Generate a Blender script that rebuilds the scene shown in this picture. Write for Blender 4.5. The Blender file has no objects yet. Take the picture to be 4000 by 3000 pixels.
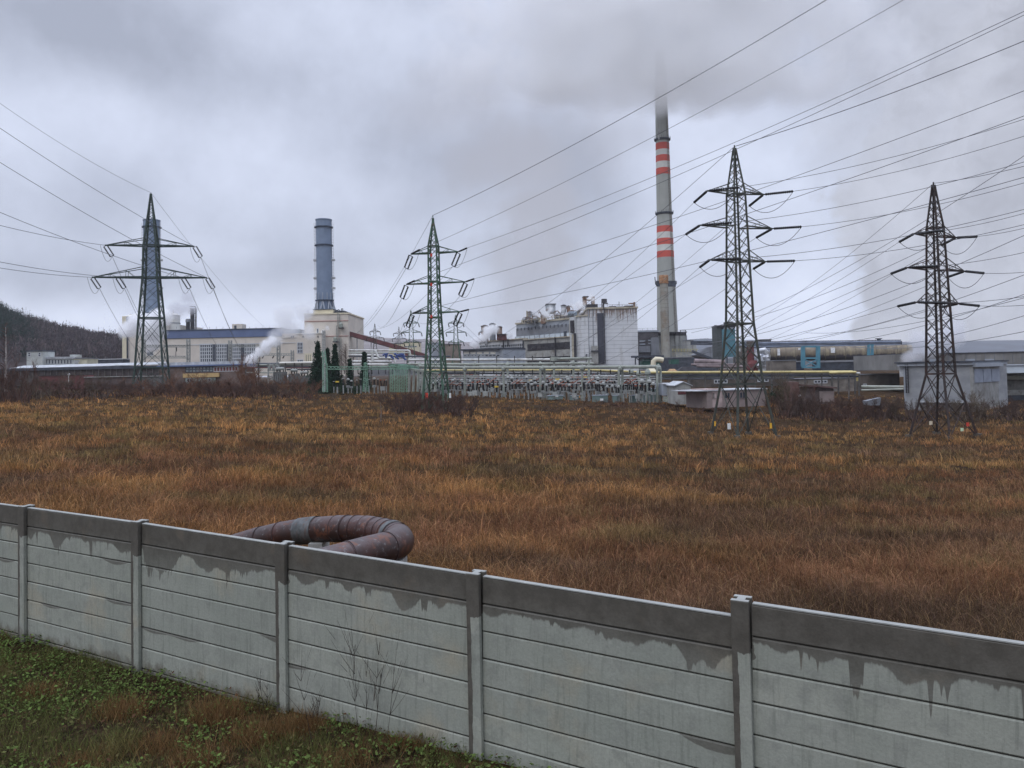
import bpy, math, random
import numpy as np
from mathutils import Vector, Matrix
random.seed(7); np.random.seed(7)
R = math.radians
SC = bpy.context.scene; COL = SC.collection

# ---------------------------------------------------------------- camera
CZ = 9.0; FPX = 3000.0; PITCH = R(1.8); ROLL = R(1.2); SHIFT = -0.036
_F = Vector((0, math.cos(PITCH), math.sin(PITCH)))
_R0 = Vector((1, 0, 0)); _U0 = Vector((0, -math.sin(PITCH), math.cos(PITCH)))
_R = _R0*math.cos(ROLL) - _U0*math.sin(ROLL)
_U = _U0*math.cos(ROLL) + _R0*math.sin(ROLL)
cam = bpy.data.cameras.new('camera'); cam.sensor_width = 36; cam.lens = 27; cam.shift_y = SHIFT
cam.clip_start = 0.1; cam.clip_end = 20000
co = bpy.data.objects.new('camera', cam); COL.objects.link(co)
M = Matrix((( _R.x, _U.x, -_F.x, 0), (_R.y, _U.y, -_F.y, 0), (_R.z, _U.z, -_F.z, CZ), (0, 0, 0, 1)))
co.matrix_world = M; SC.camera = co
CY = 1500 + SHIFT*4000
CAM = Vector((0, 0, CZ))
def ray(px, py):
    return _F + _R*((px-2000)/FPX) + _U*((CY-py)/FPX)
def P(px, py, d):
    v = ray(px, py); return CAM + v*(d/v.y)
def mpp(d): return d/FPX            # metres per photo pixel at depth d

# ---------------------------------------------------------------- render / world / sun
SC.render.engine = 'CYCLES'
SC.view_settings.view_transform = 'Standard'; SC.view_settings.look = 'None'
SC.view_settings.exposure = 0.0; SC.view_settings.gamma = 1
SC.cycles.volume_bounces = 8; SC.cycles.max_bounces = 10; SC.cycles.diffuse_bounces = 3; SC.cycles.transparent_max_bounces = 16
SC.cycles.volume_max_steps = 96
try: SC.cycles.volume_step_rate = 2.0
except Exception: pass
W = bpy.data.worlds.new('World'); SC.world = W; W.use_nodes = True
SUN_EL, SUN_AZ = R(42), R(215)
class NT:
    def __init__(s, tree): s.t = tree
    def n(s, typ, **kw):
        nd = s.t.nodes.new(typ)
        for k, v in kw.items():
            if k == 'inp':
                for i, x in v.items(): s.put(nd.inputs[i], x)
            else: setattr(nd, k, v)
        return nd
    def put(s, sock, x):
        if isinstance(x, bpy.types.NodeSocket): s.t.links.new(x, sock)
        elif x is not None: sock.default_value = x
    def m(s, op, a, b=None, c=None, clamp=False):
        nd = s.n('ShaderNodeMath', operation=op, use_clamp=clamp)
        s.put(nd.inputs[0], a)
        if b is not None: s.put(nd.inputs[1], b)
        if c is not None: s.put(nd.inputs[2], c)
        return nd.outputs[0]
    def vm(s, op, a, b=None, out=0):
        nd = s.n('ShaderNodeVectorMath', operation=op); s.put(nd.inputs[0], a)
        if b is not None: s.put(nd.inputs[1], b)
        return nd.outputs[out]
    def mr(s, v, a, b, c=0.0, d=1.0, smooth=True):
        nd = s.n('ShaderNodeMapRange', interpolation_type='SMOOTHSTEP' if smooth else 'LINEAR')
        s.put(nd.inputs[0], v)
        for i, x in enumerate((a, b, c, d)): s.put(nd.inputs[i+1], x)
        return nd.outputs[0]
    def noise(s, vec, scale, detail=3, rough=.55, out=0, dist=0.0):
        nd = s.n('ShaderNodeTexNoise'); s.put(nd.inputs['Vector'], vec)
        nd.inputs['Scale'].default_value = scale; nd.inputs['Detail'].default_value = detail
        nd.inputs['Roughness'].default_value = rough; nd.inputs['Distortion'].default_value = dist
        return nd.outputs[out]
    def mix(s, f, a, b, typ='MIX'):
        nd = s.n('ShaderNodeMix', data_type='RGBA', blend_type=typ, clamp_factor=True)
        s.put(nd.inputs[0], f)
        for i, x in ((6, a), (7, b)):
            if isinstance(x, tuple) and len(x) == 3: x = (*x, 1)
            s.put(nd.inputs[i], x)
        return nd.outputs[2]
    def sep(s, v):
        nd = s.n('ShaderNodeSeparateXYZ'); s.put(nd.inputs[0], v); return nd.outputs
    def comb(s, x, y, z):
        nd = s.n('ShaderNodeCombineXYZ')
        for i, q in enumerate((x, y, z)): s.put(nd.inputs[i], q)
        return nd.outputs[0]

def build_world():
    W.node_tree.nodes.clear(); g = NT(W.node_tree)
    tc = g.n('ShaderNodeTexCoord').outputs['Generated']
    x, y, z = g.sep(tc)
    hl = g.m('SQRT', g.m('ADD', g.m('MULTIPLY', x, x), g.m('MULTIPLY', y, y)))
    az = g.m('ARCTAN2', x, y)                       # azimuth from the view direction
    el = g.m('ARCTAN2', z, hl)
    av = g.comb(az, g.m('MULTIPLY', el, 1.0), 0.0)
    nz = g.n('ShaderNodeTexNoise'); g.put(nz.inputs['Vector'], tc); nz.inputs['Scale'].default_value = 2.6
    nz.inputs['Detail'].default_value = 5; nz.inputs['Roughness'].default_value = .5
    warp = g.vm('MULTIPLY', g.vm('SUBTRACT', nz.outputs['Color'], (.5, .5, .5)), (.30, .18, 0))
    wv = g.vm('ADD', av, warp)
    nz2 = g.n('ShaderNodeTexNoise'); g.put(nz2.inputs['Vector'], tc); nz2.inputs['Scale'].default_value = 15
    nz2.inputs['Detail'].default_value = 7; nz2.inputs['Roughness'].default_value = .5
    warp2 = g.vm('MULTIPLY', g.vm('SUBTRACT', nz2.outputs['Color'], (.5, .5, .5)), (.13, .13, 0))
    wv2 = g.vm('ADD', g.vm('ADD', av, g.vm('MULTIPLY', warp, (.35, .35, 0))), warp2)
    def blob(v, px, py, rx, ry, wgt, inner=0.0):
        a = math.atan((px-2000)/3000); e = (1450-.021*(px-2000)-py)/3000*math.cos(a)
        d = g.vm('LENGTH', g.vm('MULTIPLY', g.vm('SUBTRACT', v, (a, e, 0)), (3000/rx, 3000/ry, 0)), out=1)
        return g.mr(d, 1.0, inner, 0.0, wgt)
    tot = 0.42
    # photo-derived cloud masses: (px, py, rx, ry, weight)
    for b in [(250, 480, 700, 330, .26), (1150, 650, 600, 300, .24), (2200, 150, 600, 420, .16), (2650, 500, 560, 560, .30),
              (0, 1180, 900, 150, .40), (900, 1240, 900, 110, .42), (1500, 1180, 500, 170, .25), (2900, 1230, 700, 240, .40),
              (3250, 1300, 420, 170, .25), (3050, 850, 500, 300, .22), (3330, 1180, 330, 220, .22), (2600, 80, 700, 300, .20),
              (300, 60, 700, 300, -.36), (1000, 330, 700, 230, -.20), (1750, 620, 800, 330, -.38), (2250, 760, 420, 420, -.24),
              (350, 1050, 700, 120, -.26), (1150, 1060, 560, 110, -.22), (560, 760, 240, 160, -.16), (1450, 900, 400, 160, -.1),
              (3600, 100, 800, 700, -.16), (2000, 1120, 260, 380, -.10), (1700, 100, 500, 200, .10), (3050, 200, 260, 240, .16)]:
        tot = g.m('ADD', tot, blob(wv, *b))
    tot = g.m('ADD', tot, g.m('MULTIPLY', g.m('SUBTRACT', g.noise(tc, 4.0, 6, .62), .5), .85))
    tot = g.m('ADD', tot, g.m('MULTIPLY', g.m('SUBTRACT', g.noise(tc, 10.0, 6, .62), .5), .55))
    cloud = g.mix(g.mr(tot, 0, 1, smooth=False), (.345, .377, .470), (.705, .762, .925))
    # plume drifting from the works on the right and the thinner one in the middle: dull brownish grey
    def mx(bl):
        r = None
        for b in bl:
            q = blob(wv2, *b); r = q if r is None else g.m('MAXIMUM', r, q)
        return r
    pr = mx([(3990, 1300, 450, 330, 1, .88), (3760, 900, 360, 330, 1, .82), (3560, 1000, 190, 150, 1, .78), (3700, 1150, 190, 160, 1, .8), (3860, 520, 420, 560, .9, .55),
             (3700, 250, 480, 420, .8, .4), (3420, 420, 230, 420, .55, .3), (3350, 180, 240, 230, .55, .3), (4600, 800, 800, 1100, 1, .8)])
    pc = mx([(2050, 1150, 210, 230, .75, .35), (2110, 900, 250, 260, .95, .35), (2000, 640, 360, 270, .85, .25), (1780, 430, 420, 260, .55, .1), (2330, 560, 260, 240, .45, .1), (1960, 1000, 190, 200, .8, .3)])
    bil = g.mr(g.noise(g.vm('ADD', tc, g.vm('MULTIPLY', warp2, (.6, .6, 0))), 7.0, 7, .6), .34, .66)
    pcol = g.mix(bil, (.350, .360, .415), (.520, .540, .620))
    cloud = g.mix(g.m('MULTIPLY', pr, .90), cloud, pcol)
    cloud = g.mix(g.m('MULTIPLY', pc, .95), cloud, (.375, .385, .450))
    # an overcast sky is brightest overhead
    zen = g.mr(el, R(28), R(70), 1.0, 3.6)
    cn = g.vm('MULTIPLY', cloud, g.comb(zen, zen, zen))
    sky = g.n('ShaderNodeTexSky', sky_type='NISHITA', sun_disc=False, sun_elevation=SUN_EL, sun_rotation=SUN_AZ)
    b1 = g.n('ShaderNodeBackground', inp={0: sky.outputs[0], 1: .08})
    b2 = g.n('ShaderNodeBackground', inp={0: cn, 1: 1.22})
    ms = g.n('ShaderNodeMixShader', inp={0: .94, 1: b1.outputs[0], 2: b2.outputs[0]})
    o = g.n('ShaderNodeOutputWorld', inp={0: ms.outputs[0]})
build_world()
W.cycles.sampling_method = 'MANUAL'; W.cycles.sample_map_resolution = 512
sun = bpy.data.lights.new('sun', 'SUN'); sun.energy = 0.6; sun.angle = R(25); sun.color = (1, .97, .92)
so = bpy.data.objects.new('sun', sun); COL.objects.link(so)
so.rotation_euler = (Vector((math.sin(SUN_AZ)*math.cos(SUN_EL), math.cos(SUN_AZ)*math.cos(SUN_EL), math.sin(SUN_EL)))).to_track_quat('Z', 'Y').to_euler()

# ---------------------------------------------------------------- materials
MATS = {}
def mat(name, c, rough=.8, var=.25, scale=1.5, metal=0, bump=0.0, dirt=None, streak=None, attr=False, spec=.3):
    if name in MATS: return MATS[name]
    m = bpy.data.materials.new(name); m.use_nodes = True; g = NT(m.node_tree)
    bs = m.node_tree.nodes['Principled BSDF']
    geo = g.n('ShaderNodeNewGeometry').outputs['Position']
    if attr:
        a = g.n('ShaderNodeAttribute', attribute_name='tint'); base = a.outputs['Color']
    else: base = (*c, 1)
    n1 = g.noise(geo, scale, 5, .6)
    k = g.mr(n1, .25, .75, 1-var, 1+var)
    col = g.vm('MULTIPLY', base if attr else tuple(c), g.comb(k, k, k))
    if dirt:            # (colour, amount, scale)
        n2 = g.noise(geo, dirt[2], 6, .7)
        col = g.mix(g.mr(n2, .62-.3*dirt[1], .72), col, dirt[0])
    if streak:          # vertical runs: (colour, amount, horizontal scale, vertical scale)
        v = g.vm('MULTIPLY', geo, (streak[2], streak[2], streak[3]))
        n3 = g.noise(v, 1.0, 4, .7)
        col = g.mix(g.mr(n3, .66-.3*streak[1], .80), col, streak[0])
    g.put(bs.inputs['Base Color'], col)
    bs.inputs['Roughness'].default_value = rough; bs.inputs['Metallic'].default_value = metal
    bs.inputs['Specular IOR Level'].default_value = spec
    if bump:
        b = g.n('ShaderNodeBump', inp={'Strength': bump, 'Distance': .05, 'Height': g.noise(geo, scale*6, 4, .6)})
        g.put(bs.inputs['Normal'], b.outputs[0])
    MATS[name] = m; return m

# ---------------------------------------------------------------- mesh builder and objects
def tag(o, label=None, cat=None, group=None, kind=None):
    if label: o['label'] = label
    if cat: o['category'] = cat
    if group: o['group'] = group
    if kind: o['kind'] = kind
    return o
def thing(name, label, cat, loc=(0, 0, 0), group=None, rotz=0):
    o = bpy.data.objects.new(name, None); COL.objects.link(o); o.empty_display_size = .5
    o.location = loc; o.rotation_euler = (0, 0, rotz)
    return tag(o, label, cat, group)
class MB:
    def __init__(s): s.v = []; s.f = []
    def hexa(s, p):       # 8 points: bottom 4 ccw, top 4 ccw
        i = len(s.v); s.v += [tuple(q) for q in p]
        s.f += [(i, i+3, i+2, i+1), (i+4, i+5, i+6, i+7), (i, i+1, i+5, i+4), (i+1, i+2, i+6, i+5), (i+2, i+3, i+7, i+6), (i+3, i, i+4, i+7)]
        return s
    def box(s, x0, x1, y0, y1, z0, z1):
        return s.hexa([(x0, y0, z0), (x1, y0, z0), (x1, y1, z0), (x0, y1, z0), (x0, y0, z1), (x1, y0, z1), (x1, y1, z1), (x0, y1, z1)])
    def beam(s, a, b, w, h=None, up=(0, 0, 1)):
        a = Vector(a); b = Vector(b); d = b-a
        if d.length < 1e-6: return s
        d.normalize(); up = Vector(up)
        if abs(d.dot(up)) > .97: up = Vector((0, 1, 0))
        x = d.cross(up).normalized(); y = x.cross(d).normalized(); h = h or w
        x *= w/2; y *= h/2
        return s.hexa([a-x-y, a+x-y, b+x-y, b-x-y, a-x+y, a+x+y, b+x+y, b-x+y])
    def tube(s, pts, r, n=6, caps=True):
        pts = [Vector(p) for p in pts]; m = len(pts); i0 = len(s.v)
        rs = r if isinstance(r, (list, tuple)) else [r]*m
        px = None
        for k, p in enumerate(pts):
            d = (pts[min(k+1, m-1)]-pts[max(k-1, 0)])
            if d.length < 1e-9: d = Vector((0, 0, 1))
            d.normalize()
            if px is None:
                up = Vector((0, 0, 1)) if abs(d.z) < .95 else Vector((0, 1, 0))
                px = d.cross(up).normalized()
            else:
                px = (px-d*px.dot(d)).normalized()
            py = px.cross(d)
            for j in range(n):
                a = 2*math.pi*j/n
                s.v.append(tuple(p+(px*math.cos(a)+py*math.sin(a))*rs[k]))
        for k in range(m-1):
            for j in range(n):
                a = i0+k*n+j; b = i0+k*n+(j+1) % n
                s.f.append((a, b, b+n, a+n))
        if caps:
            s.f.append(tuple(i0+j for j in range(n))[::-1]); s.f.append(tuple(i0+(m-1)*n+j for j in range(n)))
        return s
    def lathe(s, c, prof, n=16):   # vertical axis; prof = [(r,z)]
        c = Vector(c)
        return s.tube([c+Vector((0, 0, z)) for r, z in prof], [r for r, z in prof], n)
    def build(s, name, m, parent=None, local=False, smooth=False, bevel=0):
        me = bpy.data.meshes.new(name)
        v = s.v
        off = parent.location if (parent and not local) else Vector((0, 0, 0))
        if parent and not local and parent.parent: off = off+parent.parent.location
        if off.length > 0: v = [(a-off.x, b-off.y, c-off.z) for a, b, c in v]
        me.from_pydata(v, [], s.f); me.update()
        if smooth:
            me.shade_smooth()
            try: me.set_sharp_from_angle(angle=R(35))
            except Exception: pass
        o = bpy.data.objects.new(name, me); COL.objects.link(o)
        me.materials.append(m)
        if parent: o.parent = parent
        return o
def solo(mb, name, m, label, cat, group=None, smooth=False, origin=None):
    if origin is None:
        a = np.array(mb.v); origin = Vector(((a[:, 0].min()+a[:, 0].max())/2, (a[:, 1].min()+a[:, 1].max())/2, a[:, 2].min()))
    mb.v = [(x-origin[0], y-origin[1], z-origin[2]) for x, y, z in mb.v]
    o = mb.build(name, m, None, smooth=smooth); o.location = origin
    return tag(o, label, cat, group)
def dup(root, loc, rotz=0, label=None, scale=None):
    r = root.copy(); COL.objects.link(r); r.location = loc; r.rotation_euler = (0, 0, rotz)
    if label: r['label'] = label
    if scale: r.scale = scale if isinstance(scale, tuple) else (scale,)*3
    for ch in KIDS.get(root.name, []) or list(root.children):
        c = ch.copy(); COL.objects.link(c); c.parent = r
        for q in list(ch.children):
            d = q.copy(); COL.objects.link(d); d.parent = c
    return r
KIDS = {}
class Frame:
    """A vertical facade plane through two photo columns at given depths; u runs right, v into depth."""
    def __init__(s, px0, d0, px1, d1, py=1400):
        a = P(px0, py, d0); b = P(px1, py, d1)
        s.o = Vector((a.x, a.y, 0)); u = Vector((b.x-a.x, b.y-a.y, 0)); s.L = u.length; s.u = u.normalized()
        s.n = Vector((-s.u.y, s.u.x, 0))
    def uz(s, px, py):
        v = ray(px, py); t = (s.o-CAM).dot(s.n)/v.dot(s.n); p = CAM+v*t
        return (p-s.o).dot(s.u), p.z
    def p3(s, u, v, z): return s.o+s.u*u+s.n*v+Vector((0, 0, z))
    def rect(s, px0, px1, py0, py1):
        cy = (py0+py1)/2; cx = (px0+px1)/2
        return s.uz(px0, cy)[0], s.uz(px1, cy)[0], s.uz(cx, py1)[1], s.uz(cx, py0)[1]
    def box(s, mb, u0, u1, v0, v1, z0, z1):
        mb.hexa([s.p3(u0, v0, z0), s.p3(u1, v0, z0), s.p3(u1, v1, z0), s.p3(u0, v1, z0), s.p3(u0, v0, z1), s.p3(u1, v0, z1), s.p3(u1, v1, z1), s.p3(u0, v1, z1)])
    def pbox(s, mb, px0, px1, py0, py1, v0, v1, zb=None):
        u0, u1, z0, z1 = s.rect(px0, px1, py0, py1)
        if zb is not None: z0 = zb
        s.box(mb, u0, u1, v0, v1, z0, z1); return u0, u1, z0, z1
    def base(s, px=None): 
        p = s.p3(s.L/2, 2, 0); return Vector((p.x, p.y, zg(p.x, p.y)))
def window(fr, par, px0, px1, py0, py1, nx, ny, glass, frm, v=-.04, bar=.12, label=None):
    g = MB(); u0, u1, z0, z1 = fr.pbox(g, px0, px1, py0, py1, v, .3)
    w = g.build('window', glass, par)
    f = MB()
    for i in range(nx+1):
        u = u0+(u1-u0)*i/nx; fr.box(f, u-bar/2, u+bar/2, v-.09, v-.003, z0, z1)
    for j in range(ny+1):
        z = z0+(z1-z0)*j/ny; fr.box(f, u0-bar/2, u1+bar/2, v-.07, v-.002, z-bar/2, z+bar/2)
    fo = f.build('window_frame', frm, par); fo.parent = w
    return w

# ---------------------------------------------------------------- terrain
_A = np.array([-.9, -.67, -.4, -.1, .15, .3, .5, .9])
_Y = np.array([15, 50, 90, 125, 165, 250, 400, 1000])
_Z = np.array([[-5.2, -4.7, -4.1, -3.8, -3.4, -3.2, -4, -5],
               [-5.2, -4.8, -4.2, -3.9, -3.5, -3.2, -4, -5],
               [-5.2, -5.2, -4.8, -4.3, -3.8, -3.4, -4, -5],
               [-5.3, -6.0, -6.5, -6.4, -5.8, -5.0, -5, -5],
               [-5.4, -6.8, -7.3, -7.2, -6.9, -6.0, -5, -5],
               [-5.5, -7.2, -8.1, -8.3, -8.0, -7.0, -5.5, -5],
               [-5.6, -7.8, -8.8, -9.2, -9.0, -8.0, -6, -5],
               [-5.6, -7.8, -8.8, -9.2, -9.0, -8.0, -6, -5]])
FN = (.4772, .8788); FD = 7.636
def vnoise(x, y, seed=0):
    xi = np.floor(x).astype(np.int64); yi = np.floor(y).astype(np.int64); xf = x-xi; yf = y-yi
    def h(a, b):
        n = (a*374761393+b*668265263+seed*1274126177) & 0xffffffff
        n = ((n ^ (n >> 13))*1274126177) & 0xffffffff
        return ((n ^ (n >> 16)) & 0xffff)/65535.0
    u = xf*xf*(3-2*xf); v = yf*yf*(3-2*yf)
    return (h(xi, yi)*(1-u)+h(xi+1, yi)*u)*(1-v)+(h(xi, yi+1)*(1-u)+h(xi+1, yi+1)*u)*v
def fbm(x, y, seed=0, o=4):
    r = 0; a = .5; t = 0
    for i in range(o): r = r+a*vnoise(x*2**i, y*2**i, seed+i*17); t += a; a *= .5
    return r/t
def zgv(X, Y):
    X = np.asarray(X, float); Y = np.asarray(Y, float)
    Yc = np.clip(np.where(Y < 1, 1, Y), 15, 1000); a = np.clip(X/np.maximum(Y, 15), -.9, .9)
    ia = np.clip(np.searchsorted(_A, a)-1, 0, len(_A)-2); iy = np.clip(np.searchsorted(_Y, Yc)-1, 0, len(_Y)-2)
    fa = (a-_A[ia])/(_A[ia+1]-_A[ia]); fy = (Yc-_Y[iy])/(_Y[iy+1]-_Y[iy])
    z = (_Z[ia, iy]*(1-fa)+_Z[ia+1, iy]*fa)*(1-fy)+(_Z[ia, iy+1]*(1-fa)+_Z[ia+1, iy+1]*fa)*fy
    s = X*FN[0]+Y*FN[1]-FD
    t = np.clip((s-.3)/4, 0, 1); t = t*t*(3-2*t)
    z = -4.42*(1-t)+z*t
    amp = np.clip((s-3)/25, 0, 1)
    z = z+(fbm(X*.06+50, Y*.06+50, 3)-.5)*.9*amp+(fbm(X*.5, Y*.5, 5)-.5)*.12
    return z+CZ
def zg(x, y): return float(zgv(np.array([x]), np.array([y]))[0])
# ---------------------------------------------------------------- ground
def build_ground():
    na = 360; rr = np.concatenate([np.linspace(0.5, 30, 60), np.geomspace(30.6, 420, 130), np.geomspace(440, 9000, 24)])
    # finer angular spacing straight ahead
    th = np.concatenate([np.linspace(-.80, .80, 260), np.linspace(.80, 2*math.pi-.80, 60)[1:-1]])
    T, RR = np.meshgrid(th, rr); X = RR*np.sin(T); Y = RR*np.cos(T); Z = zgv(X, Y)
    nr, nt = T.shape
    v = np.stack([X, Y, Z], -1).reshape(-1, 3)
    idx = np.arange(nr*nt).reshape(nr, nt); a = idx[:-1]; b = idx[1:]
    f = np.stack([a, np.roll(a, -1, 1), np.roll(b, -1, 1), b], -1).reshape(-1, 4)
    c = len(v); v = np.vstack([v, [[0, 0, zg(0, .1)]]])
    me = bpy.data.meshes.new('ground')
    tri = [(c, int(idx[0, (j+1) % nt]), int(idx[0, j])) for j in range(nt)]
    me.from_pydata(v.tolist(), [], f.tolist()+tri); me.update(); me.shade_smooth()
    m = bpy.data.materials.new('soil_and_thatch'); m.use_nodes = True; g = NT(m.node_tree)
    geo = g.n('ShaderNodeNewGeometry').outputs['Position']
    n = g.noise(geo, .35, 8, .7); n2 = g.noise(geo, 6, 6, .7)
    col = g.mix(g.mr(n, .4, .6), (.070, .044, .028), (.130, .078, .038))
    col = g.mix(g.mr(n2, .35, .7), (.02, .014, .010), col)
    bs = m.node_tree.nodes['Principled BSDF']; g.put(bs.inputs['Base Color'], col); bs.inputs['Roughness'].default_value = 1
    bs.inputs['Specular IOR Level'].default_value = 0
    b = g.n('ShaderNodeBump', inp={'Strength': .6, 'Distance': .2, 'Height': n2}); g.put(bs.inputs['Normal'], b.outputs[0])
    o = bpy.data.objects.new('ground', me); COL.objects.link(o); me.materials.append(m); tag(o, kind='structure')
build_ground()

def tri_mesh(name, V, C, m, loopv=3):
    """V: (n, loopv, 3) polygons, C: (n,3) colours"""
    n = len(V); me = bpy.data.meshes.new(name)
    me.vertices.add(n*loopv); me.vertices.foreach_set('co', V.astype(np.float32).ravel())
    me.loops.add(n*loopv); me.loops.foreach_set('vertex_index', np.arange(n*loopv, dtype=np.int32))
    me.polygons.add(n); me.polygons.foreach_set('loop_start', np.arange(0, n*loopv, loopv, dtype=np.int32))
    me.polygons.foreach_set('loop_total', np.full(n, loopv, dtype=np.int32))
    me.update()
    at = me.attributes.new('tint', 'FLOAT_COLOR', 'CORNER')
    c = np.ones((n, loopv, 4), np.float32); c[:, :, :3] = C[:, None, :]
    at.data.foreach_set('color', c.ravel())
    o = bpy.data.objects.new(name, me); COL.objects.link(o); me.materials.append(m); return o
def leafmat(name, trans=.25):
    m = bpy.data.materials.new(name); m.use_nodes = True; g = NT(m.node_tree); t = m.node_tree
    a = g.n('ShaderNodeAttribute', attribute_name='tint').outputs['Color']
    d = g.n('ShaderNodeBsdfDiffuse', inp={'Color': a}); tr = g.n('ShaderNodeBsdfTranslucent', inp={'Color': a})
    ms = g.n('ShaderNodeMixShader', inp={0: trans, 1: d.outputs[0], 2: tr.outputs[0]})
    g.put(t.nodes['Material Output'].inputs[0], ms.outputs[0]); return m
GRASS = leafmat('dry_grass')
def blades(X, Y, h, w, lean, C, name, z=None):
    n = len(X); Z = zgv(X, Y) if z is None else z
    ang = np.random.rand(n)*np.pi; dx = np.cos(ang)*w/2; dy = np.sin(ang)*w/2*.6
    la = np.random.rand(n)*2*np.pi; lx = np.cos(la)*lean*h; ly = np.sin(la)*lean*h
    V = np.zeros((n, 3, 3)); V[:, 0] = np.stack([X-dx, Y-dy, Z-.03], -1); V[:, 1] = np.stack([X+dx, Y+dy, Z-.03], -1)
    V[:, 2] = np.stack([X+lx, Y+ly, Z+h*np.sqrt(np.clip(1-lean**2*.5, .2, 1))], -1)
    return V
def lerp(a, b, t): return np.asarray(a)*(1-t)[:, None]+np.asarray(b)*t[:, None]
def sst(x, a, b):
    t = np.clip((x-a)/(b-a), 0, 1); return t*t*(3-2*t)

def field_grass():
    NT_, NB = 76000, 11
    iy = np.random.rand(NT_); ymin, ymax = 11.0, 200.0; k = .80
    TY = (ymin**-k*(1-iy)+ymax**-k*iy)**(-1/k); TX = np.random.uniform(-.90, .90, NT_)*TY
    hump = fbm(TX*.55, TY*.55, 4, 3); keep = np.random.rand(NT_) < .45+1.1*hump; TX, TY, hump = TX[keep], TY[keep], hump[keep]; n = len(TX)
    # colour of each tussock, from broad drifts of different plants
    a = TX/TY
    p1 = fbm(TX*.050+11, TY*.085+3, 1, 4); p2 = fbm(TX*.16, TY*.24, 2, 4); p4 = fbm(TX*.03+7, TY*.07+9, 9, 3)
    far = sst(TY, 45, 85); left = 1-sst(a, -.25, .22); jit = np.random.randn(n)*.13
    pale = np.clip(.27+.62*far*left+.36*far-.36*sst(a, .15, .55)+(p1-.5)*3.0+(fbm(TX*.30, TY*.42, 77, 4)-.5)*3.0+jit, 0, 1)
    rust = np.clip(.45+(p4-.5)*3+.25*(1-far)+jit, 0, 1)
    C = lerp((.225, .130, .076), (.150, .100, .064), sst(p2+jit*.4, .4, .62))
    C = C*(1-rust[:, None]*.75)+np.array((.290, .128, .060))*rust[:, None]*.75
    C = lerp2(C, np.array((.500, .255, .092)), pale*.84)
    yl = sst(p1*.5+p2*.5+jit*.3, .55, .64)*sst(TY, 24, 50)*.8; C = lerp2(C, np.array((.400, .275, .115)), yl*.45)
    gr = sst(fbm(TX*.22+31, TY*.4+5, 12, 3)+jit*.3, .58, .68)*.7; C = lerp2(C, np.array((.190, .165, .065)), gr*.8)
    dk = sst(fbm(TX*.12+3, TY*.32+8, 21, 4)+jit*.3, .53, .62)*.85; C = lerp2(C, np.array((.092, .062, .044)), dk*.85)
    nr_ = (1-sst(TY, 16, 48))*.35; C = lerp2(C, np.array((.160, .092, .056)), nr_)
    C = C*(.58+.84*np.random.rand(n))[:, None]*(.80+.40*sst(fbm(TX*.45+60, TY*.7, 88, 4), .35, .65))[:, None]
    th = (.30+.42*np.random.rand(n)**1.5)*(.55+.9*hump)*(1+.25*pale-.15*dk); tr = (.12+.16*np.random.rand(n)+.0022*TY)
    # blades of each tussock fan outwards
    X = np.repeat(TX, NB); Y = np.repeat(TY, NB); CC = np.repeat(C, NB, 0)*(.50+.95*np.random.rand(n*NB))[:, None]; R_ = np.repeat(tr, NB); pick = np.random.rand(n*NB); CC[pick < .16] = CC[pick < .16]*.5+np.array((.070, .046, .046))*.5; CC[pick > .86] = CC[pick > .86]*.6+np.array((.110, .100, .045))*.4
    H = np.repeat(th, NB)*(.45+.7*np.random.rand(n*NB))
    an = np.random.rand(n*NB)*2*np.pi; rr = np.sqrt(np.random.rand(n*NB))*R_; X = X+np.cos(an)*rr; Y = Y+np.sin(an)*rr*.8
    s = X*FN[0]+Y*FN[1]-FD; ok = s > .55; X, Y, CC, H, an, rr, R_ = X[ok], Y[ok], CC[ok], H[ok], an[ok], rr[ok], R_[ok]; m = len(X)
    st = np.random.rand(m) < .05; CC[st] = CC[st]*.5+np.array((.42, .27, .13))*.5; H[st] *= 1.25
    w = np.maximum(.0085, .00055*Y)*(.6+.9*np.random.rand(m)); Z = zgv(X, Y)
    lean = H*(.25+.75*np.random.rand(m)); la = an+np.random.randn(m)*.8; wa = np.random.rand(m)*np.pi; dx = np.cos(wa)*w/2; dy = np.sin(wa)*w*.3
    mid = np.stack([X+np.cos(la)*lean*.35, Y+np.sin(la)*lean*.35, Z+H*.62], -1); tip = np.stack([X+np.cos(la)*lean, Y+np.sin(la)*lean, Z+H*(.95-.35*np.random.rand(m))], -1)
    B = np.stack([X, Y, Z-.04], -1); D = np.stack([dx, dy, 0*dx], -1)
    V = np.concatenate([np.stack([B-D, B+D, mid+D*.8, mid-D*.8], 1), np.stack([mid-D*.8, mid+D*.8, tip+D*.15, tip-D*.15], 1)]); CC = np.concatenate([CC, CC*1.12])
    o = tri_mesh('dry_grass_field', V, CC, GRASS, 4); tag(o, 'tall dry brown and orange grass covering the field beyond the concrete fence', 'grass', kind='stuff')
def lerp2(C, c, t): return C*(1-t[:, None])+c[None, :]*t[:, None]
field_grass()

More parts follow.
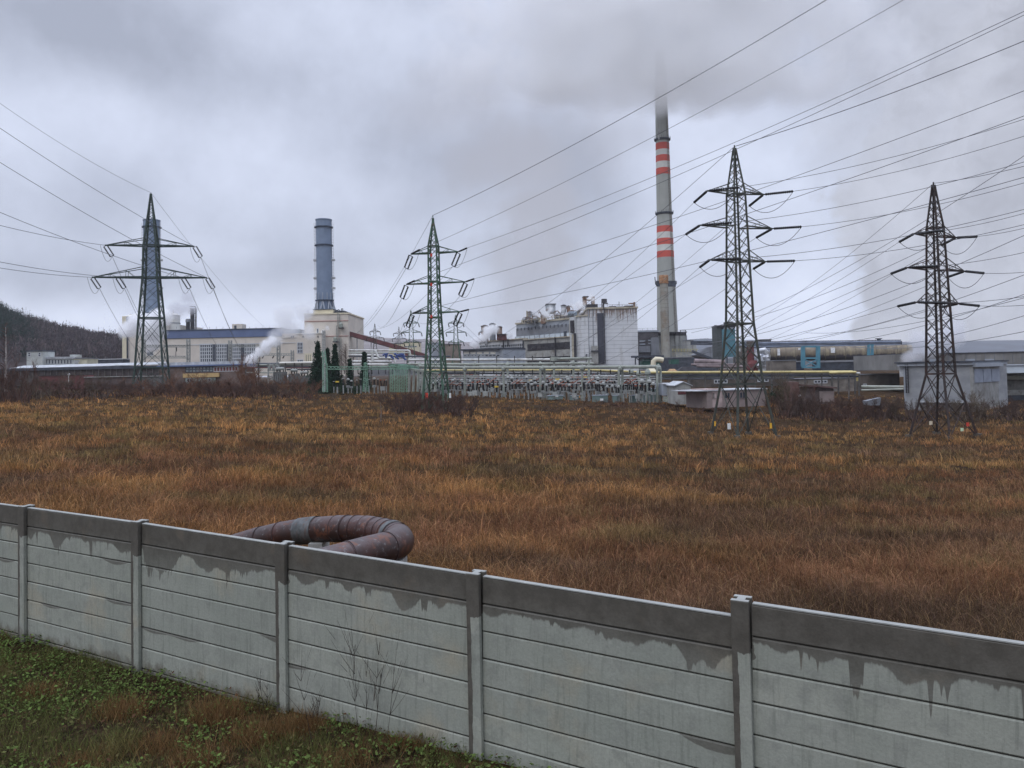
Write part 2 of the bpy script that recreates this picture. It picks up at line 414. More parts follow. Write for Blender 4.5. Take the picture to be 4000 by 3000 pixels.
def near_grass():
    # carpet of ivy-like leaves, moss and dead grass on the camera side of the fence
    N = 330000
    X = np.random.uniform(-12, 3, N); Y = np.random.uniform(5.5, 17, N); s = X*FN[0]+Y*FN[1]-FD
    ok = (s < .14) & (s > -6.5); X, Y = X[ok], Y[ok]; n = len(X)
    p = fbm(X*1.0+5, Y*1.3, 31, 4); q = fbm(X*3, Y*3, 33, 3); r = np.random.rand(n)
    green = sst(p*.65+q*.35+r*.10, .40, .56)
    # leaves: small quads
    k = (r < .10+.34*green)
    x, y, gq, pp = X[k], Y[k], green[k], q[k]; m = len(x)
    C = lerp((.095, .080, .035), (.110, .155, .045), gq); C *= (.35+1.0*np.random.rand(m))[:, None]
    hi = np.random.rand(m) < .06; C[hi] = np.array((.125, .185, .050))*(.6+.7*np.random.rand(hi.sum()))[:, None]
    rd = np.random.rand(m) < .07; C[rd] = np.array((.085, .045, .028))*(.5+np.random.rand(rd.sum()))[:, None]
    sz = .009+.020*np.random.rand(m)**1.6; z = zgv(x, y)+np.random.rand(m)*.13*(.5+pp)
    t = np.random.rand(m)*2*np.pi; ux, uy = np.cos(t), np.sin(t); tilt = np.random.uniform(-.7, .7, m); tl2 = np.random.uniform(-.6, .6, m)
    V = np.zeros((m, 4, 3))
    for i, (a, b) in enumerate(((-1, 0), (0, -.75), (1.1, 0), (0, .75))):
        V[:, i] = np.stack([x+(ux*a-uy*b)*sz, y+(uy*a+ux*b)*sz, z+(a*tilt+b*tl2)*sz], -1)
    o = tri_mesh('ground_cover', V, C, leafmat('ground_cover_leaf', .2), 4)
    tag(o, 'low green leafy ground cover mixed with moss in front of the fence', 'ground cover', kind='stuff')
    k = ~k; x, y = X[k], Y[k]; m = len(x)
    gq = sst(fbm(x*1.4+9, y*1.4, 41, 3), .40, .60); tuft = sst(fbm(x*.9+2, y*.9+4, 45, 3), .48, .62)
    C = lerp((.105, .145, .042), (.235, .170, .075), np.clip(gq*.15+tuft*.36+np.random.rand(m)*.25, 0, 1)); C *= (.4+.9*np.random.rand(m))[:, None]
    h = (.04+.10*np.random.rand(m))*(1+1.1*tuft)*(.5+gq); w = .005+.005*np.random.rand(m)
    V = blades(x, y, h, w, np.clip(.35+.6*np.random.rand(m), 0, .92), C, '')
    # bushy clumps of dead grass
    VV = [V]; CC = [C]
    for (px, py, rad, hh, cnt) in [(850, 2780, .34, .34, 1100), (640, 2890, .4, .26, 700), (150, 2700, .3, .24, 600), (760, 2960, .35, .26, 700), (1350, 2960, .35, .22, 600),
                                   (480, 2760, .35, .26, 1000), (1180, 2820, .35, .22, 900), (330, 2960, .35, .22, 500), (1600, 2890, .3, .2, 500), (60, 2460, .4, .2, 700), (1000, 2860, .4, .3, 900)]:
        v = ray(px, py); t = -4.35/v.z; c = v*t
        xx = c.x+np.random.randn(cnt)*rad*.5; yy = c.y+np.random.randn(cnt)*rad*.4
        ss = xx*FN[0]+yy*FN[1]-FD; g_ = ss < -.02; xx, yy = xx[g_], yy[g_]; mm = len(xx)
        cc = lerp((.190, .095, .045), (.330, .215, .095), np.random.rand(mm))*(.35+.75*np.random.rand(mm))[:, None]
        VV.append(blades(xx, yy, hh*(.4+.7*np.random.rand(mm)), .006+.004*np.random.rand(mm), np.clip(.3+.6*np.random.rand(mm), 0, .9), cc, '')); CC.append(cc)
    o = tri_mesh('short_grass', np.concatenate(VV), np.concatenate(CC), GRASS)
    tag(o, 'short grass with brown dead clumps in front of the fence', 'grass', kind='stuff')
near_grass()

# ---------------------------------------------------------------- concrete fence
def fence_mat(kind):
    m = bpy.data.materials.new('concrete_'+kind); m.use_nodes = True; g = NT(m.node_tree)
    tc = g.n('ShaderNodeTexCoord').outputs['Object']; oi, amp, _q = g.sep(g.n('ShaderNodeObjectInfo').outputs['Color'])
    x, y, z = g.sep(tc); seed = g.m('MULTIPLY', oi, 57.0)
    vx = g.comb(x, g.m('MULTIPLY', y, .3), seed)
    full = g.vm('ADD', tc, g.comb(seed, seed, 0))
    big = g.noise(full, 1.3, 5, .6); fine = g.noise(full, 38, 4, .6); mid = g.noise(full, 6, 5, .65)
    col = g.mix(g.mr(big, .3, .7), (.285, .298, .250), (.348, .356, .304))
    # each slab was cast separately: its own slight tone
    row = g.m('FLOOR', g.m('DIVIDE', g.m('SUBTRACT', 2.25, z), .31)); wn = g.n('ShaderNodeTexWhiteNoise', noise_dimensions='2D'); g.put(wn.inputs['Vector'], g.comb(row, seed, 0))
    col = g.mix(g.mr(wn.outputs['Value'], 0, 1, 0, .55, False), col, (.245, .262, .228))
    col = g.mix(g.mr(mid, .46, .70, 0, .70), col, (.235, .242, .212))
    ochre = g.noise(full, .9, 4, .6); col = g.mix(g.mr(ochre, .54, .72, 0, .60), col, (.35, .31, .225))
    streak = g.noise(g.vm('MULTIPLY', full, (22, 22, 1.6)), 1, 4, .65); col = g.mix(g.mr(streak, .50, .72, 0, .60), col, (.185, .195, .165))
    soil = g.m('ADD', g.m('SUBTRACT', z, .10), g.m('MULTIPLY', g.m('SUBTRACT', mid, .5), -.5)); col = g.mix(g.mr(soil, .16, -.06, 0, .65), col, (.115, .095, .065))
    pock = g.noise(full, 70, 2, .5); col = g.mix(g.mr(pock, .70, .78, 0, .6), col, (.12, .12, .11))
    topz = 2.25
    t = g.m('SUBTRACT', topz, z)                                  # distance below the top
    n1 = g.noise(g.vm('MULTIPLY', vx, (1.7, 1, 1)), 1.0, 1, .5); n2 = g.noise(g.vm('MULTIPLY', vx, (4.6, 1, 1)), 1.0, 3, .6); n3 = g.noise(g.vm('MULTIPLY', vx, (30, 1, 1)), 1.0, 1, .5)
    if kind == 'slab':
        edge = g.m('ADD', .345, g.m('MULTIPLY', g.mr(n1, .46, .74), .30))
        edge = g.m('ADD', edge, g.m('MULTIPLY', g.m('MULTIPLY', g.mr(n2, .53, .66), .34), amp))
        edge = g.m('ADD', edge, g.m('MULTIPLY', n3, .055))
        wet = g.m('MULTIPLY', g.mr(g.m('ADD', g.m('SUBTRACT', edge, t), g.m('MULTIPLY', g.m('SUBTRACT', mid, .5), .05)), -.010, .022), g.mr(g.m('ADD', t, g.m('MULTIPLY', mid, .3)), .30, .75, 1.0, .72))
        # seepage below lower joints, in some bays only
        tr = g.m('MODULO', t, .31); n4 = g.noise(g.comb(g.m('MULTIPLY', x, .55), g.m('MULTIPLY', row, 7.3), seed), 1.0, 1, .5)
        e2 = g.m('ADD', g.m('MULTIPLY', g.mr(n4, .60, .80), .15), g.m('MULTIPLY', n3, .012))
        wet2 = g.m('MULTIPLY', g.mr(g.m('SUBTRACT', e2, tr), .004, .016), .75)
        wet = g.m('MAXIMUM', wet, wet2)
        # dark at the ends by the posts
        e3 = g.m('ADD', .05, g.m('MULTIPLY', g.mr(g.noise(g.comb(g.m('MULTIPLY', z, 3), seed, 0), 1, 2, .5), .5, .75), .16))
        wet = g.m('MAXIMUM', wet, g.m('MULTIPLY', g.m('LESS_THAN', g.m('ADD', x, g.m('MULTIPLY', t, .06)), e3), .8))
    else:
        e = g.m('ADD', .34, g.m('MULTIPLY', n2, .22)); w1 = g.mr(g.m('SUBTRACT', e, t), -.004, .006)
        nzz = g.noise(g.comb(g.m('MULTIPLY', z, 5), seed, 0), 1, 3, .5)
        w2 = g.m('LESS_THAN', x, g.m('ADD', -.050, g.m('MULTIPLY', nzz, .05)))
        wet = g.m('MAXIMUM', w1, w2)
    wc = g.mix(g.mr(mid, .3, .7), (.078, .071, .058), (.105, .096, .080))
    rust = g.mr(g.noise(full, 2.1, 3, .5), .58, .74, 0, .30); wc = g.mix(rust, wc, (.19, .145, .10))
    col = g.mix(wet, col, wc)
    fk = g.mr(fine, .3, .7, .90, 1.08, False); col = g.vm('MULTIPLY', col, g.comb(fk, fk, fk))
    bs = m.node_tree.nodes['Principled BSDF']; g.put(bs.inputs['Base Color'], col)
    g.put(bs.inputs['Roughness'], g.m('SUBTRACT', .9, g.m('MULTIPLY', wet, .28))); bs.inputs['Specular IOR Level'].default_value = .35
    b = g.n('ShaderNodeBump', inp={'Strength': .22, 'Distance': .01, 'Height': g.m('ADD', fine, g.m('MULTIPLY', mid, 2))}); g.put(bs.inputs['Normal'], b.outputs[0])
    return m
def build_fence():
    ms, mp = fence_mat('slab'), fence_mat('post')
    mcap = mat('pale_top_concrete', (.30, .305, .285), .85, .12, 6, bump=.1)  # paler layer on the tops of slabs and posts
    moss = mat('dark_joint', (.035, .033, .030), .95, .3, 5)  # plain dark sheet filling the slab joints, nothing grows on it
    A = Vector((-8.376, 13.238, 0)); u = Vector((math.cos(R(-28.5)), math.sin(R(-28.5)), 0)); L = 3.0
    z0 = CZ-4.42
    root = thing('concrete_fence', 'long light grey precast concrete slab fence with damp dark top edge in the foreground', 'fence', (A.x, A.y, z0), rotz=math.atan2(u.y, u.x))
    root.empty_display_size = 2
    # top of every post, and of each panel at its two ends, relative to the camera height
    pz = {-3: -2.06, -2: -2.08, -1: -2.10, 0: -2.13, 1: -2.166, 2: -2.234, 3: -2.311, 4: -2.246, 5: -2.33, 6: -2.36, 7: -2.4, 8: -2.44}
    rise = .0
    for k in range(-3, 8):
        # panel k sits between post k and k+1; column of eight slabs with open joints
        zl = pz[k]-.030; zr = (pz[k+1]-.030) if k != 3 else -2.425; dz = CZ+zl-z0-2.25; tl_ = math.atan2(zr-zl, L)
        b = MB(); top = 2.25
        for j in range(8):
            a = top-.31*(j+1); bb = top-.31*j
            if j == 7: a = top-2.72
            dv = random.uniform(-.004, .004)
            y0 = -.032+dv
            # slab with chamfered upper and lower edges
            x0, x1 = .045, L-.045; c = .012; zz0, zz1 = a+.006, bb-.006
            i = len(b.v)
            prof = [(y0+c, zz0), (y0, zz0+c), (y0, zz1-c), (y0+c, zz1), (.032-c, zz1), (.032, zz1-c), (.032, zz0+c), (.032-c, zz0)]
            b.v += [(x0, p, q) for p, q in prof]+[(x1, p, q) for p, q in prof]
            for e in range(8): b.f.append((i+e, i+8+e, i+8+(e+1) % 8, i+(e+1) % 8))
            b.f.append(tuple(i+e for e in range(8))); b.f.append(tuple(i+15-e for e in range(8)))
        o = b.build('slab_panel', ms, root, local=True); o.color = ((k*.377+.21) % 1, {4: 1.3, 3: .28, 2: .5, 1: .9, 0: .8}.get(k, .6), 0, 1); o.location = (k*L, 0, dz); o.rotation_euler = (0, -tl_, 0)
        jn = MB(); jn.box(.05, L-.05, -.016, .016, -.35, top-.02); q = jn.build('joint', moss, o, local=True)
        cp = MB(); cp.box(.046, L-.046, -.034, .036, top-.002, top+.009); cp.build('coping', mcap, o, local=True)
        # H section post
        p = MB(); h = top+.05; dz2 = CZ+pz[k]-z0-h
        p.box(-.085, .085, -.10, -.040, -.5, h); p.box(-.085, .085, .040, .10, -.5, h); p.box(-.040, .040, -.040, .040, -.5, h-.001)
        po = p.build('post', mp, root, local=True); po.location = (k*L, 0, dz2); po.color = ((k*.377+.6) % 1, .6, 0, 1)
        bv = po.modifiers.new('bevel', 'BEVEL'); bv.width = .009; bv.segments = 2
        c2 = MB(); c2.box(-.084, .084, -.099, -.041, h, h+.006); c2.box(-.084, .084, .041, .099, h, h+.006); c2.box(-.039, .039, -.041, .041, h, h+.0055)
        c2.build('post_top', mcap, po, local=True)
build_fence()

# ---------------------------------------------------------------- district heating pipe loop
def catmull(pts, n=8):
    out = []
    p = [pts[0]]+pts+[pts[-1]]
    for i in range(1, len(p)-2):
        for k in range(n):
            t = k/n; a, b, c, d = [Vector(q) for q in p[i-1:i+3]]
            out.append(.5*((2*b)+(-a+c)*t+(2*a-5*b+4*c-d)*t*t+(-a+3*b-3*c+d)*t**3))
    out.append(Vector(pts[-1])); return out
def build_pipe():
    m = bpy.data.materials.new('red_oxide_cladding'); m.use_nodes = True; g = NT(m.node_tree)
    geo = g.n('ShaderNodeNewGeometry').outputs; pos = geo['Position']; nx, ny, nz = g.sep(geo['Normal'])
    n = g.noise(pos, 1.6, 5, .6); f = g.noise(pos, 9, 5, .7)
    col = g.mix(g.mr(n, .35, .65), (.066, .026, .020), (.042, .025, .022))
    top_highlight = g.mr(g.m('ADD', nz, g.m('MULTIPLY', g.m('SUBTRACT', f, .5), 1.3)), .30, 1.1, 0, .36)  # greyish highlight painted into the colour of upward facing cladding
    col = g.mix(top_highlight, col, (.175, .155, .160)); col = g.mix(g.mr(f, .58, .66, 0, .7), col, (.17, .165, .16))
    col = g.mix(g.mr(g.noise(pos, 3, 5, .75), .55, .64, 0, .8), col, (.155, .060, .035))
    bs = m.node_tree.nodes['Principled BSDF']; g.put(bs.inputs['Base Color'], col); bs.inputs['Roughness'].default_value = .48; bs.inputs['Metallic'].default_value = .2
    seam = mat('dark_seam', (.055, .035, .034), .6, .3, 5); grey = mat('weathered_zinc', (.12, .125, .125), .5, .45, 5, metal=.5, streak=((.15, .07, .05), .5, 6, .5))
    # centre line: back run (farther), elbow on the right, front run coming back to the left under the fence top
    def q(px, py, d): return P(px, py, d)
    d0 = 17.6
    pts = [q(560, 2235, 24.5), q(760, 2182, 23.2), q(900, 2140, 22.2), q(1010, 2108, 21.4), q(1130, 2082, 20.8), q(1270, 2067, 20.2), q(1400, 2066, 19.6), q(1490, 2078, 19.0), q(1545, 2096, 18.2),
           q(1558, 2118, 17.4), q(1520, 2136, 16.8), q(1440, 2156, 16.3), q(1280, 2200, 15.6), q(1000, 2275, 14.6), q(700, 2350, 13.7)]
    z = [p.z for p in pts]; r = .335
    path = catmull(pts, 10)
    base = P(1300, 2150, 17)
    root = thing('insulated_pipeline', 'maroon clad insulated pipe making a hairpin loop behind the concrete fence', 'pipe', (base.x, base.y, zg(base.x, base.y)))
    # split into cladding sleeves, each a hair different in radius
    L = 0; acc = [0]
    for i in range(1, len(path)): L += (path[i]-path[i-1]).length; acc.append(L)
    def at(s):
        for i in range(1, len(path)):
            if acc[i] >= s:
                t = (s-acc[i-1])/(acc[i]-acc[i-1]); return path[i-1].lerp(path[i], t)
        return path[-1]
    b = MB(); sm = MB(); s = 0; k = 0
    elbow = (L*.49, L*.63)
    while s < L:
        inel = elbow[0] < s < elbow[1]
        st = random.uniform(.30, .42) if inel else random.choice((.75, 1.0, 1.25))
        e = min(s+st+.04, L); nn = 5; rr = r+random.uniform(-.006, .010)
        b.tube([at(s+(e-s)*i/nn) for i in range(nn+1)], [rr+.003]+[rr]*(nn-1)+[rr+.006], 28, caps=False)
        sm = MB(); sm.tube([at(min(s+st+.0, L-.03)), at(min(s+st+.018, L))], r+.016, 28); sm.build('seam_band', seam, root, smooth=True)
        s += st; k += 1
    b.build('pipe_cladding', m, root, smooth=True)
    for (a, c, lab) in ((L*.432, L*.432+.62, 'patched'), (L*.640, L*.640+.30, 'band')):
        p = MB(); p.tube([at(a+(c-a)*i/4) for i in range(5)], r+.020, 28, caps=False); p.build('repair_sleeve', grey, root, smooth=True)['label'] = 'bare grey metal sleeve over the maroon cladding'
    # low saddles carrying it
    cm = mat('old_concrete', (.30, .30, .28), .9, .3, 3)
    for f in (.12, .3, .47, .72, .86):
        p = at(L*f); gz = zg(p.x, p.y)
        sp = MB(); sp.box(p.x-.18, p.x+.18, p.y-.4, p.y+.4, gz-.3, max(p.z-r+.05, gz+.05)); sp.build('support', cm, root)
build_pipe()

# ---------------------------------------------------------------- bare shrubs, twigs, stalks
BARK = leafmat('bare_twig', .0)
def twig_mesh(name, n, H, spread, w, C0, C1, stems=6, straight=.5, lev=None):
    """Bare branching shrub: recursive thin triangles as crossed quads."""
    V = []; C = []
    def seg(a, b, wd, c):
        d = (b-a); s = d.cross(Vector((random.uniform(-1, 1), random.uniform(-1, 1), .3))).normalized()*wd/2
        V.append([a-s, a+s, b+s*.6, b-s*.6]); C.append(c)
    def grow(p, d, L, wd, lev):
        k = 4; 
        for i in range(k):
            d = (d+Vector((random.uniform(-1, 1), random.uniform(-1, 1), random.uniform(-.3, .8)))*.16*(1-straight*.6)).normalized()
            q = p+d*L/k; t = random.random(); c = [C0[j]*(1-t)+C1[j]*t for j in range(3)]
            seg(p, q, wd*(1-.15*i), c); p = q
            if lev > 0 and i > 0:
                for _ in range(2 if lev > 1 else 3):
                    if len(V) > n: return
                    sd = (d+Vector((random.uniform(-1, 1), random.uniform(-1, 1), random.uniform(-.1, .9)))*.8).normalized()
                    grow(p, sd, L*random.uniform(.35, .6), wd*.55, lev-1)
    for i in range(stems):
        a = random.random()*6.28; rr = spread*random.random()*.5
        d = Vector((math.cos(a)*.35, math.sin(a)*.35, 1 if lev is None else 2.2)).normalized()
        grow(Vector((math.cos(a)*rr, math.sin(a)*rr, -.1)), d, H*random.uniform(.6, 1), w, lev if lev is not None else (3 if n > 300 else 2))
    V = np.array([[tuple(q) for q in f] for f in V]); C = np.array(C)
    me = tri_mesh(name, V, C, BARK, 4); return me
def shrubs():
    protos = []
    pal = [((.085, .052, .044), (.135, .080, .062)), ((.070, .050, .045), (.110, .075, .062)), ((.125, .068, .046), (.185, .100, .065)), ((.085, .065, .050), (.135, .105, .075))]
    for k in range(4):
        o = twig_mesh('bare_shrub', 3600, 2.6, 2.2, .11, *pal[k], stems=26); protos.append(o)
    used = [False]*4
    def put(px, py, d, sc, k, label, grp):
        p = P(px, py, d); z = zg(p.x, p.y)
        o = protos[k] if not used[k] else protos[k].copy()
        if used[k]: COL.objects.link(o)
        used[k] = True
        o.location = (p.x, p.y, z-.1); o.rotation_euler = (0, 0, random.random()*6.28); o.scale = (sc[0], sc[0], sc[1])
        tag(o, label, 'shrub', grp)
    rows = [
        # (px range, depth range, count, width, height, palettes, label, group)
        ((-60, 480), (150, 176), 34, (1.6, 2.3), (1.0, 1.6), (1, 1, 3, 0), 'bare brown shrub below the wooded hill', 'shrubs in the thicket at the left edge of the field'),
        ((-40, 90), (140, 150), 7, (1.6, 2.2), (2.2, 3.0), (1, 0), 'tall bare shrub by the left edge', 'tall shrubs at the left edge'),
        ((480, 900), (158, 180), 30, (1.6, 2.2), (.7, 1.1), (0, 1, 2), 'bare rusty shrub before the ochre low building', 'shrubs before the low buildings on the left'),
        ((640, 1200), (150, 178), 40, (1.7, 2.3), (.9, 1.5), (0, 2, 1), 'dark bare shrub below the beige hall', 'shrubs below the turbine hall'),
        ((930, 1010), (165, 176), 4, (1.7, 2.0), (1.9, 2.3), (2,), 'russet bare shrub below the steam jet', 'russet shrubs below the steam jet'),
        ((1540, 1820), (112, 134), 34, (1.2, 1.7), (.8, 1.25), (0, 1), 'dark bare shrub around the green pylon feet', 'shrubs around the green pylon'),
        ((3040, 3480), (118, 140), 40, (1.3, 1.8), (.8, 1.5), (1, 0, 1), 'dark bare shrub between the right hand pylons', 'shrubs between the right hand pylons'),
        ((3480, 4060), (112, 130), 34, (1.2, 1.7), (.8, 1.3), (1, 1, 3), 'dark bare shrub before the grey hall', 'shrubs before the grey hall'),
        ((3060, 3150), (130, 140), 4, (1.6, 1.9), (1.8, 2.1), (0, 3), 'taller bare shrub beside the brick shed', 'shrubs beside the brick shed'),
        ((1000, 1700), (140, 160), 20, (1.0, 1.4), (.35, .6), (3, 1), 'low brown weed clump along the field edge', 'weed clumps along the field edge'),
        ((2000, 2900), (120, 150), 26, (1.2, 1.6), (.25, .5), (3, 1, 0), 'low dark weed clump before the switchyard', 'weed clumps before the switchyard'),
    ]
    for (a, b), (d0, d1), n, w, h, ks, lab, grp in rows:
        for i in range(n):
            px = a+(b-a)*(i+random.random())/n; k = random.choice(ks)
            where = 'at the left end of the row' if i < n/3 else 'midway along the row' if i < 2*n/3 else 'at the right end of the row'
            put(px, 1500, random.uniform(d0, d1), (random.uniform(*w), random.uniform(*h)), k, lab+', '+where, grp+', '+where)
    for k in range(4):
        if not used[k]: bpy.data.objects.remove(protos[k])
    # individual bare weeds in the near field
    o = twig_mesh('bare_sapling', 420, 1.9, .3, .016, (.05, .034, .026), (.09, .055, .04), stems=2, straight=.9)
    first = True
    spots = [(1080, 0, 20.5, .5), (2130, 0, 13.5, .85), (2760, 0, 14.5, .7), (1650, 0, 15.5, .45), (1590, 0, 15.0, .5), (2010, 0, 13, .5), (2520, 0, 15.5, .5), (3290, 0, 15, .6), (500, 0, 32, .7), (2330, 0, 22, .7), (3560, 0, 20, .7), (1420, 0, 30, .7), (2900, 0, 30, .8), (640, 0, 24, .4), (2090, 0, 40, .8)]
    for px, _, d, sc in spots:
        p = P(px, 2000, d); q = o if first else o.copy()
        if not first: COL.objects.link(q)
        first = False
        q.location = (p.x, p.y, zg(p.x, p.y)); q.scale = (sc, sc, sc); q.rotation_euler = (0, 0, random.random()*6)
        tag(q, 'thin bare branching sapling standing up out of the dry field grass', 'sapling', 'bare saplings in the field')
    # twigs against the fence
    for px, py, H, lab in ((1420, 2880, 1.8, 'clump of tall bare upright twigs against the fence panel below the pipe loop'), (1050, 2770, .75, 'small bare dark twigs at the foot of the fence post left of the tall twigs'), (1200, 2830, .55, 'short brown seeding weed just right of the second full fence post')):
        v = ray(px, py); t = -4.38/v.z; c = v*t
        o = twig_mesh('bare_twigs', 2600 if H > 1 else 160, H*.68, 1.5 if H > 1 else .35, .012, (.030, .024, .021), (.065, .050, .042), stems=13 if H > 1 else 4, straight=1.2, lev=1)
        o.location = (c.x, c.y, CZ-4.4); tag(o, lab, 'shrub')
    # pale dry reeds by the pipe elbow
    for (px, py, d, n, H, lab) in ((1545, 2075, 18.6, 46, 1.05, 'tall straw coloured reeds behind the pipe elbow'), (3480, 2420, 9.6, 60, .55, 'pale dry reeds leaning over the top of the right hand fence panel')):
        p = P(px, py, d); z0 = zg(p.x, p.y); V = []; C = []
        for i in range(n):
            x = random.gauss(0, .30); y = random.gauss(0, .2); a = Vector((x, y, 0)); h = H*random.uniform(.6, 1.15); d_ = Vector((random.uniform(-.3, .3), random.uniform(-.2, .2), 1)).normalized()
            w = .012; c = np.array((.42, .25, .11))*random.uniform(.6, 1.2)
            for s in range(5):
                b = a+d_*h/5; sd = Vector((w, 0, 0)); V.append([a-sd, a+sd, b+sd*.8, b-sd*.8]); C.append(c); a = b
                d_ = (d_+Vector((random.uniform(-.25, .25), 0, -.12*s))).normalized()
                if s > 1:
                    e = a+Vector((random.uniform(-.35, .35), random.uniform(-.1, .1), random.uniform(-.25, .1))); V.append([a, a+Vector((0, 0, .02)), e+Vector((0, 0, .01)), e]); C.append(c)
        o = tri_mesh('reed_clump', np.array([[tuple(q) for q in f] for f in V]), np.array(C), GRASS, 4); o.location = (p.x, p.y, z0); tag(o, lab, 'reeds')
shrubs()
# ---------------------------------------------------------------- pylons
STEEL_G = mat('green_painted_steel', (.050, .105, .070), .6, .35, .8, dirt=((.10, .05, .03), .4, 1.5))
STEEL_D = mat('dark_green_steel', (.030, .050, .042), .6, .3, .8)
STEEL_B = mat('rust_brown_steel', (.036, .027, .025), .65, .35, .8, dirt=((.080, .036, .026), .45, 1.0))
STEEL_M = mat('dull_mast_steel', (.055, .062, .052), .65, .3, .8, dirt=((.09, .06, .04), .4, 1.0))
STEEL_P = mat('pale_green_steel', (.22, .38, .28), .6, .3, .8, dirt=((.10, .12, .08), .4, 1.5))
INSUL = mat('black_porcelain', (.012, .012, .014), .25, .2, 3, spec=.5)
WIRE = mat('dark_cable', (.075, .078, .090), .5, .1, 1)
WIREL = mat('grey_cable', (.16, .17, .19), .5, .1, 1)
WHITE_P = mat('white_plate', (.75, .76, .74), .6, .1, 5); RED_P = mat('red_plate', (.55, .06, .04), .6, .1, 5)
YEL_P = mat('yellow_plate', (.75, .42, .04), .6, .1, 5)
FOOT = mat('footing_concrete', (.105, .095, .080), .9, .3, 3)
class Tower:
    def __init__(s, name, label, px, pyb, d, rot, prof, m, leg=.20, brace=.10, panel=1.15, dx=0.0, group=None, topdx=0):
        """prof: list of (photo y, half width metres)"""
        b = P(px, pyb, d); s.o = Vector((b.x, b.y, b.z)); s.d = d; s.px = px
        s.rot = rot; s.root = thing(name, label, 'pylon', tuple(s.o), group)
        s.prof = [(s.zpx(y), w) for y, w in prof]; s.m = m
        s.ca, s.sa = math.cos(rot), math.sin(rot); s.lat(leg, brace, panel)
    def zpx(s, y):
        v = ray(s.px, y); t = s.o.y/v.y; return (CAM+v*t).z-s.o.z
    def hw(s, z):
        p = s.prof
        for i in range(len(p)-1):
            if z <= p[i+1][0]: t = (z-p[i][0])/(p[i+1][0]-p[i][0]); return p[i][1]*(1-t)+p[i+1][1]*t
        return p[-1][1]
    def w(s, x, y, z):    # tower coordinates -> world
        return s.o+Vector((x*s.ca-y*s.sa, x*s.sa+y*s.ca, z))
    def lat(s, leg, brace, panel):
        b = MB(); l = MB()
        zs = [s.prof[0][0]]; top = s.prof[-1][0]
        br = [p[0] for p in s.prof[1:-1]]
        z = zs[0]
        while z < top-.3:
            st = max(.75, s.hw(z)*2*panel); nz = z+st
            for q in br:
                if z+.3 < q and abs(q-nz) < st*.5: nz = q
            nz = min(nz, top); zs.append(nz); z = nz
        cn = [(-1, -1), (1, -1), (1, 1), (-1, 1)]
        for i in range(len(zs)-1):
            z0, z1 = zs[i], zs[i+1]; h0, h1 = s.hw(z0), s.hw(z1)
            f = max(.5, min(1, h0/1.2)); lw = leg*f**.5; bw = brace*f**.5
            for k in range(4):
                a, c = cn[k], cn[(k+1) % 4]
                p0 = s.w(a[0]*h0, a[1]*h0, z0); p1 = s.w(a[0]*h1, a[1]*h1, z1); q0 = s.w(c[0]*h0, c[1]*h0, z0); q1 = s.w(c[0]*h1, c[1]*h1, z1)
                l.beam(p0, p1, lw)
                if h0 > .08: b.beam(p0, q1, bw, bw*.5); b.beam(q0, p1, bw, bw*.5)
                if any(abs(z1-q) < .05 for q in br): b.beam(p1, q1, lw*.8)
        l.build('corner_legs', s.m, s.root); b.build('lattice_bracing', s.m, s.root)
        if s.d <= 125:
            for a in cn:
                fo = MB(); h0 = s.hw(0)*1.02; q = s.w(a[0]*h0, a[1]*h0, 0); gz = zg(q.x, q.y); fo.box(q.x-.33, q.x+.33, q.y-.33, q.y+.33, min(gz-.4, s.o.z-.3), max(gz+.28, s.o.z+.05)); fo.build('footing', FOOT, s.root)
        t = MB(); t.beam(s.w(0, 0, top-.2), s.w(0, 0, top+.35), .12); t.build('peak', s.m, s.root)
    def arm(s, py, L, Rr, rise, wd=.13, hang=()):
        z = s.zpx(py); h = s.hw(z); hu = s.hw(z+rise); b = MB(); tips = []
        for sg, ln in ((-1, L), (1, Rr)):
            tip = s.w(sg*ln, 0, z); tips.append(tip)
            n = max(2, int((ln-h)/(1.9 if ln < 8 else 3.4)))
            for y in (-1, 1):
                a = s.w(sg*h, y*h, z); u = s.w(sg*hu, y*hu, z+rise)
                b.beam(a, tip, wd*1.15); b.beam(u, tip, wd*.6)
                for i in range(1, n):
                    t = i/n; pa = a.lerp(tip, t); pu = u.lerp(tip, t); pb = a.lerp(tip, t-.5/n)
                    if ln > 4.5 or i == 1: b.beam(pa, pu, wd*.3); b.beam(pb, pu, wd*.3)
            for i in range(n):
                t = i/n; b.beam(s.w(sg*h, -h, z).lerp(tip, t), s.w(sg*h, h, z).lerp(tip, t), wd*.5)
        b.build('crossarm', s.m, s.root); return tips
def insulator(par, a, b, r=.13, double=False, gap=.45):
    """String of porcelain sheds between two points (one mesh)."""
    m = MB(); a = Vector(a); b = Vector(b); d = b-a
    off = [Vector((0, 0, 0))]
    if double:
        sdv = d.cross(Vector((0, 1, 0))).normalized()*gap/2; off = [sdv, -sdv]
    for o in off:
        n = max(4, int(d.length/.26)); pts = []; rs = []
        for i in range(n):
            for t, rr in ((0, .45), (.15, 1), (.55, 1), (.8, .45)):
                pts.append(a+o+d*((i+t)/n)); rs.append(r*rr)
        pts.append(b+o); rs.append(r*.4); m.tube(pts, rs, 7)
    if double: m.beam(a+off[0], a+off[1], .1); m.beam(b+off[0], b+off[1], .1)
    return m.build('insulator_string', INSUL, par)
def sagpts(a, b, sag, n=24):
    return [a.lerp(b, i/n)-Vector((0, 0, sag*4*(i/n)*(1-i/n))) for i in range(n+1)]
def cable(a, b, sag, r, label, group, m=WIRE):
    mb = MB(); mb.tube(sagpts(Vector(a), Vector(b), sag), r, 4)
    return solo(mb, 'power_cable', m, label, 'cable', group, origin=tuple(a))
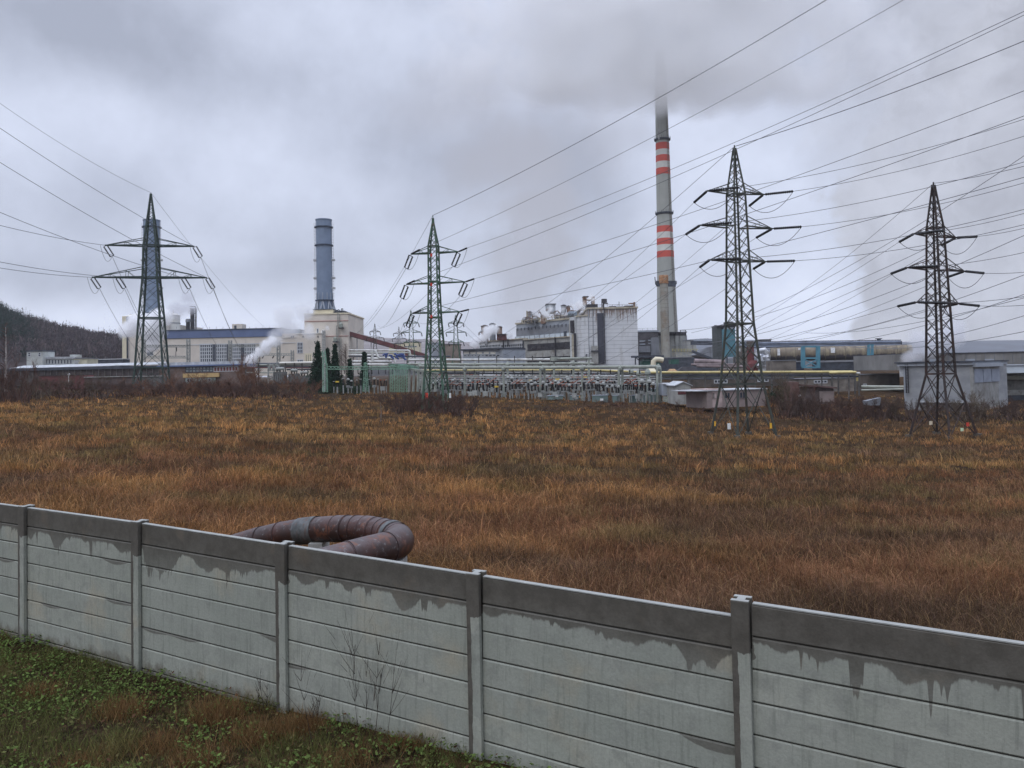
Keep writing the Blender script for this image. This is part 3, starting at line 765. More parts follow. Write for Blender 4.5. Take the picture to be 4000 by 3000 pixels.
def jumper(par, a, b, drop, r=.035):
    mb = MB(); mb.tube(sagpts(Vector(a), Vector(b), drop, 12), r, 4); return mb.build('jumper_loop', WIRE, par)
def plate(par, a, w, h, m, nm='marker_plate', lab=None):
    mb = MB(); a = Vector(a); mb.box(a.x-w/2, a.x+w/2, a.y-.03, a.y+.03, a.z-h/2, a.z+h/2); o = mb.build(nm, m, par)
    if lab: o['label'] = lab
    return o
def toward(a, b, L): a = Vector(a); b = Vector(b); return a+(b-a).normalized()*L

def anchor_pylon(T, arms, far, near, glab, ins=3.2, r=.165, insn=3.5):
    """arms: tips pairs top..bottom; far/near: lists of wire end points for L and R of each arm."""
    i = 0
    for (tl, tr) in arms:
        for tip in (tl, tr):
            f, n = far[i], near[i]; i += 1
            a = toward(tip, f, .25); b = toward(tip, f, ins+.25); dn = (n-tip).normalized(); dn.z -= .14; dn.normalize(); c = tip+dn*.25; d_ = tip+dn*(insn+.25)
            insulator(T.root, a, b, r); insulator(T.root, c, d_, r)
            lk = MB(); lk.beam(tip, a, .14); lk.beam(tip, c, .14); lk.build('tension_link', T.m, T.root)
            jumper(T.root, b, d_, 1.55)
            pos_ = ('top', 'middle', 'lowest')[(i-1)//2]+' crossarm, '+('left', 'right')[(i-1) % 2]+' end'
            cable(b, f, (f-b).length*.012, WR, 'conductor from the %s of %s down to the switchyard' % (pos_, glab), 'conductors from %s to the switchyard' % glab)
            cable(d_, n, (n-d_).length*.032, WR, 'conductor rising rightwards from the %s of %s' % (pos_, glab), 'conductors right of %s' % glab)
WR = .026
# gantry points in the switchyard where lines come down
def G(px, py=1415, d=185): return P(px, py, d)

# --- brown pylon on the right (90 m)
TB = Tower('lattice_pylon', 'rust brown lattice pylon at the right with three crossarms and splayed feet', 3684, 1702, 90, R(27),
           [(1702, 2.48), (1460, 1.08), (1182, .86), (890, .64), (745, .16), (722, .10)], STEEL_B, leg=.23, brace=.10, panel=.8)
arms = [TB.arm(920, 3.85, 3.85, 1.2), TB.arm(1052, 5.25, 5.25, 1.35), TB.arm(1183, 3.85, 3.85, 1.25)]
far = [G(2700, 1400, 200), G(2860, 1380, 200), G(2600, 1400, 195), G(2780, 1400, 200), G(2500, 1410, 190), G(2640, 1415, 195)]
near = [P(4420, 715, 68), P(4420, 752, 68), P(4420, 830, 68), P(4420, 968, 68), P(4420, 905, 68), P(4420, 1105, 68)]
near = [P(4420, 690, 68), P(4420, 745, 68), P(4420, 868, 68), P(4420, 975, 68), P(4420, 1070, 68), P(4420, 1112, 68)]
anchor_pylon(TB, arms, far, near, 'the brown pylon')
tb = TB.w(0, 0, TB.prof[-1][0]+.2)
cable(tb, G(2760, 1330, 215), 3, .03, 'thin earth wire running left from the tip of the brown pylon', None)
cable(tb, P(4420, 520, 68), .6, .03, 'thin earth wire running right from the tip of the brown pylon', None)
plate(TB.root, P(3636, 1652, 89), .36, .42, mat('cream_plate', (.7, .6, .45)), lab='small cream plate on the left leg')
plate(TB.root, P(3758, 1678, 87.5), .34, .36, mat('pale_green_plate', (.6, .75, .5)), lab='small pale green plate on the brace')
plate(TB.root, P(3780, 1658, 88), .32, .42, RED_P, lab='small red plate on the right leg')
# --- tall pylon in the middle right (90 m)
TM = Tower('lattice_pylon', 'tall grey green lattice pylon right of the striped chimney, with three crossarms', 2903, 1700, 90, R(19),
           [(1700, 2.62), (1500, 1.72), (1265, 1.12), (1020, .93), (760, .76), (590, .14), (578, .08)], STEEL_M, leg=.23, brace=.10, panel=.8)
arms = [TM.arm(752, 3.9, 3.9, 1.1), TM.arm(886, 5.0, 5.0, 1.2), TM.arm(1018, 3.85, 3.85, 1.2)]
far = [G(2000), G(2160), G(1910), G(2090), G(2230, 1420), G(2330, 1425)]
near = [P(4420, 320, 66), P(4420, 385, 66), P(4420, 500, 66), P(4420, 585, 66), P(4420, 700, 66), P(4420, 765, 66)]
anchor_pylon(TM, arms, far, near, 'the grey green pylon')
tm = TM.w(0, 0, TM.prof[-1][0]+.2)
cable(tm, G(1830, 1385, 215), 2.2, .035, 'earth wire running down left from the tip of the grey green pylon', None)
cable(tm, P(4420, -20, 66), .7, .04, 'earth wire rising right from the tip of the grey green pylon', None)
plate(TM.root, P(2848, 1665, 87.5), .36, .68, WHITE_P, lab='white plate on the front leg')
plate(TM.root, P(3011, 1663, 88), .24, .62, YEL_P, lab='yellow plate on the right leg')
plate(TM.root, P(2793, 1655, 89), .16, .55, YEL_P, lab='yellow plate on the left leg')
# --- green pylon in the middle (125 m)
TC = Tower('lattice_pylon', 'green lattice pylon standing in dark red shrubs left of the switchyard', 1705, 1625, 125, R(-11),
           [(1625, 1.95), (1450, 1.38), (1240, .88), (1100, .74), (962, .70), (870, .10), (848, .05)], STEEL_G, leg=.30, brace=.14, panel=1.0)
a1 = TC.arm(988, 3.9, 4.2, 1.1, .16); a2 = TC.arm(1106, 4.75, 5.3, 1.2, .16); a3 = TC.arm(1221, 3.8, 4.3, 1.1, .16)
c_near = [P(4600, -290, 55), P(4600, 125, 55), P(4600, -295, 56), P(4600, 250, 56), P(4600, 230, 55), P(4600, 430, 55)]
c_near = [P(3700, -98, 70), P(4600, -240, 55), P(4600, -232, 55), P(4600, 120, 55), P(4600, 230, 55), P(4600, 520, 55)]
c_far = [P(1395, 1300, 260), P(1470, 1285, 330), P(1475, 1270, 330), P(1640, 1262, 270), P(1470, 1310, 330), P(1560, 1300, 370)]
k = 0
for tl, tr in (a1, a2, a3):
    for tip in (tl, tr):
        n = c_near[k]; f = c_far[k]; k += 1
        lo = tip+Vector((-1.0, 1.5, -2.1)) if True else tip
        insulator(TC.root, tip+Vector((0, .1, -.25)), lo, .15, True, .62)
        e = toward(tip, n, 2.4); insulator(TC.root, toward(tip, n, .2), e, .15)
        jumper(TC.root, lo, e+Vector((0, 0, -.1)), 1.3)
        pos_ = ('top', 'middle', 'lowest')[(k-1)//2]+' crossarm, '+('left', 'right')[(k-1) % 2]+' end'
        cable(lo, f, (f-lo).length*.012, .038, 'conductor from the %s of the green pylon to a distant one' % pos_, 'conductors behind the green pylon', WIREL)
        cable(e, n, (n-e).length*.014, WR*1.05, 'conductor crossing the sky rightwards from the %s of the green pylon' % pos_, 'conductors right of the green pylon')
tc_ = TC.w(0, 0, TC.prof[-1][0]+.3)
cable(tc_, P(3400, -105, 75), 1.0, .04, 'earth wire rising right from the tip of the green pylon past the chimney top', None)
cable(tc_, P(1395, 1300, 260), 2, .03, 'earth wire running down left from the tip of the green pylon', None, WIREL)
plate(TC.root, P(1667, 1546, 122), .42, .9, RED_P, lab='red plate on the left foot'); plate(TC.root, P(1758, 1545, 121), .3, .75, WHITE_P, lab='white plate on the right foot')
for y in (996, 1111, 1236): plate(TC.root, P(1685, y, 123.6), .32, .5, RED_P, lab='small red plate beside a crossarm')
# --- broad two arm pylon on the left (200 m)
TL = Tower('lattice_pylon', 'tall dark green lattice pylon on the left with two wide crossarms', 594, 1505, 200, R(12),
           [(1505, 3.7), (1436, 3.3), (1243, 2.55), (1085, 1.75), (960, 1.50), (765, .14), (757, .1)], STEEL_D, leg=.40, brace=.17, panel=.9)
b1 = TL.arm(960, 11.1, 10.6, 1.9, .28); b2 = TL.arm(1084, 14.2, 13.7, 2.6, .30)
def ml(T, tips, t): return tips[0].lerp(tips[1], t)
pts = [(b1[0], P(-600, 560, 120), P(700, 1420, 330)), (b1[1], P(-600, -60, 120), P(1200, 1470, 420)),
       (b2[0], P(-600, 920, 120), P(600, 1440, 330)), (ml(TL, b2, .215), P(-600, 880-40, 120), P(740, 1430, 330)), (ml(TL, b2, .785), P(-600, 525, 120), P(880, 1420, 340)), (b2[1], P(-600, 170, 120), P(1000, 1425, 360))]
pts[0] = (b1[0], P(-600, 700, 130), P(640, 1400, 330))
pts[1] = (b1[1], P(-600, 80, 130), P(960, 1395, 420))
pts[2] = (b2[0], P(-600, 915, 130), P(560, 1400, 330))
pts[3] = (pts[3][0], P(-600, 880, 130), P(640, 1410, 330))
pts[4] = (pts[4][0], P(-600, 560, 130), P(880, 1400, 340))
pts[5] = (b2[1], P(-600, 245, 130), P(960, 1395, 400))
for tip, n, f in pts:
    lo = tip+Vector((1.2, 1.2, -2.7)); insulator(TL.root, tip+Vector((.1, 0, -.2)), lo, .20, True, .95)
    e = tip+Vector((-.9, -.6, -.1)); jumper(TL.root, e, lo, 2.6, .05)
    cable(tip, n, (n-tip).length*.022, .062, 'conductor sweeping up to the left edge from the two arm pylon', 'conductors left of the two arm pylon', WIREL)
    cable(lo, f, (f-lo).length*.012, .055, 'conductor running down behind the two arm pylon to the plant', 'conductors behind the two arm pylon', WIREL)
tl_ = TL.w(0, 0, TL.prof[-1][0]+.3)
cable(tl_, P(-600, -60, 130), 3, .045, 'thin earth wire running to the upper left from the tip of the two arm pylon', None, WIREL)
cable(tl_, P(1100, 1330, 420), 4, .045, 'thin earth wire running down right from the tip of the two arm pylon', None, WIREL)
# --- small distant pylons
def small(px, pyt, pyb, d, lab, arms, m=STEEL_M, hw=1.9, wire=None):
    t = Tower('lattice_pylon', lab, px, pyb, d, R(8), [(pyb, hw), (pyb-(pyb-pyt)*.45, hw*.5), (pyt+(pyb-pyt)*.17, hw*.36), (pyt, .1)], m, leg=.26, brace=.12, panel=1.3)
    out = []
    for y, w in arms:
        tt = t.arm(y, w, w, .9, .22)
        for q in tt:
            insulator(t.root, q+Vector((0, 0, -.2)), q+Vector((.3, 0, -1.5)), .22); out.append(q)
    return t, out
s1, o1 = small(1466, 1266, 1405, 330, 'small distant lattice pylon seen above the red conveyor', [(1296, 2.2), (1320, 3.7)], STEEL_M, 1.1)
s2, o2 = small(1560, 1277, 1400, 380, 'faint small distant lattice pylon standing behind the lower end of the red conveyor', [(1303, 2.8), (1323, 3.4), (1343, 2.5)], STEEL_M, 1.0)
s3, o3 = small(1609, 1214, 1458, 270, 'distant green lattice pylon just left of the green three arm pylon', [(1262, 2.6), (1298, 3.5), (1338, 2.6)], STEEL_G, 1.6)
s4, o4 = small(1783, 1232, 1425, 270, 'distant green lattice pylon just right of the green three arm pylon', [(1262, 2.6), (1298, 3.5), (1336, 2.6)], STEEL_G, 1.5)
for q in o3[::2]: cable(q, P(1500, 1400, 340), 2, .05, 'thin conductor low behind the distant green pylons', 'thin conductors behind the distant pylons', WIREL)
for q in o4[1::2]: cable(q, P(1990, 1390, 330), 2, .05, 'thin conductor low behind the distant green pylons', 'thin conductors behind the distant pylons', WIREL)
# --- other lines crossing the lower right sky between pylons outside the frame and the switchyard
for (a, b, s) in [((2950, 1335, 210), (4300, 955, 85), 3), ((2620, 1350, 210), (4300, 780, 85), 4), ((3150, 1300, 210), (4300, 1080, 85), 2), ((3050, 1345, 210), (4300, 1040, 85), 3),
                  ((3330, 1355, 210), (4300, 1135, 85), 2), ((3300, 1350, 210), (4300, 1230, 85), 2), ((2700, 1300, 210), (4300, 400, 85), 4), ((2640, 1290, 210), (3700, 930, 110), 3)]:
    cable(P(*a), P(*b), s, .042, 'thin conductor low across the right hand sky behind the brown pylon', 'thin conductors low at the right', WIREL)
# ---------------------------------------------------------------- plant materials
BEIGE = mat('beige_cladding', (.62, .565, .49), .7, .10, .15, streak=((.36, .32, .27), .25, .6, .05))
CREAM = mat('cream_cladding', (.66, .60, .44), .7, .10, .2, streak=((.35, .30, .2), .3, .6, .06))
CREAMW = mat('cream_white_shell', (.70, .68, .61), .7, .10, .15, streak=((.40, .36, .30), .3, .5, .05))
BLUE = mat('blue_roof_band', (.115, .155, .27), .6, .12, .2)
BLUEC = mat('blue_grey_steel', (.19, .245, .335), .55, .10, .25, streak=((.12, .15, .20), .35, .8, .03))
BLUECD = mat('dark_blue_band', (.055, .075, .11), .6, .2, .5)
GLASS = mat('dark_window_glass', (.035, .045, .06), .18, .5, .6, spec=.5)
DGLASS = mat('sooty_glazing', (.028, .026, .032), .5, .5, .8, dirt=((.09, .08, .08), .5, .7))
FRM = mat('pale_window_frame', (.50, .52, .54), .7, .1, 2)
REDB = mat('maroon_gallery_cladding', (.155, .055, .055), .7, .25, .3, dirt=((.08, .04, .04), .5, .4))
REDL = mat('red_ledge', (.36, .15, .13), .7, .2, .5)
WSID = mat('white_siding', (.50, .52, .55), .75, .10, .12, streak=((.36, .36, .36), .35, .5, .04))
CONC = mat('grey_concrete', (.34, .34, .32), .85, .22, .4, streak=((.16, .14, .12), .5, .9, .08), dirt=((.18, .16, .14), .35, .3))
CONCG = mat('pale_green_concrete', (.29, .31, .27), .85, .25, .8, streak=((.2, .2, .18), .4, 2, .2))
CONCB = mat('beige_stained_concrete', (.44, .40, .31), .85, .25, .4, streak=((.20, .12, .07), .6, .9, .07))
DARK = mat('dark_sooty_steel', (.038, .036, .042), .7, .4, .6)
DARKB = mat('dark_bluish_steel', (.060, .068, .085), .7, .35, .6)
GREY = mat('mid_grey_cladding', (.20, .21, .23), .75, .2, .3, streak=((.1, .1, .1), .4, .6, .05))
GREYL = mat('light_blue_grey_cladding', (.33, .36, .40), .75, .15, .2, streak=((.2, .2, .22), .35, .6, .05))
LBLUE = mat('pale_blue_panels', (.52, .58, .63), .6, .12, .3)
RUSTY = mat('rusty_vessel', (.24, .14, .09), .8, .5, .5, dirt=((.38, .36, .33), .6, .5))
VESS = mat('grey_vessel', (.32, .33, .34), .55, .3, .5, dirt=((.20, .10, .06), .5, .6), metal=.2)
TEAL = mat('teal_cladding', (.09, .215, .26), .65, .15, .3)
TURQ = mat('turquoise_steel', (.09, .24, .31), .6, .15, .5)
PIPEW = mat('white_insulated_pipe', (.58, .58, .55), .5, .2, .6, dirt=((.30, .27, .22), .4, .5))
PIPEY = mat('yellow_pipe', (.56, .47, .21), .5, .2, .5)
PIPEG = mat('grey_green_pipe', (.36, .38, .33), .6, .25, .5, dirt=((.2, .18, .14), .5, .5))
PIPEBL = mat('blue_pipe', (.045, .075, .22), .5, .2, .5)
ROOFW = mat('pale_wet_roof', (.46, .48, .50), .5, .25, .5, dirt=((.25, .25, .24), .5, .4), spec=.4)
PINK = mat('pink_render', (.27, .22, .205), .85, .2, .8, dirt=((.24, .18, .17), .5, .8))
BRICKR = mat('red_brick', (.13, .075, .065), .9, .3, 1.2)
CHW = mat('chimney_concrete', (.36, .37, .34), .85, .08, .15, streak=((.24, .24, .20), .35, .5, .01))
CHR = mat('chimney_red_band', (.56, .10, .075), .8, .10, .3); CHL = mat('chimney_white_band', (.62, .62, .58), .8, .08, .3)
SILV = mat('silver_insulation', (.50, .51, .53), .35, .35, .7, metal=.4, bump=.6)
GREENM = mat('green_machine', (.03, .10, .075), .5, .3, .6)
YELW = mat('ochre_wall', (.50, .35, .16), .8, .2, .5)
TEALB = mat('teal_grey_cabinet', (.16, .22, .21), .6, .25, .8)

def vcyl(mb, px0, px1, py0, py1, d, n=28, r1=None, zb=None):
    """vertical cylinder seen between photo columns/rows at depth d"""
    c = P((px0+px1)/2, (py0+py1)/2, d); r = (P(px1, py1, d).x-P(px0, py1, d).x)/2
    zt = P((px0+px1)/2, py0, d).z; z0 = P((px0+px1)/2, py1, d).z if zb is None else zb
    mb.lathe((c.x, c.y, 0), [(r, z0), (r if r1 is None else r1, zt)], n); return c, r, z0, zt
def pb(mb, px0, px1, py0, py1, d, th=2.0):
    """axis aligned box facing the camera"""
    a = P(px0, (py0+py1)/2, d); b = P(px1, (py0+py1)/2, d); cx = (px0+px1)/2
    z0 = P(cx, py1, d).z; z1 = P(cx, py0, d).z; mb.box(a.x, b.x, d, d+th, z0, z1); return a.x, b.x, z0, z1
def railing(fr, mb, u0, u1, v, z, h=1.1, st=2.5, w=.09):
    mb.beam(fr.p3(u0, v, z+h), fr.p3(u1, v, z+h), w); mb.beam(fr.p3(u0, v, z+h*.5), fr.p3(u1, v, z+h*.5), w*.7)
    n = max(1, int(abs(u1-u0)/st))
    for i in range(n+1): q = fr.p3(u0+(u1-u0)*i/n, v, z); mb.beam(q, q+Vector((0, 0, h)), w)
def siding(fr, mb, u0, u1, z0, z1, step, v=-.03, h=.10):
    z = z0+step
    while z < z1-.1: fr.box(mb, u0, u1, v, -.002, z-h/2, z+h/2); z += step

# ---- left: turbine hall with blue roof band
F1 = Frame(480, 400, 1000, 400)
th = thing('turbine_hall', 'long beige power station hall with a blue roof band and gridded windows', 'building', F1.base())
b = MB(); F1.pbox(b, 642, 1190, 1318, 1470, 0, 55); b.build('wall', BEIGE, th)
b = MB(); F1.pbox(b, 640, 1102, 1288, 1318, -.5, 54); b.build('roof_band', BLUE, th)
b = MB(); F1.pbox(b, 638, 1104, 1285, 1289, -.8, 54.4); b.build('roof_edge', BLUECD, th)
b = MB(); F1.pbox(b, 1102, 1170, 1286, 1318, 2, 50); b.build('grey_end_roof', GREYL, th)
b = MB(); F1.pbox(b, 1102, 1190, 1302, 1319, -.4, 50); b.build('end_bay', BEIGE, th)
b = MB(); F1.pbox(b, 505, 1190, 1344, 1346.5, -.25, 0); b.build('ledge', FRM, th)
b = MB(); F1.pbox(b, 480, 641, 1262, 1470, -.6, 50); b.build('end_block', BEIGE, th)
b = MB(); F1.pbox(b, 482, 500, 1236, 1470, -1.2, 20); b.build('cream_corner', CREAM, th)
b = MB(); F1.pbox(b, 500, 503, 1238, 1470, -1.6, 1); b.build('corner_dark_strip', DARKB, th)  # solid dark strip standing proud of the cream corner
for (a, c, n) in ((782, 830, 6), (844, 886, 6), (903, 941, 5), (955, 997, 6)): window(F1, th, a, c, 1344, 1414, n, 5, GLASS, FRM, bar=.42)
for (a, c) in ((831, 843), (887, 902), (942, 954)):
    b = MB(); F1.pbox(b, a, c, 1345, 1414, -.5, .2); b.build('window_pier', DARKB, th)
window(F1, th, 577, 600, 1357, 1388, 3, 2, GLASS, FRM, v=-.68, bar=.25); window(F1, th, 1157, 1175, 1324, 1376, 3, 3, GLASS, FRM, bar=.35)
b = MB(); F1.pbox(b, 898, 938, 1264, 1288, 3, 9); o = b.build('roof_hut', BEIGE, th); b = MB(); F1.pbox(b, 907, 916, 1270, 1284, 2.9, 3.2); b.build('hut_door', GLASS, o)
for x in (1140, 1178, 1236):
    b = MB(); F1.pbox(b, x-2, x+2, 1311, 1319, -.6, -.2); b.build('vent', DARK, th)
b = MB()
for x in range(660, 1100, 26): u, z = F1.uz(x, 1284); b.beam(F1.p3(u, 1, z), F1.p3(u, 1, z+1.1), .12)
b.build('roof_posts', GREY, th)
# two cream tanks behind its left end
for (a, c, y0, dd, lab) in ((484, 574, 1238, 415, 'wide cream round tank rising behind the left end of the beige hall'), (634, 702, 1232, 412, 'cream round tank with a grey ledge behind the lattice pylon, right of the wider one')):
    b = MB(); cc, r, z0, zt = vcyl(b, a, c, y0, 1460, dd, 36); t = thing('storage_tank', lab, 'tank', (cc.x, cc.y, z0)); b.build('shell', CREAMW, t, smooth=True)
    b = MB(); b.lathe((cc.x, cc.y, 0), [(r+.25, zt-.3), (r+.25, zt), (r*.6, zt+1.0), (.3, zt+1.5)], 36); b.build('tank_roof', CREAMW, t, smooth=True)
    b = MB(); b.lathe((cc.x, cc.y, 0), [(r+.18, zt-4.5), (r+.18, zt-4.1)], 36); b.build('ledge', GREY, t)
    b = MB(); b.beam((cc.x+2, cc.y-1, zt), (cc.x+2, cc.y-1, zt+3), .2); b.beam((cc.x-2, cc.y-1, zt), (cc.x-2, cc.y-1, zt+1.6), .8); b.build('vent_pipe', CREAMW, t)
b = MB(); cc, r, z0, zt = vcyl(b, 640, 676, 1222, 1300, 430, 28); solo(b, 'round_vessel', CREAMW, 'narrow cream round vessel top behind the pylon at the left tank', 'vessel', smooth=True)
# black process stacks on the roof
b = MB(); c0, r0, z0, z1 = vcyl(b, 727, 742, 1250, 1300, 425, 16); t = thing('process_stack', 'short black process stack rising behind the blue roof band', 'stack', (c0.x, c0.y, z0)); b.build('shell', DARK, t, smooth=True)
b = MB(); b.lathe((c0.x, c0.y, 0), [(r0*1.25, z1-1.2), (r0*1.25, z1-.4), (r0, z1+.6)], 16); b.build('hood', GREY, t)
b = MB(); c0, r0, z0, z1 = vcyl(b, 744, 759, 1204, 1300, 425, 16); t = thing('process_stack', 'taller black process stack with a thin pale pipe behind the blue roof band', 'stack', (c0.x, c0.y, z0)); b.build('shell', DARK, t, smooth=True)
b = MB(); p0 = P(763, 1300, 424); p1 = P(763, 1198, 424); b.tube([p0, p1], .35, 8); q0 = P(767, 1300, 424); q1 = P(767, 1206, 424); b.tube([q0, q1], .25, 8); b.beam(P(742, 1206, 424), P(768, 1206, 424), .5); b.build('side_pipe', VESS, t)
b = MB()
for y in (1197, 1225, 1250): b.beam(P(741, y, 422), P(764, y, 422), .35)
b.build('platform', DARKB, t)

# ---- boiler house with the blue steel chimney
F2 = Frame(1190, 392, 1362, 392)
bh = thing('boiler_house', 'tall beige boiler house carrying the blue steel chimney in the left centre', 'building', F2.base())
b = MB(); U = F2.pbox(b, 1190, 1362, 1226, 1470, 0, 40); b.build('wall', BEIGE, bh)
b = MB(); F2.pbox(b, 1188, 1364, 1223, 1228, -.4, 40.4); b.build('parapet', CREAM, bh)
for y in (1254, 1313):
    b = MB(); F2.pbox(b, 1190 if y < 1300 else 1265, 1362, y-1, y+1, -.3, 0); b.build('ledge', REDL, bh)
b = MB(); F2.pbox(b, 1168, 1268, 1305, 1470, -6, 0); b.build('stair_annex', BEIGE, bh)
b = MB(); F2.pbox(b, 1166, 1270, 1303, 1306, -6.4, 0); b.build('annex_parapet', CREAMW, bh)
window(F2, bh, 1175, 1195, 1340, 1380, 3, 3, GLASS, FRM, v=-6.1, bar=.3); window(F2, bh, 1175, 1196, 1406, 1418, 3, 1, GLASS, FRM, v=-6.1, bar=.3)
window(F2, bh, 1205, 1228, 1384, 1414, 3, 1, GLASS, CREAM, v=-6.1, bar=.7); window(F2, bh, 1238, 1244, 1284, 1301, 1, 1, GLASS, FRM, v=-.1, bar=.3)
for x in (1159, 1197, 1254):
    b = MB(); F2.pbox(b, x-1.5, x+1.5, 1313, 1321, -6.3, -6); b.build('vent', DARK, bh)
b = MB(); F2.pbox(b, 1220, 1297, 1208, 1224, 2, 26); b.build('penthouse', CREAM, bh); b = MB(); F2.pbox(b, 1218, 1299, 1205.5, 1208.5, 1.6, 26.4); b.build('penthouse_roof', BLUECD, bh)
b = MB(); F2.pbox(b, 1300, 1338, 1211, 1224, 4, 20); b.build('roof_plant', DARKB, bh)
b = MB()
for (x0, y0, x1, y1) in ((1300, 1224, 1322, 1209), (1322, 1209, 1338, 1222), (1334, 1224, 1334, 1206), (1339, 1224, 1339, 1206), (1334, 1206, 1339, 1206), (1203, 1224, 1203, 1212)): b.beam(P(x0, y0, 395), P(x1, y1, 395), .35)
b.build('roof_frames', DARKB, bh)
# outside ladder shafts with cabins
b = MB()
for (x, y0, y1) in ((1322, 1224, 1275), (1317, 1272, 1318), (1323, 1322, 1420), (1330, 1322, 1420)):
    for dx in (-3, 3): b.beam(P(x+dx, y0, 391), P(x+dx, y1, 391), .25)
    for y in range(y0, y1, 5): b.beam(P(x-3, y, 391), P(x+3, y, 391), .16)
b.build('ladder', mat('grey_ladder', (.28, .29, .27)), bh)
for (x0, x1, y0, y1) in ((1325, 1336, 1264, 1279), (1302, 1314, 1320, 1333)):
    b = MB(); pb(b, x0, x1, y0, y1, 389, 2); b.hexa([P(x0-1, y0, 389), P(x1+1, y0, 389), P(x1+1, y0, 391), P(x0-1, y0, 391), P((x0+x1)/2-1, y0-6, 389.8), P((x0+x1)/2+1, y0-6, 389.8), P((x0+x1)/2+1, y0-6, 390.3), P((x0+x1)/2-1, y0-6, 390.3)]); o = b.build('service_cabin', mat('sage_cabin', (.26, .29, .25)), bh)
    b = MB(); pb(b, x0-3, x1+3, y1, y1+4, 388.4, 3.2); b.build('cabin_platform', DARK, o)

def steel_chimney(px, d, ytop, ybase, name, lab, rings, haze=False, struts=True):
    c = P(px, (ytop+1400)/2, d); r = mpp(d)*30.5; zt = P(px, ytop, d).z; zb = P(px, ybase, d).z
    t = thing('steel_chimney', lab, 'chimney', (c.x, c.y, zb))
    zz = lambda y: P(px, y, d).z
    b = MB(); b.lathe((c.x, c.y, 0), [(r*.93, zz(1222)), (r*.93, zz(1175)), (r, zz(1172)), (r, zt-.5), (r+.25, zt-.5), (r+.25, zt), (r*.9, zt), (r*.9, zt-4)], 40); b.build('shaft', BLUEC, t, smooth=True)
    for y in rings:
        b = MB(); b.lathe((c.x, c.y, 0), [(r+.1, zz(y+3)), (r+.75, zz(y+2)), (r+.75, zz(y-2)), (r+.1, zz(y-2.5))], 40); b.build('ring_platform', BLUECD, t)
    b = MB()      # caged ladders on both sides
    for s in (-1, 1):
        x = c.x+s*(r+.55)
        for dx in (-.35, .35): b.beam((x+dx, c.y-.5, zz(1195)), (x+dx, c.y-.5, zz(870)), .13)
        for k in range(int((zz(870)-zz(1195))/1.6)): z = zz(1195)+k*1.6; b.beam((x-.45, c.y-.5, z), (x+.45, c.y-.5, z), .16)
        for y in (1020, 1090, 1130): b.box(x-.9, x+.9, c.y-1, c.y+1, zz(y), zz(y)+1.0)
    b.build('side_ladder', mat('pale_ladder', (.40, .41, .42)), t)
    if struts:
        b = MB()
        for k in range(8):
            a = k*math.pi/4; p = Vector((c.x+math.cos(a)*r, c.y+math.sin(a)*r, zz(1176)))
            for da in (-.25, .25):
                q = Vector((c.x+math.cos(a+da)*r*1.42, c.y+math.sin(a+da)*r*1.42, zz(1224))); b.beam(p, q, .55)
        for k in range(12):
            a = k*math.pi/6; p = Vector((c.x+math.cos(a)*(r+.2), c.y+math.sin(a)*(r+.2), zz(1175))); b.beam(p, p+Vector((0, 0, zz(1145)-zz(1175))), .3)
        b.build('support_struts', GREYL, t)
    return t
steel_chimney(1268, 408, 858, 1222, 'a', 'thick blue grey steel chimney standing on the beige boiler house', (888, 959, 1174))
steel_chimney(594, 430, 860, 1440, 'b', 'thick blue grey steel chimney half hidden behind the left lattice pylon', (888, 959), struts=False)
# boiler block of the second chimney, seen through steam
F2b = Frame(512, 420, 660, 420); t = thing('boiler_block', 'pale block below the second blue chimney, veiled in steam behind the left pylon', 'building', F2b.base())
b = MB(); F2b.pbox(b, 575, 634, 1250, 1460, 0, 20); b.build('wall', CREAMW, t)

# ---- conveyor gallery
def gallery():
    a0 = P(1362, 1303, 396); a1 = P(1570, 1362, 410); a2 = P(1690, 1400, 418)
    t = thing('conveyor_gallery', 'long sloping maroon conveyor gallery with pale window strips', 'conveyor', (a1.x, a1.y, zg(a1.x, a1.y)))
    b = MB(); b.beam(a0, a1, 3.0, 2.1); b.beam(a1, a2, 3.0, 1.9); b.build('gallery_body', REDB, t)
    w = MB(); n = 9
    for i in range(n):
        t0 = (i+.15)/n; t1 = (i+.85)/n; p = a0.lerp(a2, t0)+Vector((0, -1.62, .25)); q = a0.lerp(a2, t1)+Vector((0, -1.62, .25))
        # follow the two leg path
        def on(s):
            L1 = (a1-a0).length; L2 = (a2-a1).length; k = s*(L1+L2)
            return a0.lerp(a1, k/L1) if k < L1 else a1.lerp(a2, (k-L1)/L2)
        for s0, s1 in ((t0, t1),):
            p = on(s0)+Vector((0, -1.58, .3)); q = on(s1)+Vector((0, -1.58, .3)); w.beam(p, q, .1, .75)
    w.build('window_strip', mat('milky_glazing', (.42, .42, .42), .4, .2, 1), t)
    s = MB(); 
    for px, yb in ((1395, 1420), (1450, 1420), (1580, 1420), (1598, 1420)):
        k = 1303+(px-1362)*.287; s.beam(P(px, k+3, 402), P(px, yb, 402), .5)
    s.build('trestle_leg', mat('pale_post', (.5, .5, .5)), t)
    s = MB(); pb(s, 1577, 1592, 1372, 1395, 408, 3); s.build('transfer_box', REDB, t)
gallery()
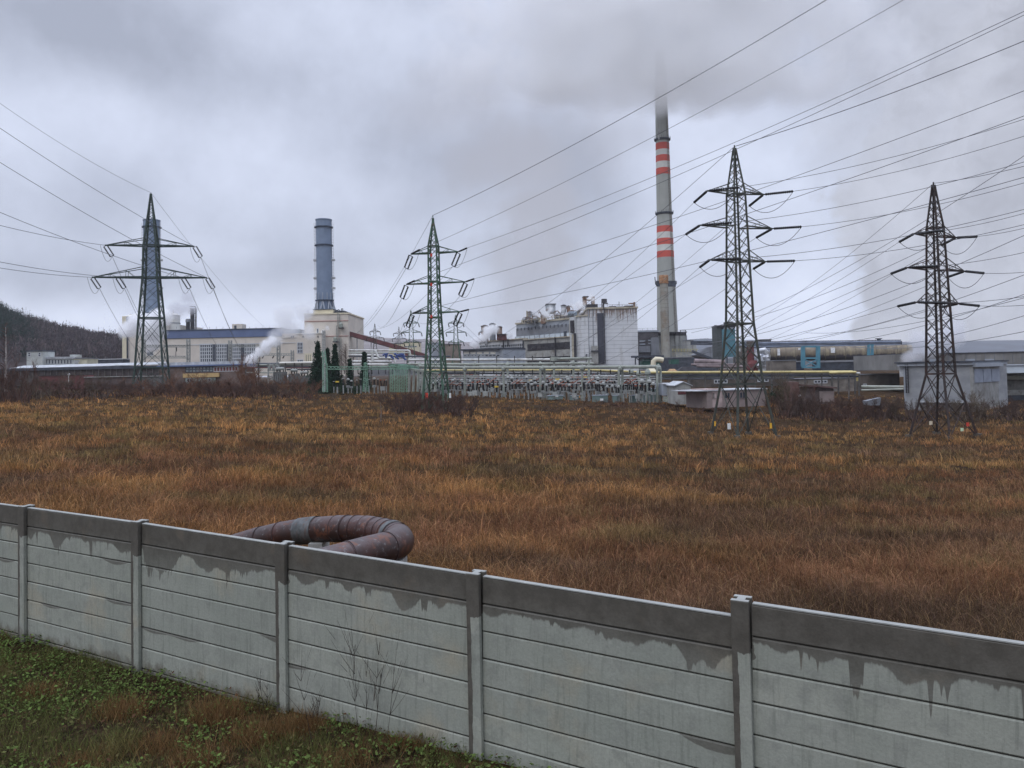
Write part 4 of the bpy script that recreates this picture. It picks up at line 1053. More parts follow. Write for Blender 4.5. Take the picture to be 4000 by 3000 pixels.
# ---- buildings beyond the conveyor
def block(px0, px1, y0, y1, d, th, m, name, lab, cat='building', rows=(), roof=None, skew=0, wm=None, fm=None):
    fr = Frame(px0, d+skew, px1, d); t = thing(name, lab, cat, fr.base()); b = MB(); fr.pbox(b, px0, px1, y0, y1, 0, th); b.build('wall', m, t)
    b = MB(); fr.pbox(b, px0-1, px1+1, y0-2, y0+1, -.3, th+.3); b.build('roof', roof or GREY, t)
    for r in rows: window(fr, t, *r[:6], wm or GLASS, fm or FRM, bar=r[6] if len(r) > 6 else .2)
    return fr, t
block(1520, 1578, 1342, 1400, 520, 14, CREAM, 'cream_building', 'low cream building veiled in steam beyond the conveyor', rows=())
block(1574, 1636, 1336, 1385, 500, 14, CREAM, 'cream_building', 'cream two storey building with a ledge right of the distant green pylon', rows=((1582, 1628, 1352, 1356, 5, 1),))
block(1672, 1712, 1340, 1420, 360, 10, GREYL, 'grey_tower_block', 'pale grey block behind the green three arm pylon', rows=((1690, 1702, 1358, 1372, 2, 1),))
block(1712, 1740, 1346, 1425, 352, 10, GREY, 'dark_block', 'dark grey block right behind the green three arm pylon')
block(1738, 1795, 1344, 1425, 350, 12, mat('brown_plaster', (.22, .18, .15), .85, .2, .4), 'brown_building', 'plain brown windowless building behind the right distant green pylon')
fr, t = block(1808, 1966, 1366, 1425, 330, 16, GREYL, 'workshop', 'low blue grey workshop with a row of small windows left of the works', roof=DARKB, skew=14,
      rows=tuple((1814+i*14, 1820+i*14, 1386, 1391, 1, 1, .12) for i in range(6))+tuple((1896+i*15, 1907+i*15, 1385, 1392, 1, 1, .12) for i in range(4)))
b = MB()
for i in range(5): fr.pbox(b, 1812+i*26, 1832+i*26, 1374, 1383, -.1, .1)
b.build('whitewashed_panel', CREAMW, t)
b = MB(); fr.pbox(b, 1800, 1960, 1361, 1367, -1.5, 17); b.build('overhanging_roof', DARKB, t)

# ---- steaming apparatus behind the workshop
def tower_vessel(px0, px1, y0, y1, d, m, lab, name='process_vessel', band=DARK):
    b = MB(); c, r, z0, zt = vcyl(b, px0, px1, y0, y1, d, 20); t = thing(name, lab, 'vessel', (c.x, c.y, z0)); b.build('shell', m, t, smooth=True)
    b = MB(); b.lathe((c.x, c.y, 0), [(r+.15, zt-.5), (r+.3, zt-.3), (r*.4, zt+.35)], 20); b.build('lid', band, t); return t
tower_vessel(1912, 1936, 1264, 1330, 400, GREY, 'grey vessel wrapped in steam left of the works')
tower_vessel(1880, 1908, 1272, 1335, 405, RUSTY, 'brownish vessel wrapped in steam, leftmost of the steaming group')
tower_vessel(1940, 1962, 1276, 1330, 402, RUSTY, 'brownish vessel wrapped in steam, rightmost of the steaming group')
b = MB(); pb(b, 1942, 1980, 1306, 1328, 395, 6); t = thing('maroon_shed', 'small maroon shed standing on the roof edge beside the steaming vessels', 'shed', P(1960, 1328, 395)); b.build('wall', REDB, t)
b = MB(); pb(b, 1940, 1982, 1304, 1306.5, 394, 8); b.build('roof', DARK, t)
b = MB(); b.tube([P(1900, 1345, 393), P(1900, 1300, 393), P(1912, 1288, 393), P(1925, 1288, 393)], .6, 8); b.tube([P(1870, 1330, 396), P(1872, 1300, 396), P(1885, 1290, 396)], .5, 8); solo(b, 'bent_duct', VESS, 'bent ducts rising among the steaming vessels', 'duct')

# ---- central works (oblique front, nearer at the right)
F3 = Frame(1872, 432, 2233, 372)
cw = thing('process_hall', 'weathered grey process hall stepping up to the right with long dark glazing', 'building', F3.base())
b = MB(); U = F3.pbox(b, 1872, 2051, 1344, 1470, 0, 20, zb=3); u0, u1, z0, z1 = U
zt = F3.uz(2051, 1324)[1]
b = MB(); F3.box(b, u0, u1, 0, 20, 2, zt); b.build('white_wing', mat('dirty_white_panels', (.56, .58, .59), .75, .15, .3, streak=((.2, .2, .2), .4, .8, .06)), cw)
u2 = F3.uz(2233, 1390)[0]; zt2 = F3.uz(2140, 1323)[1]
b = MB(); F3.box(b, u1, u2, -.6, 20, 2, zt2); b.build('concrete_wing', CONC, cw)
b = MB(); F3.box(b, u0-1, u1, -1, 21, zt, zt+.5); F3.box(b, u1, u2+1, -1.4, 21, zt2, zt2+.5); b.build('roof_slab', CONCB, cw)
b = MB(); F3.box(b, u1-.6, u1+.2, -1.0, .5, 2, zt2); b.build('corner_pier', DARKB, cw)
window(F3, cw, 1875, 1955, 1347, 1357, 14, 1, GLASS, FRM, bar=.35); window(F3, cw, 1958, 2046, 1344, 1366, 12, 2, GLASS, FRM, bar=.4)
window(F3, cw, 1960, 2046, 1394, 1418, 12, 2, GLASS, GREYL, bar=.4)
w_ = window(F3, cw, 2065, 2231, 1341, 1366, 9, 1, DGLASS, DARK, v=-.7, bar=.22); w_ = window(F3, cw, 2065, 2232, 1394, 1419, 9, 1, DGLASS, DARK, v=-.7, bar=.22)
b = MB()
for x in (1996, 2008, 2018): F3.pbox(b, x, x+6, 1380, 1385, -.4, 0)
b.build('louvre', DARK, cw)
b = MB()
for x, y0, y1 in ((1974, 1326, 1385), (1905, 1325, 1348), (2177, 1316, 1392), (1992, 1323, 1350)): F3.pbox(b, x-1.2, x+1.2, y0, y1, -1.6, -1.1)
b.build('downpipe', DARK, cw)
# upper storey
U0, _ = F3.uz(2000, 1290); U1, _ = F3.uz(2219, 1290); zb_ = zt2+.4; z_a = F3.uz(2219, 1246)[1]; z_b = F3.uz(2120, 1306)[1]; z_c = F3.uz(2120, 1290)[1]
b = MB(); F3.box(b, U0, U1, 3, 26, zb_, z_a); b.build('upper_storey', GREYL, cw)
b = MB(); F3.box(b, U0-.5, U1, 2.5, 26.5, z_a, z_a+.9); b.build('upper_parapet', CONCB, cw)
b = MB(); F3.box(b, U0, U1, 2.2, 3, zb_, z_b); b.build('pale_blue_panels', LBLUE, cw)
b = MB(); F3.box(b, U0, U1, 2.8, 3, z_b+.01, z_c+2.2); b.build('grey_band', GREY, cw)
b = MB(); n = 15
for i in range(n): u = U0+(U1-U0)*(i+.5)/n; F3.box(b, u-.28, u+.28, 2.7, 2.95, z_a-3.4, z_a-2.0)
b.build('small_windows', GLASS, cw)['kind'] = 'stuff'
b = MB()
for i in range(12): u = U0+(U1-U0)*i/11; F3.box(b, u-.12, u+.12, 2.05, 2.2, zb_, z_b)
b.build('panel_joints', GREY, cw)
b = MB(); u_ = F3.uz(2190, 1306)[0]; u__ = F3.uz(2200, 1306)[0]; F3.box(b, u_, u__, 2.0, 2.3, zb_, z_b+.8); b.build('doorway', GLASS, cw)
b = MB(); F3.pbox(b, 2219, 2236, 1240, 1318, .8, 20); b.build('stair_tower', CONCB, cw)
b = MB(); F3.pbox(b, 2242, 2253, 1252, 1300, -2.5, 0); b.build('tall_window', DGLASS, cw)
b = MB(); F3.pbox(b, 2236, 2256, 1238, 1470, -1.5, 18); b.build('end_bay', mat('pale_siding', (.52, .54, .54), .8, .15, .3, streak=((.2, .16, .12), .4, .8, .06)), cw)
b = MB(); F3.pbox(b, 2246, 2253, 1306, 1420, -2.0, -1.2); b.build('rust_pier', CONCB, cw)
b = MB(); F3.pbox(b, 2254, 2259, 1302, 1420, -2.0, -1.2); b.build('dark_pipe', DARK, cw)
b = MB(); railing(F3, b, U0, U1, 3, z_a+.9); b.build('roof_railing', GREY, cw)

# rooftop vessels and ducts above the process hall
def hvessel(px0, px1, py, rpx, d, m, lab, tilt=0):
    a = P(px0, py, d); c = P(px1, py-tilt, d-4); r = mpp(d)*rpx; ax = (c-a).normalized(); b = MB()
    b.tube([a, a+ax*r*.15, a+ax*r*.5, c-ax*r*.5, c-ax*r*.15, c], [r*.45, r*.8, r, r, r*.8, r*.45], 18); p = (a+c)/2
    t = thing('horizontal_vessel', lab, 'vessel', (p.x, p.y, p.z-r)); b.build('shell', m, t, smooth=True)
    b = MB()
    for s in (.25, .5, .75): q = a.lerp(c, s); b.tube([q, q+ax*.3], r*1.05, 18)
    b.build('hoop', DARK, t)
    b = MB()
    for s in (.2, .8): q = a.lerp(c, s); b.box(q.x-.3, q.x+.3, q.y-r*.8, q.y+r*.8, q.z-r*1.7, q.z-r*.5)
    b.build('saddle', GREY, t); return t
hvessel(2042, 2100, 1250, 12, 398, VESS, 'grey and rusty horizontal vessel, leftmost on the process hall roof', 3)
hvessel(2166, 2222, 1236, 13, 390, VESS, 'grey horizontal vessel on the right of the process hall roof', 3)
hvessel(2222, 2250, 1226, 10, 380, mat('blue_grey_vessel', (.26, .31, .36), .55, .2, .5), 'blue grey vessel next to the white boiler block')
tower_vessel(2112, 2136, 1232, 1264, 392, RUSTY, 'squat rusty vessel steaming on the process hall roof')
tower_vessel(2062, 2078, 1218, 1244, 396, VESS, 'small upright grey vessel on the left of the process hall roof')
tower_vessel(2080, 2096, 1220, 1244, 397, GREY, 'dark grey upright vessel just right of the small grey one on the roof')
tower_vessel(2192, 2212, 1192, 1226, 388, VESS, 'round topped vessel with a dark hood right of the square roof box')
tower_vessel(2214, 2228, 1196, 1226, 388, RUSTY, 'rust coloured vessel with a dark hood beside the round topped one')
b = MB(); pb(b, 2134, 2170, 1188, 1222, 402, 9); t = thing('roof_box', 'square grey roof box with an open top in steam above the process hall', 'box', P(2152, 1222, 402)); b.build('wall', GREYL, t); b = MB(); pb(b, 2132, 2172, 1185.5, 1189, 401.5, 10); b.build('rim', GREY, t)
b = MB(); pb(b, 2056, 2062, 1214, 1240, 396, 4); pb(b, 2036, 2044, 1250, 1262, 396, 4); pb(b, 2100, 2110, 1240, 1264, 396, 4); pb(b, 2228, 2260, 1218, 1236, 384, 8); solo(b, 'roof_cabins', CONCB, 'small stained cabins between the roof vessels', 'cabin')
# pipework tangle on the roof: one recognisable rack
b = MB(); rnd = random.Random(4)
for i in range(34):
    x = rnd.uniform(2050, 2260); y = 1250-(x-2050)*.12+rnd.uniform(-26, 6); d = rnd.uniform(384, 398); L = rnd.uniform(8, 24); r = rnd.choice((.18, .28, .45))
    p = [P(x, y, d), P(x, y-rnd.uniform(3, 9), d), P(x+L*.6, y-rnd.uniform(5, 12), d), P(x+L, y+rnd.uniform(-3, 6), d)]; b.tube(p, r, 6)
solo(b, 'roof_pipework', mat('rusty_pipework', (.16, .11, .09), .7, .5, 1, dirt=((.3, .28, .26), .6, .6)), 'tangle of rusty pipework running between the roof vessels', 'pipework')
b = MB()
for i in range(8): x = 2050+i*27; y = 1252-i*3.4; b.beam(P(x, y, 386), P(x+27, y-3.4, 385), .3); b.beam(P(x, y, 386), P(x, y+12, 386), .3)
solo(b, 'roof_walkway', CONCB, 'long stained walkway beam on posts along the roof vessels', 'walkway')

# ---- big white boiler block
F4 = Frame(2299, 362, 2492, 362)
F4l = Frame(2252, 369, 2300, 362)
wb = thing('boiler_block', 'large white ribbed boiler block with rust streaks and a tall dark window strip', 'building', F4.base())
WST = bpy.data.materials.new('streaked_white_siding'); WST.use_nodes = True; g = NT(WST.node_tree)
geo = g.n('ShaderNodeNewGeometry').outputs['Position']; gx, gy, gz = g.sep(geo)
ztop = F4.uz(2400, 1204)[1]
n = g.noise(g.vm('MULTIPLY', geo, (.10, .10, .10)), 1, 4, .6); col = g.mix(g.mr(n, .3, .7), (.56, .575, .590), (.68, .69, .70))
n2 = g.noise(g.vm('MULTIPLY', geo, (1.1, 1.1, .05)), 1, 4, .7)
ln = g.mr(g.m('SUBTRACT', ztop, gz), 0, 12, .42, .78, False); col = g.mix(g.mr(g.m('SUBTRACT', n2, ln), -.01, .03, 0, .85), col, (.17, .105, .07))
n3 = g.noise(g.vm('MULTIPLY', geo, (.4, .4, .1)), 1, 4, .7); col = g.mix(g.mr(n3, .5, .7, 0, .5), col, (.36, .35, .32))
g.put(WST.node_tree.nodes['Principled BSDF'].inputs['Base Color'], col); WST.node_tree.nodes['Principled BSDF'].inputs['Roughness'].default_value = .75
b = MB(); u0, u1, z0, z1 = F4.pbox(b, 2299, 2492, 1206, 1470, 0, 32); b.build('wall', WST, wb)
b = MB(); q0, q1, zz0, zz1 = F4l.pbox(b, 2252, 2300, 1236, 1470, 0, 14); b.build('left_wing', WST, wb)
b = MB(); siding(F4, b, u0, u1, z0, z1, 1.86, h=.13); siding(F4l, b, q0, q1, zz0, zz1, 1.86, h=.13); b.build('siding_joints', mat('joint_grey', (.30, .31, .33)), wb)
b = MB(); F4.pbox(b, 2334, 2359, 1223, 1421, -.35, .2); b.build('window_strip', mat('slate_glazing', (.060, .062, .080), .4, .2, .3), wb)
b = MB(); F4.pbox(b, 2359, 2362, 1182, 1421, -1.2, -.5); b.build('dark_downpipe', DARK, wb)
b = MB(); F4.box(b, u0-.4, u1+.4, -.5, 32.4, z1, z1+.8); F4l.box(b, q0, q1, -.4, 14, zz1, zz1+.6); b.build('parapet', CONCB, wb)
b = MB(); railing(F4, b, u0, u1, .2, z1+.8, 1.2, 2.2, .12); b.build('roof_railing', DARK, wb)
b = MB()
for x in (2298, 2316): F4.pbox(b, x, x+1.6, 1206, 1392, -.6, -.2)
b.build('downpipe', GREY, wb)
window(F4, wb, 2287, 2294, 1383, 1390, 1, 1, GLASS, FRM, bar=.15)
b = MB(); F4.pbox(b, 2310, 2333, 1352, 1421, -4, 0); b.build('loading_bay', CONC, wb); b = MB(); F4.pbox(b, 2308, 2335, 1370, 1374, -5, 0); b.build('bay_canopy', DARKB, wb)
# roof kit of the boiler block
b = MB(); cc, r, a_, b_ = vcyl(b, 2349, 2371, 1168, 1182, 368, 16); t = thing('header_tank', 'black drum shaped tank on a pole above the dark window strip', 'tank', (cc.x, cc.y, a_)); b.build('drum', DARK, t, smooth=True)
b = MB(); b.beam((cc.x-.6, cc.y, z1), (cc.x-.6, cc.y, a_), .55); b.beam((cc.x, cc.y, a_-.4), (cc.x+1.8, cc.y, a_-.4), .5); b.build('pole', DARK, t)
b = MB(); pb(b, 2279, 2292, 1158, 1190, 384, 5); pb(b, 2313, 2323, 1158, 1190, 384, 5); pb(b, 2279, 2323, 1168, 1172, 384, 5); t = thing('vent_hood', 'rusty twin vent hood steaming above the left of the white boiler block', 'vent', P(2300, 1190, 384)); b.build('shell', RUSTY, t); b = MB(); pb(b, 2278, 2300, 1156.5, 1159, 383.5, 6); pb(b, 2290, 2335, 1188, 1208, 384, 8); b.build('rim', DARK, t)
b = MB(); c_ = [(2380, 2408, 1196), (2414, 2440, 1197), (2440, 2480, 1194)]
for x0, x1, y in c_: pb(b, x0, x1, y, 1206, 376, 4)
t = thing('roof_fans', 'row of dark fan housings on the roof of the white boiler block', 'fan', P(2420, 1206, 376)); b.build('housing', DARK, t)
b = MB(); pb(b, 2476, 2482, 1180, 1206, 374, 2); pb(b, 2456, 2478, 1183, 1188, 374, 1); b.build('duct', RUSTY, t)
b = MB(); b.beam(P(2418, 1196, 376), P(2418, 1178, 376), .25); b.beam(P(2350, 1202, 374), P(2350, 1180, 374), .3); b.build('aerial', DARK, t)
b = MB()
b.tube([P(2268, 1240, 380), P(2268, 1228, 380), P(2290, 1216, 380), P(2330, 1206, 376)], .9, 10); b.tube([P(2205, 1236, 382), P(2240, 1222, 382), P(2280, 1206, 382)], .7, 10)
solo(b, 'roof_duct', VESS, 'grey duct climbing onto the roof of the white boiler block', 'duct')

# ---- striped chimney with the flue stack in front
def striped():
    d = 470; y0 = 1455; ytop = -120
    def w(y):     # half width px from measured outline
        xs = [(-120, 20.5), (400, 23.6), (545, 26), (830, 29.5), (1108, 35), (1294, 40.5), (1470, 45)]
        for i in range(len(xs)-1):
            if y <= xs[i+1][0]: t = (y-xs[i][0])/(xs[i+1][0]-xs[i][0]); return xs[i][1]*(1-t)+xs[i+1][1]*t
        return xs[-1][1]
    cx = P(2609, 1350, d); X, Y = cx.x, d
    zz = lambda y: P(2600, y, d).z; rr = lambda y: w(y)*mpp(d)
    t = thing('striped_chimney', 'very tall grey concrete chimney with red and white bands, its top lost in low cloud', 'chimney', (X, Y, zz(1470)))
    def ring(name, ya, yb, m, dr=0):
        b = MB(); n = 6; b.lathe((X, Y, 0), [(rr(ya+(yb-ya)*i/n)+dr, zz(ya+(yb-ya)*i/n)) for i in range(n, -1, -1)], 44); return b.build(name, m, t, smooth=True)
    ring('shaft', 205, 1470, CHW)
    for (a, c) in ((561, 587), (609, 634), (659, 684), (885, 909), (933, 958), (982, 1007)): ring('red_band', a, c, CHR, .06)
    for (a, c) in ((587, 609), (634, 659), (909, 933), (958, 982)): ring('white_band', a, c, CHL, .05)
    for y in (545, 833, 1108):
        b = MB(); r = rr(y); z = zz(y); b.lathe((X, Y, 0), [(r, z-1.2), (r+.9, z-.5), (r+.9, z+.2), (r+.1, z+.2)], 44)
        for k in range(24):
            a = k*math.pi/12; b.beam((X+math.cos(a)*(r+.85), Y+math.sin(a)*(r+.85), z), (X+math.cos(a)*(r+.85), Y+math.sin(a)*(r+.85), z+1.4), .12)
        b.build('platform', DARKB, t)
    b = MB()                          # ladder run
    for ya in range(430, 1440, 6):
        r = rr(ya)+.35; a = -math.pi/2+.62; p = Vector((X+math.cos(a)*r, Y+math.sin(a)*r, zz(ya))); r2 = rr(ya+6)+.35; q = Vector((X+math.cos(a)*r2, Y+math.sin(a)*r2, zz(ya+6)))
        for dx in (-.45, .45): b.beam(p+Vector((dx, 0, 0)), q+Vector((dx, 0, 0)), .16)
        b.beam(p+Vector((-.45, 0, 0)), p+Vector((.45, 0, 0)), .22)
    b.build('ladder', mat('rusty_ladder', (.17, .15, .12)), t)
    b = MB()
    for dx in (-18, -15): p = P(2582+dx+8, 545, d-8); b.beam(p, P(2582+dx+8, 500, d-8), .3); b.beam(P(2571+dx/6, 520, d-8), P(2577, 520, d-8), .5)
    b.build('antenna', mat('antenna_grey', (.4, .4, .4)), t)
striped()
def flue():
    d = 400; c = P(2600, 1300, d); zz = lambda y: P(2600, y, d).z; r = mpp(d)*16.3
    X = (P(2594, 1200, d).x+P(2603, 1440, d).x)/2
    t = thing('flue_stack', 'stained brownish flue stack standing in front of the striped chimney, rusty at the top', 'stack', (X, d, zz(1470)))
    b = MB(); b.lathe((X, d, 0), [(r*1.05, zz(1470)), (r, zz(1108))], 30); b.build('shaft', mat('stained_flue', (.30, .29, .25), .8, .18, .2, streak=((.16, .12, .08), .6, .35, .03), dirt=((.22, .16, .11), .5, .12)), t, smooth=True)
    b = MB(); b.lathe((X, d, 0), [(r*1.12, zz(1108)), (r*1.12, zz(1078)), (r*1.0, zz(1075)), (r*.8, zz(1078))], 24); b.build('rusty_top', mat('orange_rust', (.30, .15, .07), .85, .4, .8, dirt=((.45, .36, .26), .5, .6)), t, smooth=True)
    b = MB()
    for k in range(22): z = zz(1110+k*15.5); b.lathe((X, d, 0), [(r*1.025, z-.07), (r*1.025, z+.07)], 30)
    b.build('joint_rings', mat('ring_brown', (.20, .18, .15)), t)
    b = MB(); b.beam(P(2563, 1108, d), P(2640, 1108, d), .5, 3); b.beam(P(2558, 1082, d), P(2561, 1112, d), .4); b.build('bracket', DARKB, t)
flue()

# ---- silo group and dark structures right of the boiler block
def silo(px0, px1, y0, y1, d, m, lab, cap=DARK):
    b = MB(); c, r, z0, zt = vcyl(b, px0, px1, y0+14, y1, d, 24); t = thing('silo', lab, 'silo', (c.x, c.y, z0)); b.build('shell', m, t, smooth=True)
    b = MB(); b.lathe((c.x, c.y, 0), [(r*1.04, zt-.2), (r*1.04, zt+1.3), (r*.6, zt+1.9)], 24); b.build('cap', cap, t)
    b = MB(); b.tube([(c.x+r*.85, c.y-r*.7, z0), (c.x+r*.85, c.y-r*.7, zt)], .35, 8); b.build('side_pipe', GREY, t); return t
SIL = mat('grey_silo_concrete', (.27, .28, .27), .8, .2, .3, streak=((.12, .11, .1), .5, .7, .05))
for i, (a, c, lab) in enumerate(((2560, 2588, 'grey silo directly left of the flue stack'), (2616, 2642, 'grey silo with a dark cap just right of the flue stack'), (2638, 2662, 'grey silo with a dark cap, second right of the flue stack'), (2658, 2682, 'grey silo with a dark cap, third right of the flue stack'))):
    silo(a, c, 1296, 1420, 440-i*3, SIL, lab)
b = MB(); pb(b, 2556, 2684, 1296, 1300, 432, 12); b.beam(P(2655, 1290, 432), P(2680, 1290, 432), .3); b.beam(P(2658, 1290, 432), P(2658, 1298, 432), .3); b.beam(P(2677, 1290, 432), P(2677, 1298, 432), .3); solo(b, 'silo_headframe', DARK, 'flat dark head frame on top of the silo row', 'frame')
F5 = Frame(2493, 410, 2590, 410); t = thing('crusher_house', 'dark sooty shed with slanting pale panels between the boiler block and the flue stack', 'building', F5.base())
b = MB(); F5.pbox(b, 2493, 2572, 1296, 1440, 0, 12); b.build('wall', mat('soot_grey', (.085, .080, .085), .85, .4, .3), t)
b = MB(); F5.pbox(b, 2492, 2574, 1290, 1297, -.5, 12.5); b.build('roof', GREYL, t)
b = MB()
for y in (1330, 1342): F5.pbox(b, 2498, 2520, y, y+5, -.6, -.1); F5.pbox(b, 2532, 2556, y-3, y+2, -.6, -.1)
b.build('pale_panel', GREYL, t)
b = MB(); F5.pbox(b, 2496, 2540, 1352, 1376, -1, 0); b.build('lower_panel', GREY, t); b = MB(); F5.pbox(b, 2542, 2572, 1318, 1396, -1.4, 0); b.build('side_bay', GREY, t)
b = MB(); F5.pbox(b, 2498, 2600, 1388, 1396, -3, 2); b.build('canopy', DARKB, t)
b = MB(); railing(F5, b, 0, 11, 0, F5.uz(2530, 1290)[1]); b.build('railing', GREY, t)
fr, t = block(2640, 2720, 1372, 1432, 400, 10, mat('pale_patchwork', (.40, .40, .37), .8, .3, .4, dirt=((.5, .38, .12), .5, .4)), 'pump_house', 'pale patched pump house with yellow railings below the silos')
b = MB(); 
for y in (1364, 1371): b.beam(P(2625, y, 398), P(2728, y, 398), .25)
for x in range(2626, 2728, 12): b.beam(P(x, 1362, 398), P(x, 1374, 398), .2)
b.build('yellow_railing', mat('dull_yellow', (.38, .34, .16)), t)
fr, t = block(2680, 2720, 1330, 1380, 415, 8, CONC, 'stair_block', 'small weathered block right of the silo row')
# sloping grey shed
F6 = Frame(2712, 360, 2806, 360); t = thing('sloping_shed', 'grey shed with a slanting roof between the silos and the teal silo', 'shed', F6.base())
b = MB(); p = [(2716, 1388), (2806, 1412), (2806, 1352), (2770, 1356)]
def poly(mb, pts, d, th):
    a = [P(x, y, d) for x, y in pts]; c = [q+Vector((0, th, 0)) for q in a]; i = len(mb.v); mb.v += [tuple(q) for q in a+c]; n = len(pts)
    mb.f.append(tuple(range(i, i+n))); mb.f.append(tuple(range(i+2*n-1, i+n-1, -1)))
    for k in range(n): mb.f.append((i+k, i+n+k, i+n+(k+1) % n, i+(k+1) % n))
poly(b, p, 360, 12); b.build('wall', GREY, t)
b = MB(); b.beam(P(2704, 1372, 358), P(2800, 1410, 358), 2, 1.0); b.beam(P(2700, 1340, 362), P(2806, 1340, 362), 3, 1.8); b.build('chute', DARKB, t)
b = MB(); b.beam(P(2700, 1334, 362), P(2806, 1334, 362), .3); b.beam(P(2710, 1330, 362), P(2760, 1328, 362), .8); b.build('walkway', GREYL, t)
# teal silo building
F7 = Frame(2801, 300, 2873, 300); t = thing('teal_tower', 'tall teal and dark grey steel clad silo tower behind the grey green pylon', 'tower', F7.base())
b = MB(); F7.pbox(b, 2801, 2821, 1276, 1440, 0, 7); b.build('dark_side', mat('dark_teal_side', (.075, .085, .085), .7, .25, .4), t)
b = MB(); F7.pbox(b, 2821, 2872, 1286, 1394, -.3, 7); b.build('teal_cladding', TEAL, t)
b = MB(); F7.pbox(b, 2799, 2874, 1270, 1277, -.6, 7.5); F7.pbox(b, 2840, 2868, 1256, 1272, 1, 5); F7.pbox(b, 2792, 2800, 1270, 1272, 0, 1); b.build('head_gear', DARK, t)
b = MB(); F7.pbox(b, 2826, 2872, 1278, 1286, -.2, 6); b.build('top_ledge', GREYL, t)
b = MB()
for x in (2808, 2840, 2870): F7.pbox(b, x, x+3, 1394, 1445, 0, .5)
b.build('leg', DARKB, t)
window(F7, t, 2882, 2890, 1362, 1372, 1, 1, mat('white_panel', (.7, .7, .7)), FRM, bar=.1)
# red tower, silver hood, round tank
b = MB(); cc, r, z0, zt = vcyl(b, 2919, 2946, 1356, 1450, 270, 20); t = thing('red_tower', 'dark red riveted column with a wide rusty skirt behind the grey green pylon', 'tower', (cc.x, cc.y, z0)); b.build('shell', mat('dark_red_paint', (.125, .035, .035), .7, .25, .5), t, smooth=True)
b = MB(); b.lathe((cc.x, cc.y, 0), [(r*1.05, zt), (r*1.1, zt+2.0), (r*.9, zt+2.2)], 20); b.build('cap', mat('brown_cap', (.10, .085, .075)), t)
b = MB(); b.lathe((cc.x+.6, cc.y-.4, 0), [(r*1.9, z0-.5), (r*1.7, z0+2.6), (r*1.05, z0+3.8)], 16); b.build('skirt', mat('dark_red_paint', (1, 1, 1)), t)
b = MB(); rnd = random.Random(9)
for i in range(26): x = rnd.uniform(2958, 3006); y = rnd.uniform(1385, 1445); pts = [P(x, y, 268+rnd.uniform(-2, 2)), P(x+rnd.uniform(-6, 6), y+rnd.uniform(10, 30), 267)]; b.tube(pts, rnd.uniform(.5, 1.0), 7)
b.tube([P(2952, 1390, 270), P(2964, 1372, 270), P(2985, 1368, 270), P(3004, 1390, 270), P(3004, 1440, 270)], 1.1, 12)
solo(b, 'silver_ductwork', SILV, 'bundle of crumpled silver insulated ducts right of the dark red column', 'duct')
b = MB(); cc, r, z0, zt = vcyl(b, 2962, 3011, 1326, 1352, 330, 28); t = thing('round_tank', 'low round grey tank on the skyline left of the long pipe', 'tank', (cc.x, cc.y, z0)); b.build('shell', GREY, t, smooth=True); b = MB(); b.lathe((cc.x, cc.y, 0), [(r+.3, zt-.3), (r+.3, zt)], 28); b.build('rim', DARK, t)
block(2880, 2925, 1350, 1440, 320, 6, mat('brown_works', (.16, .14, .12), .85, .4, .3), 'works_building', 'brown works building glimpsed between the legs of the grey green pylon', rows=((2884, 2892, 1362, 1372, 1, 1), (2900, 2908, 1366, 1372, 1, 1)), wm=mat('white_panel', (1, 1, 1)))
block(2560, 2805, 1396, 1450, 395, 10, DARKB, 'dark_shed', 'long dark shed behind the pipe bridge below the silos')
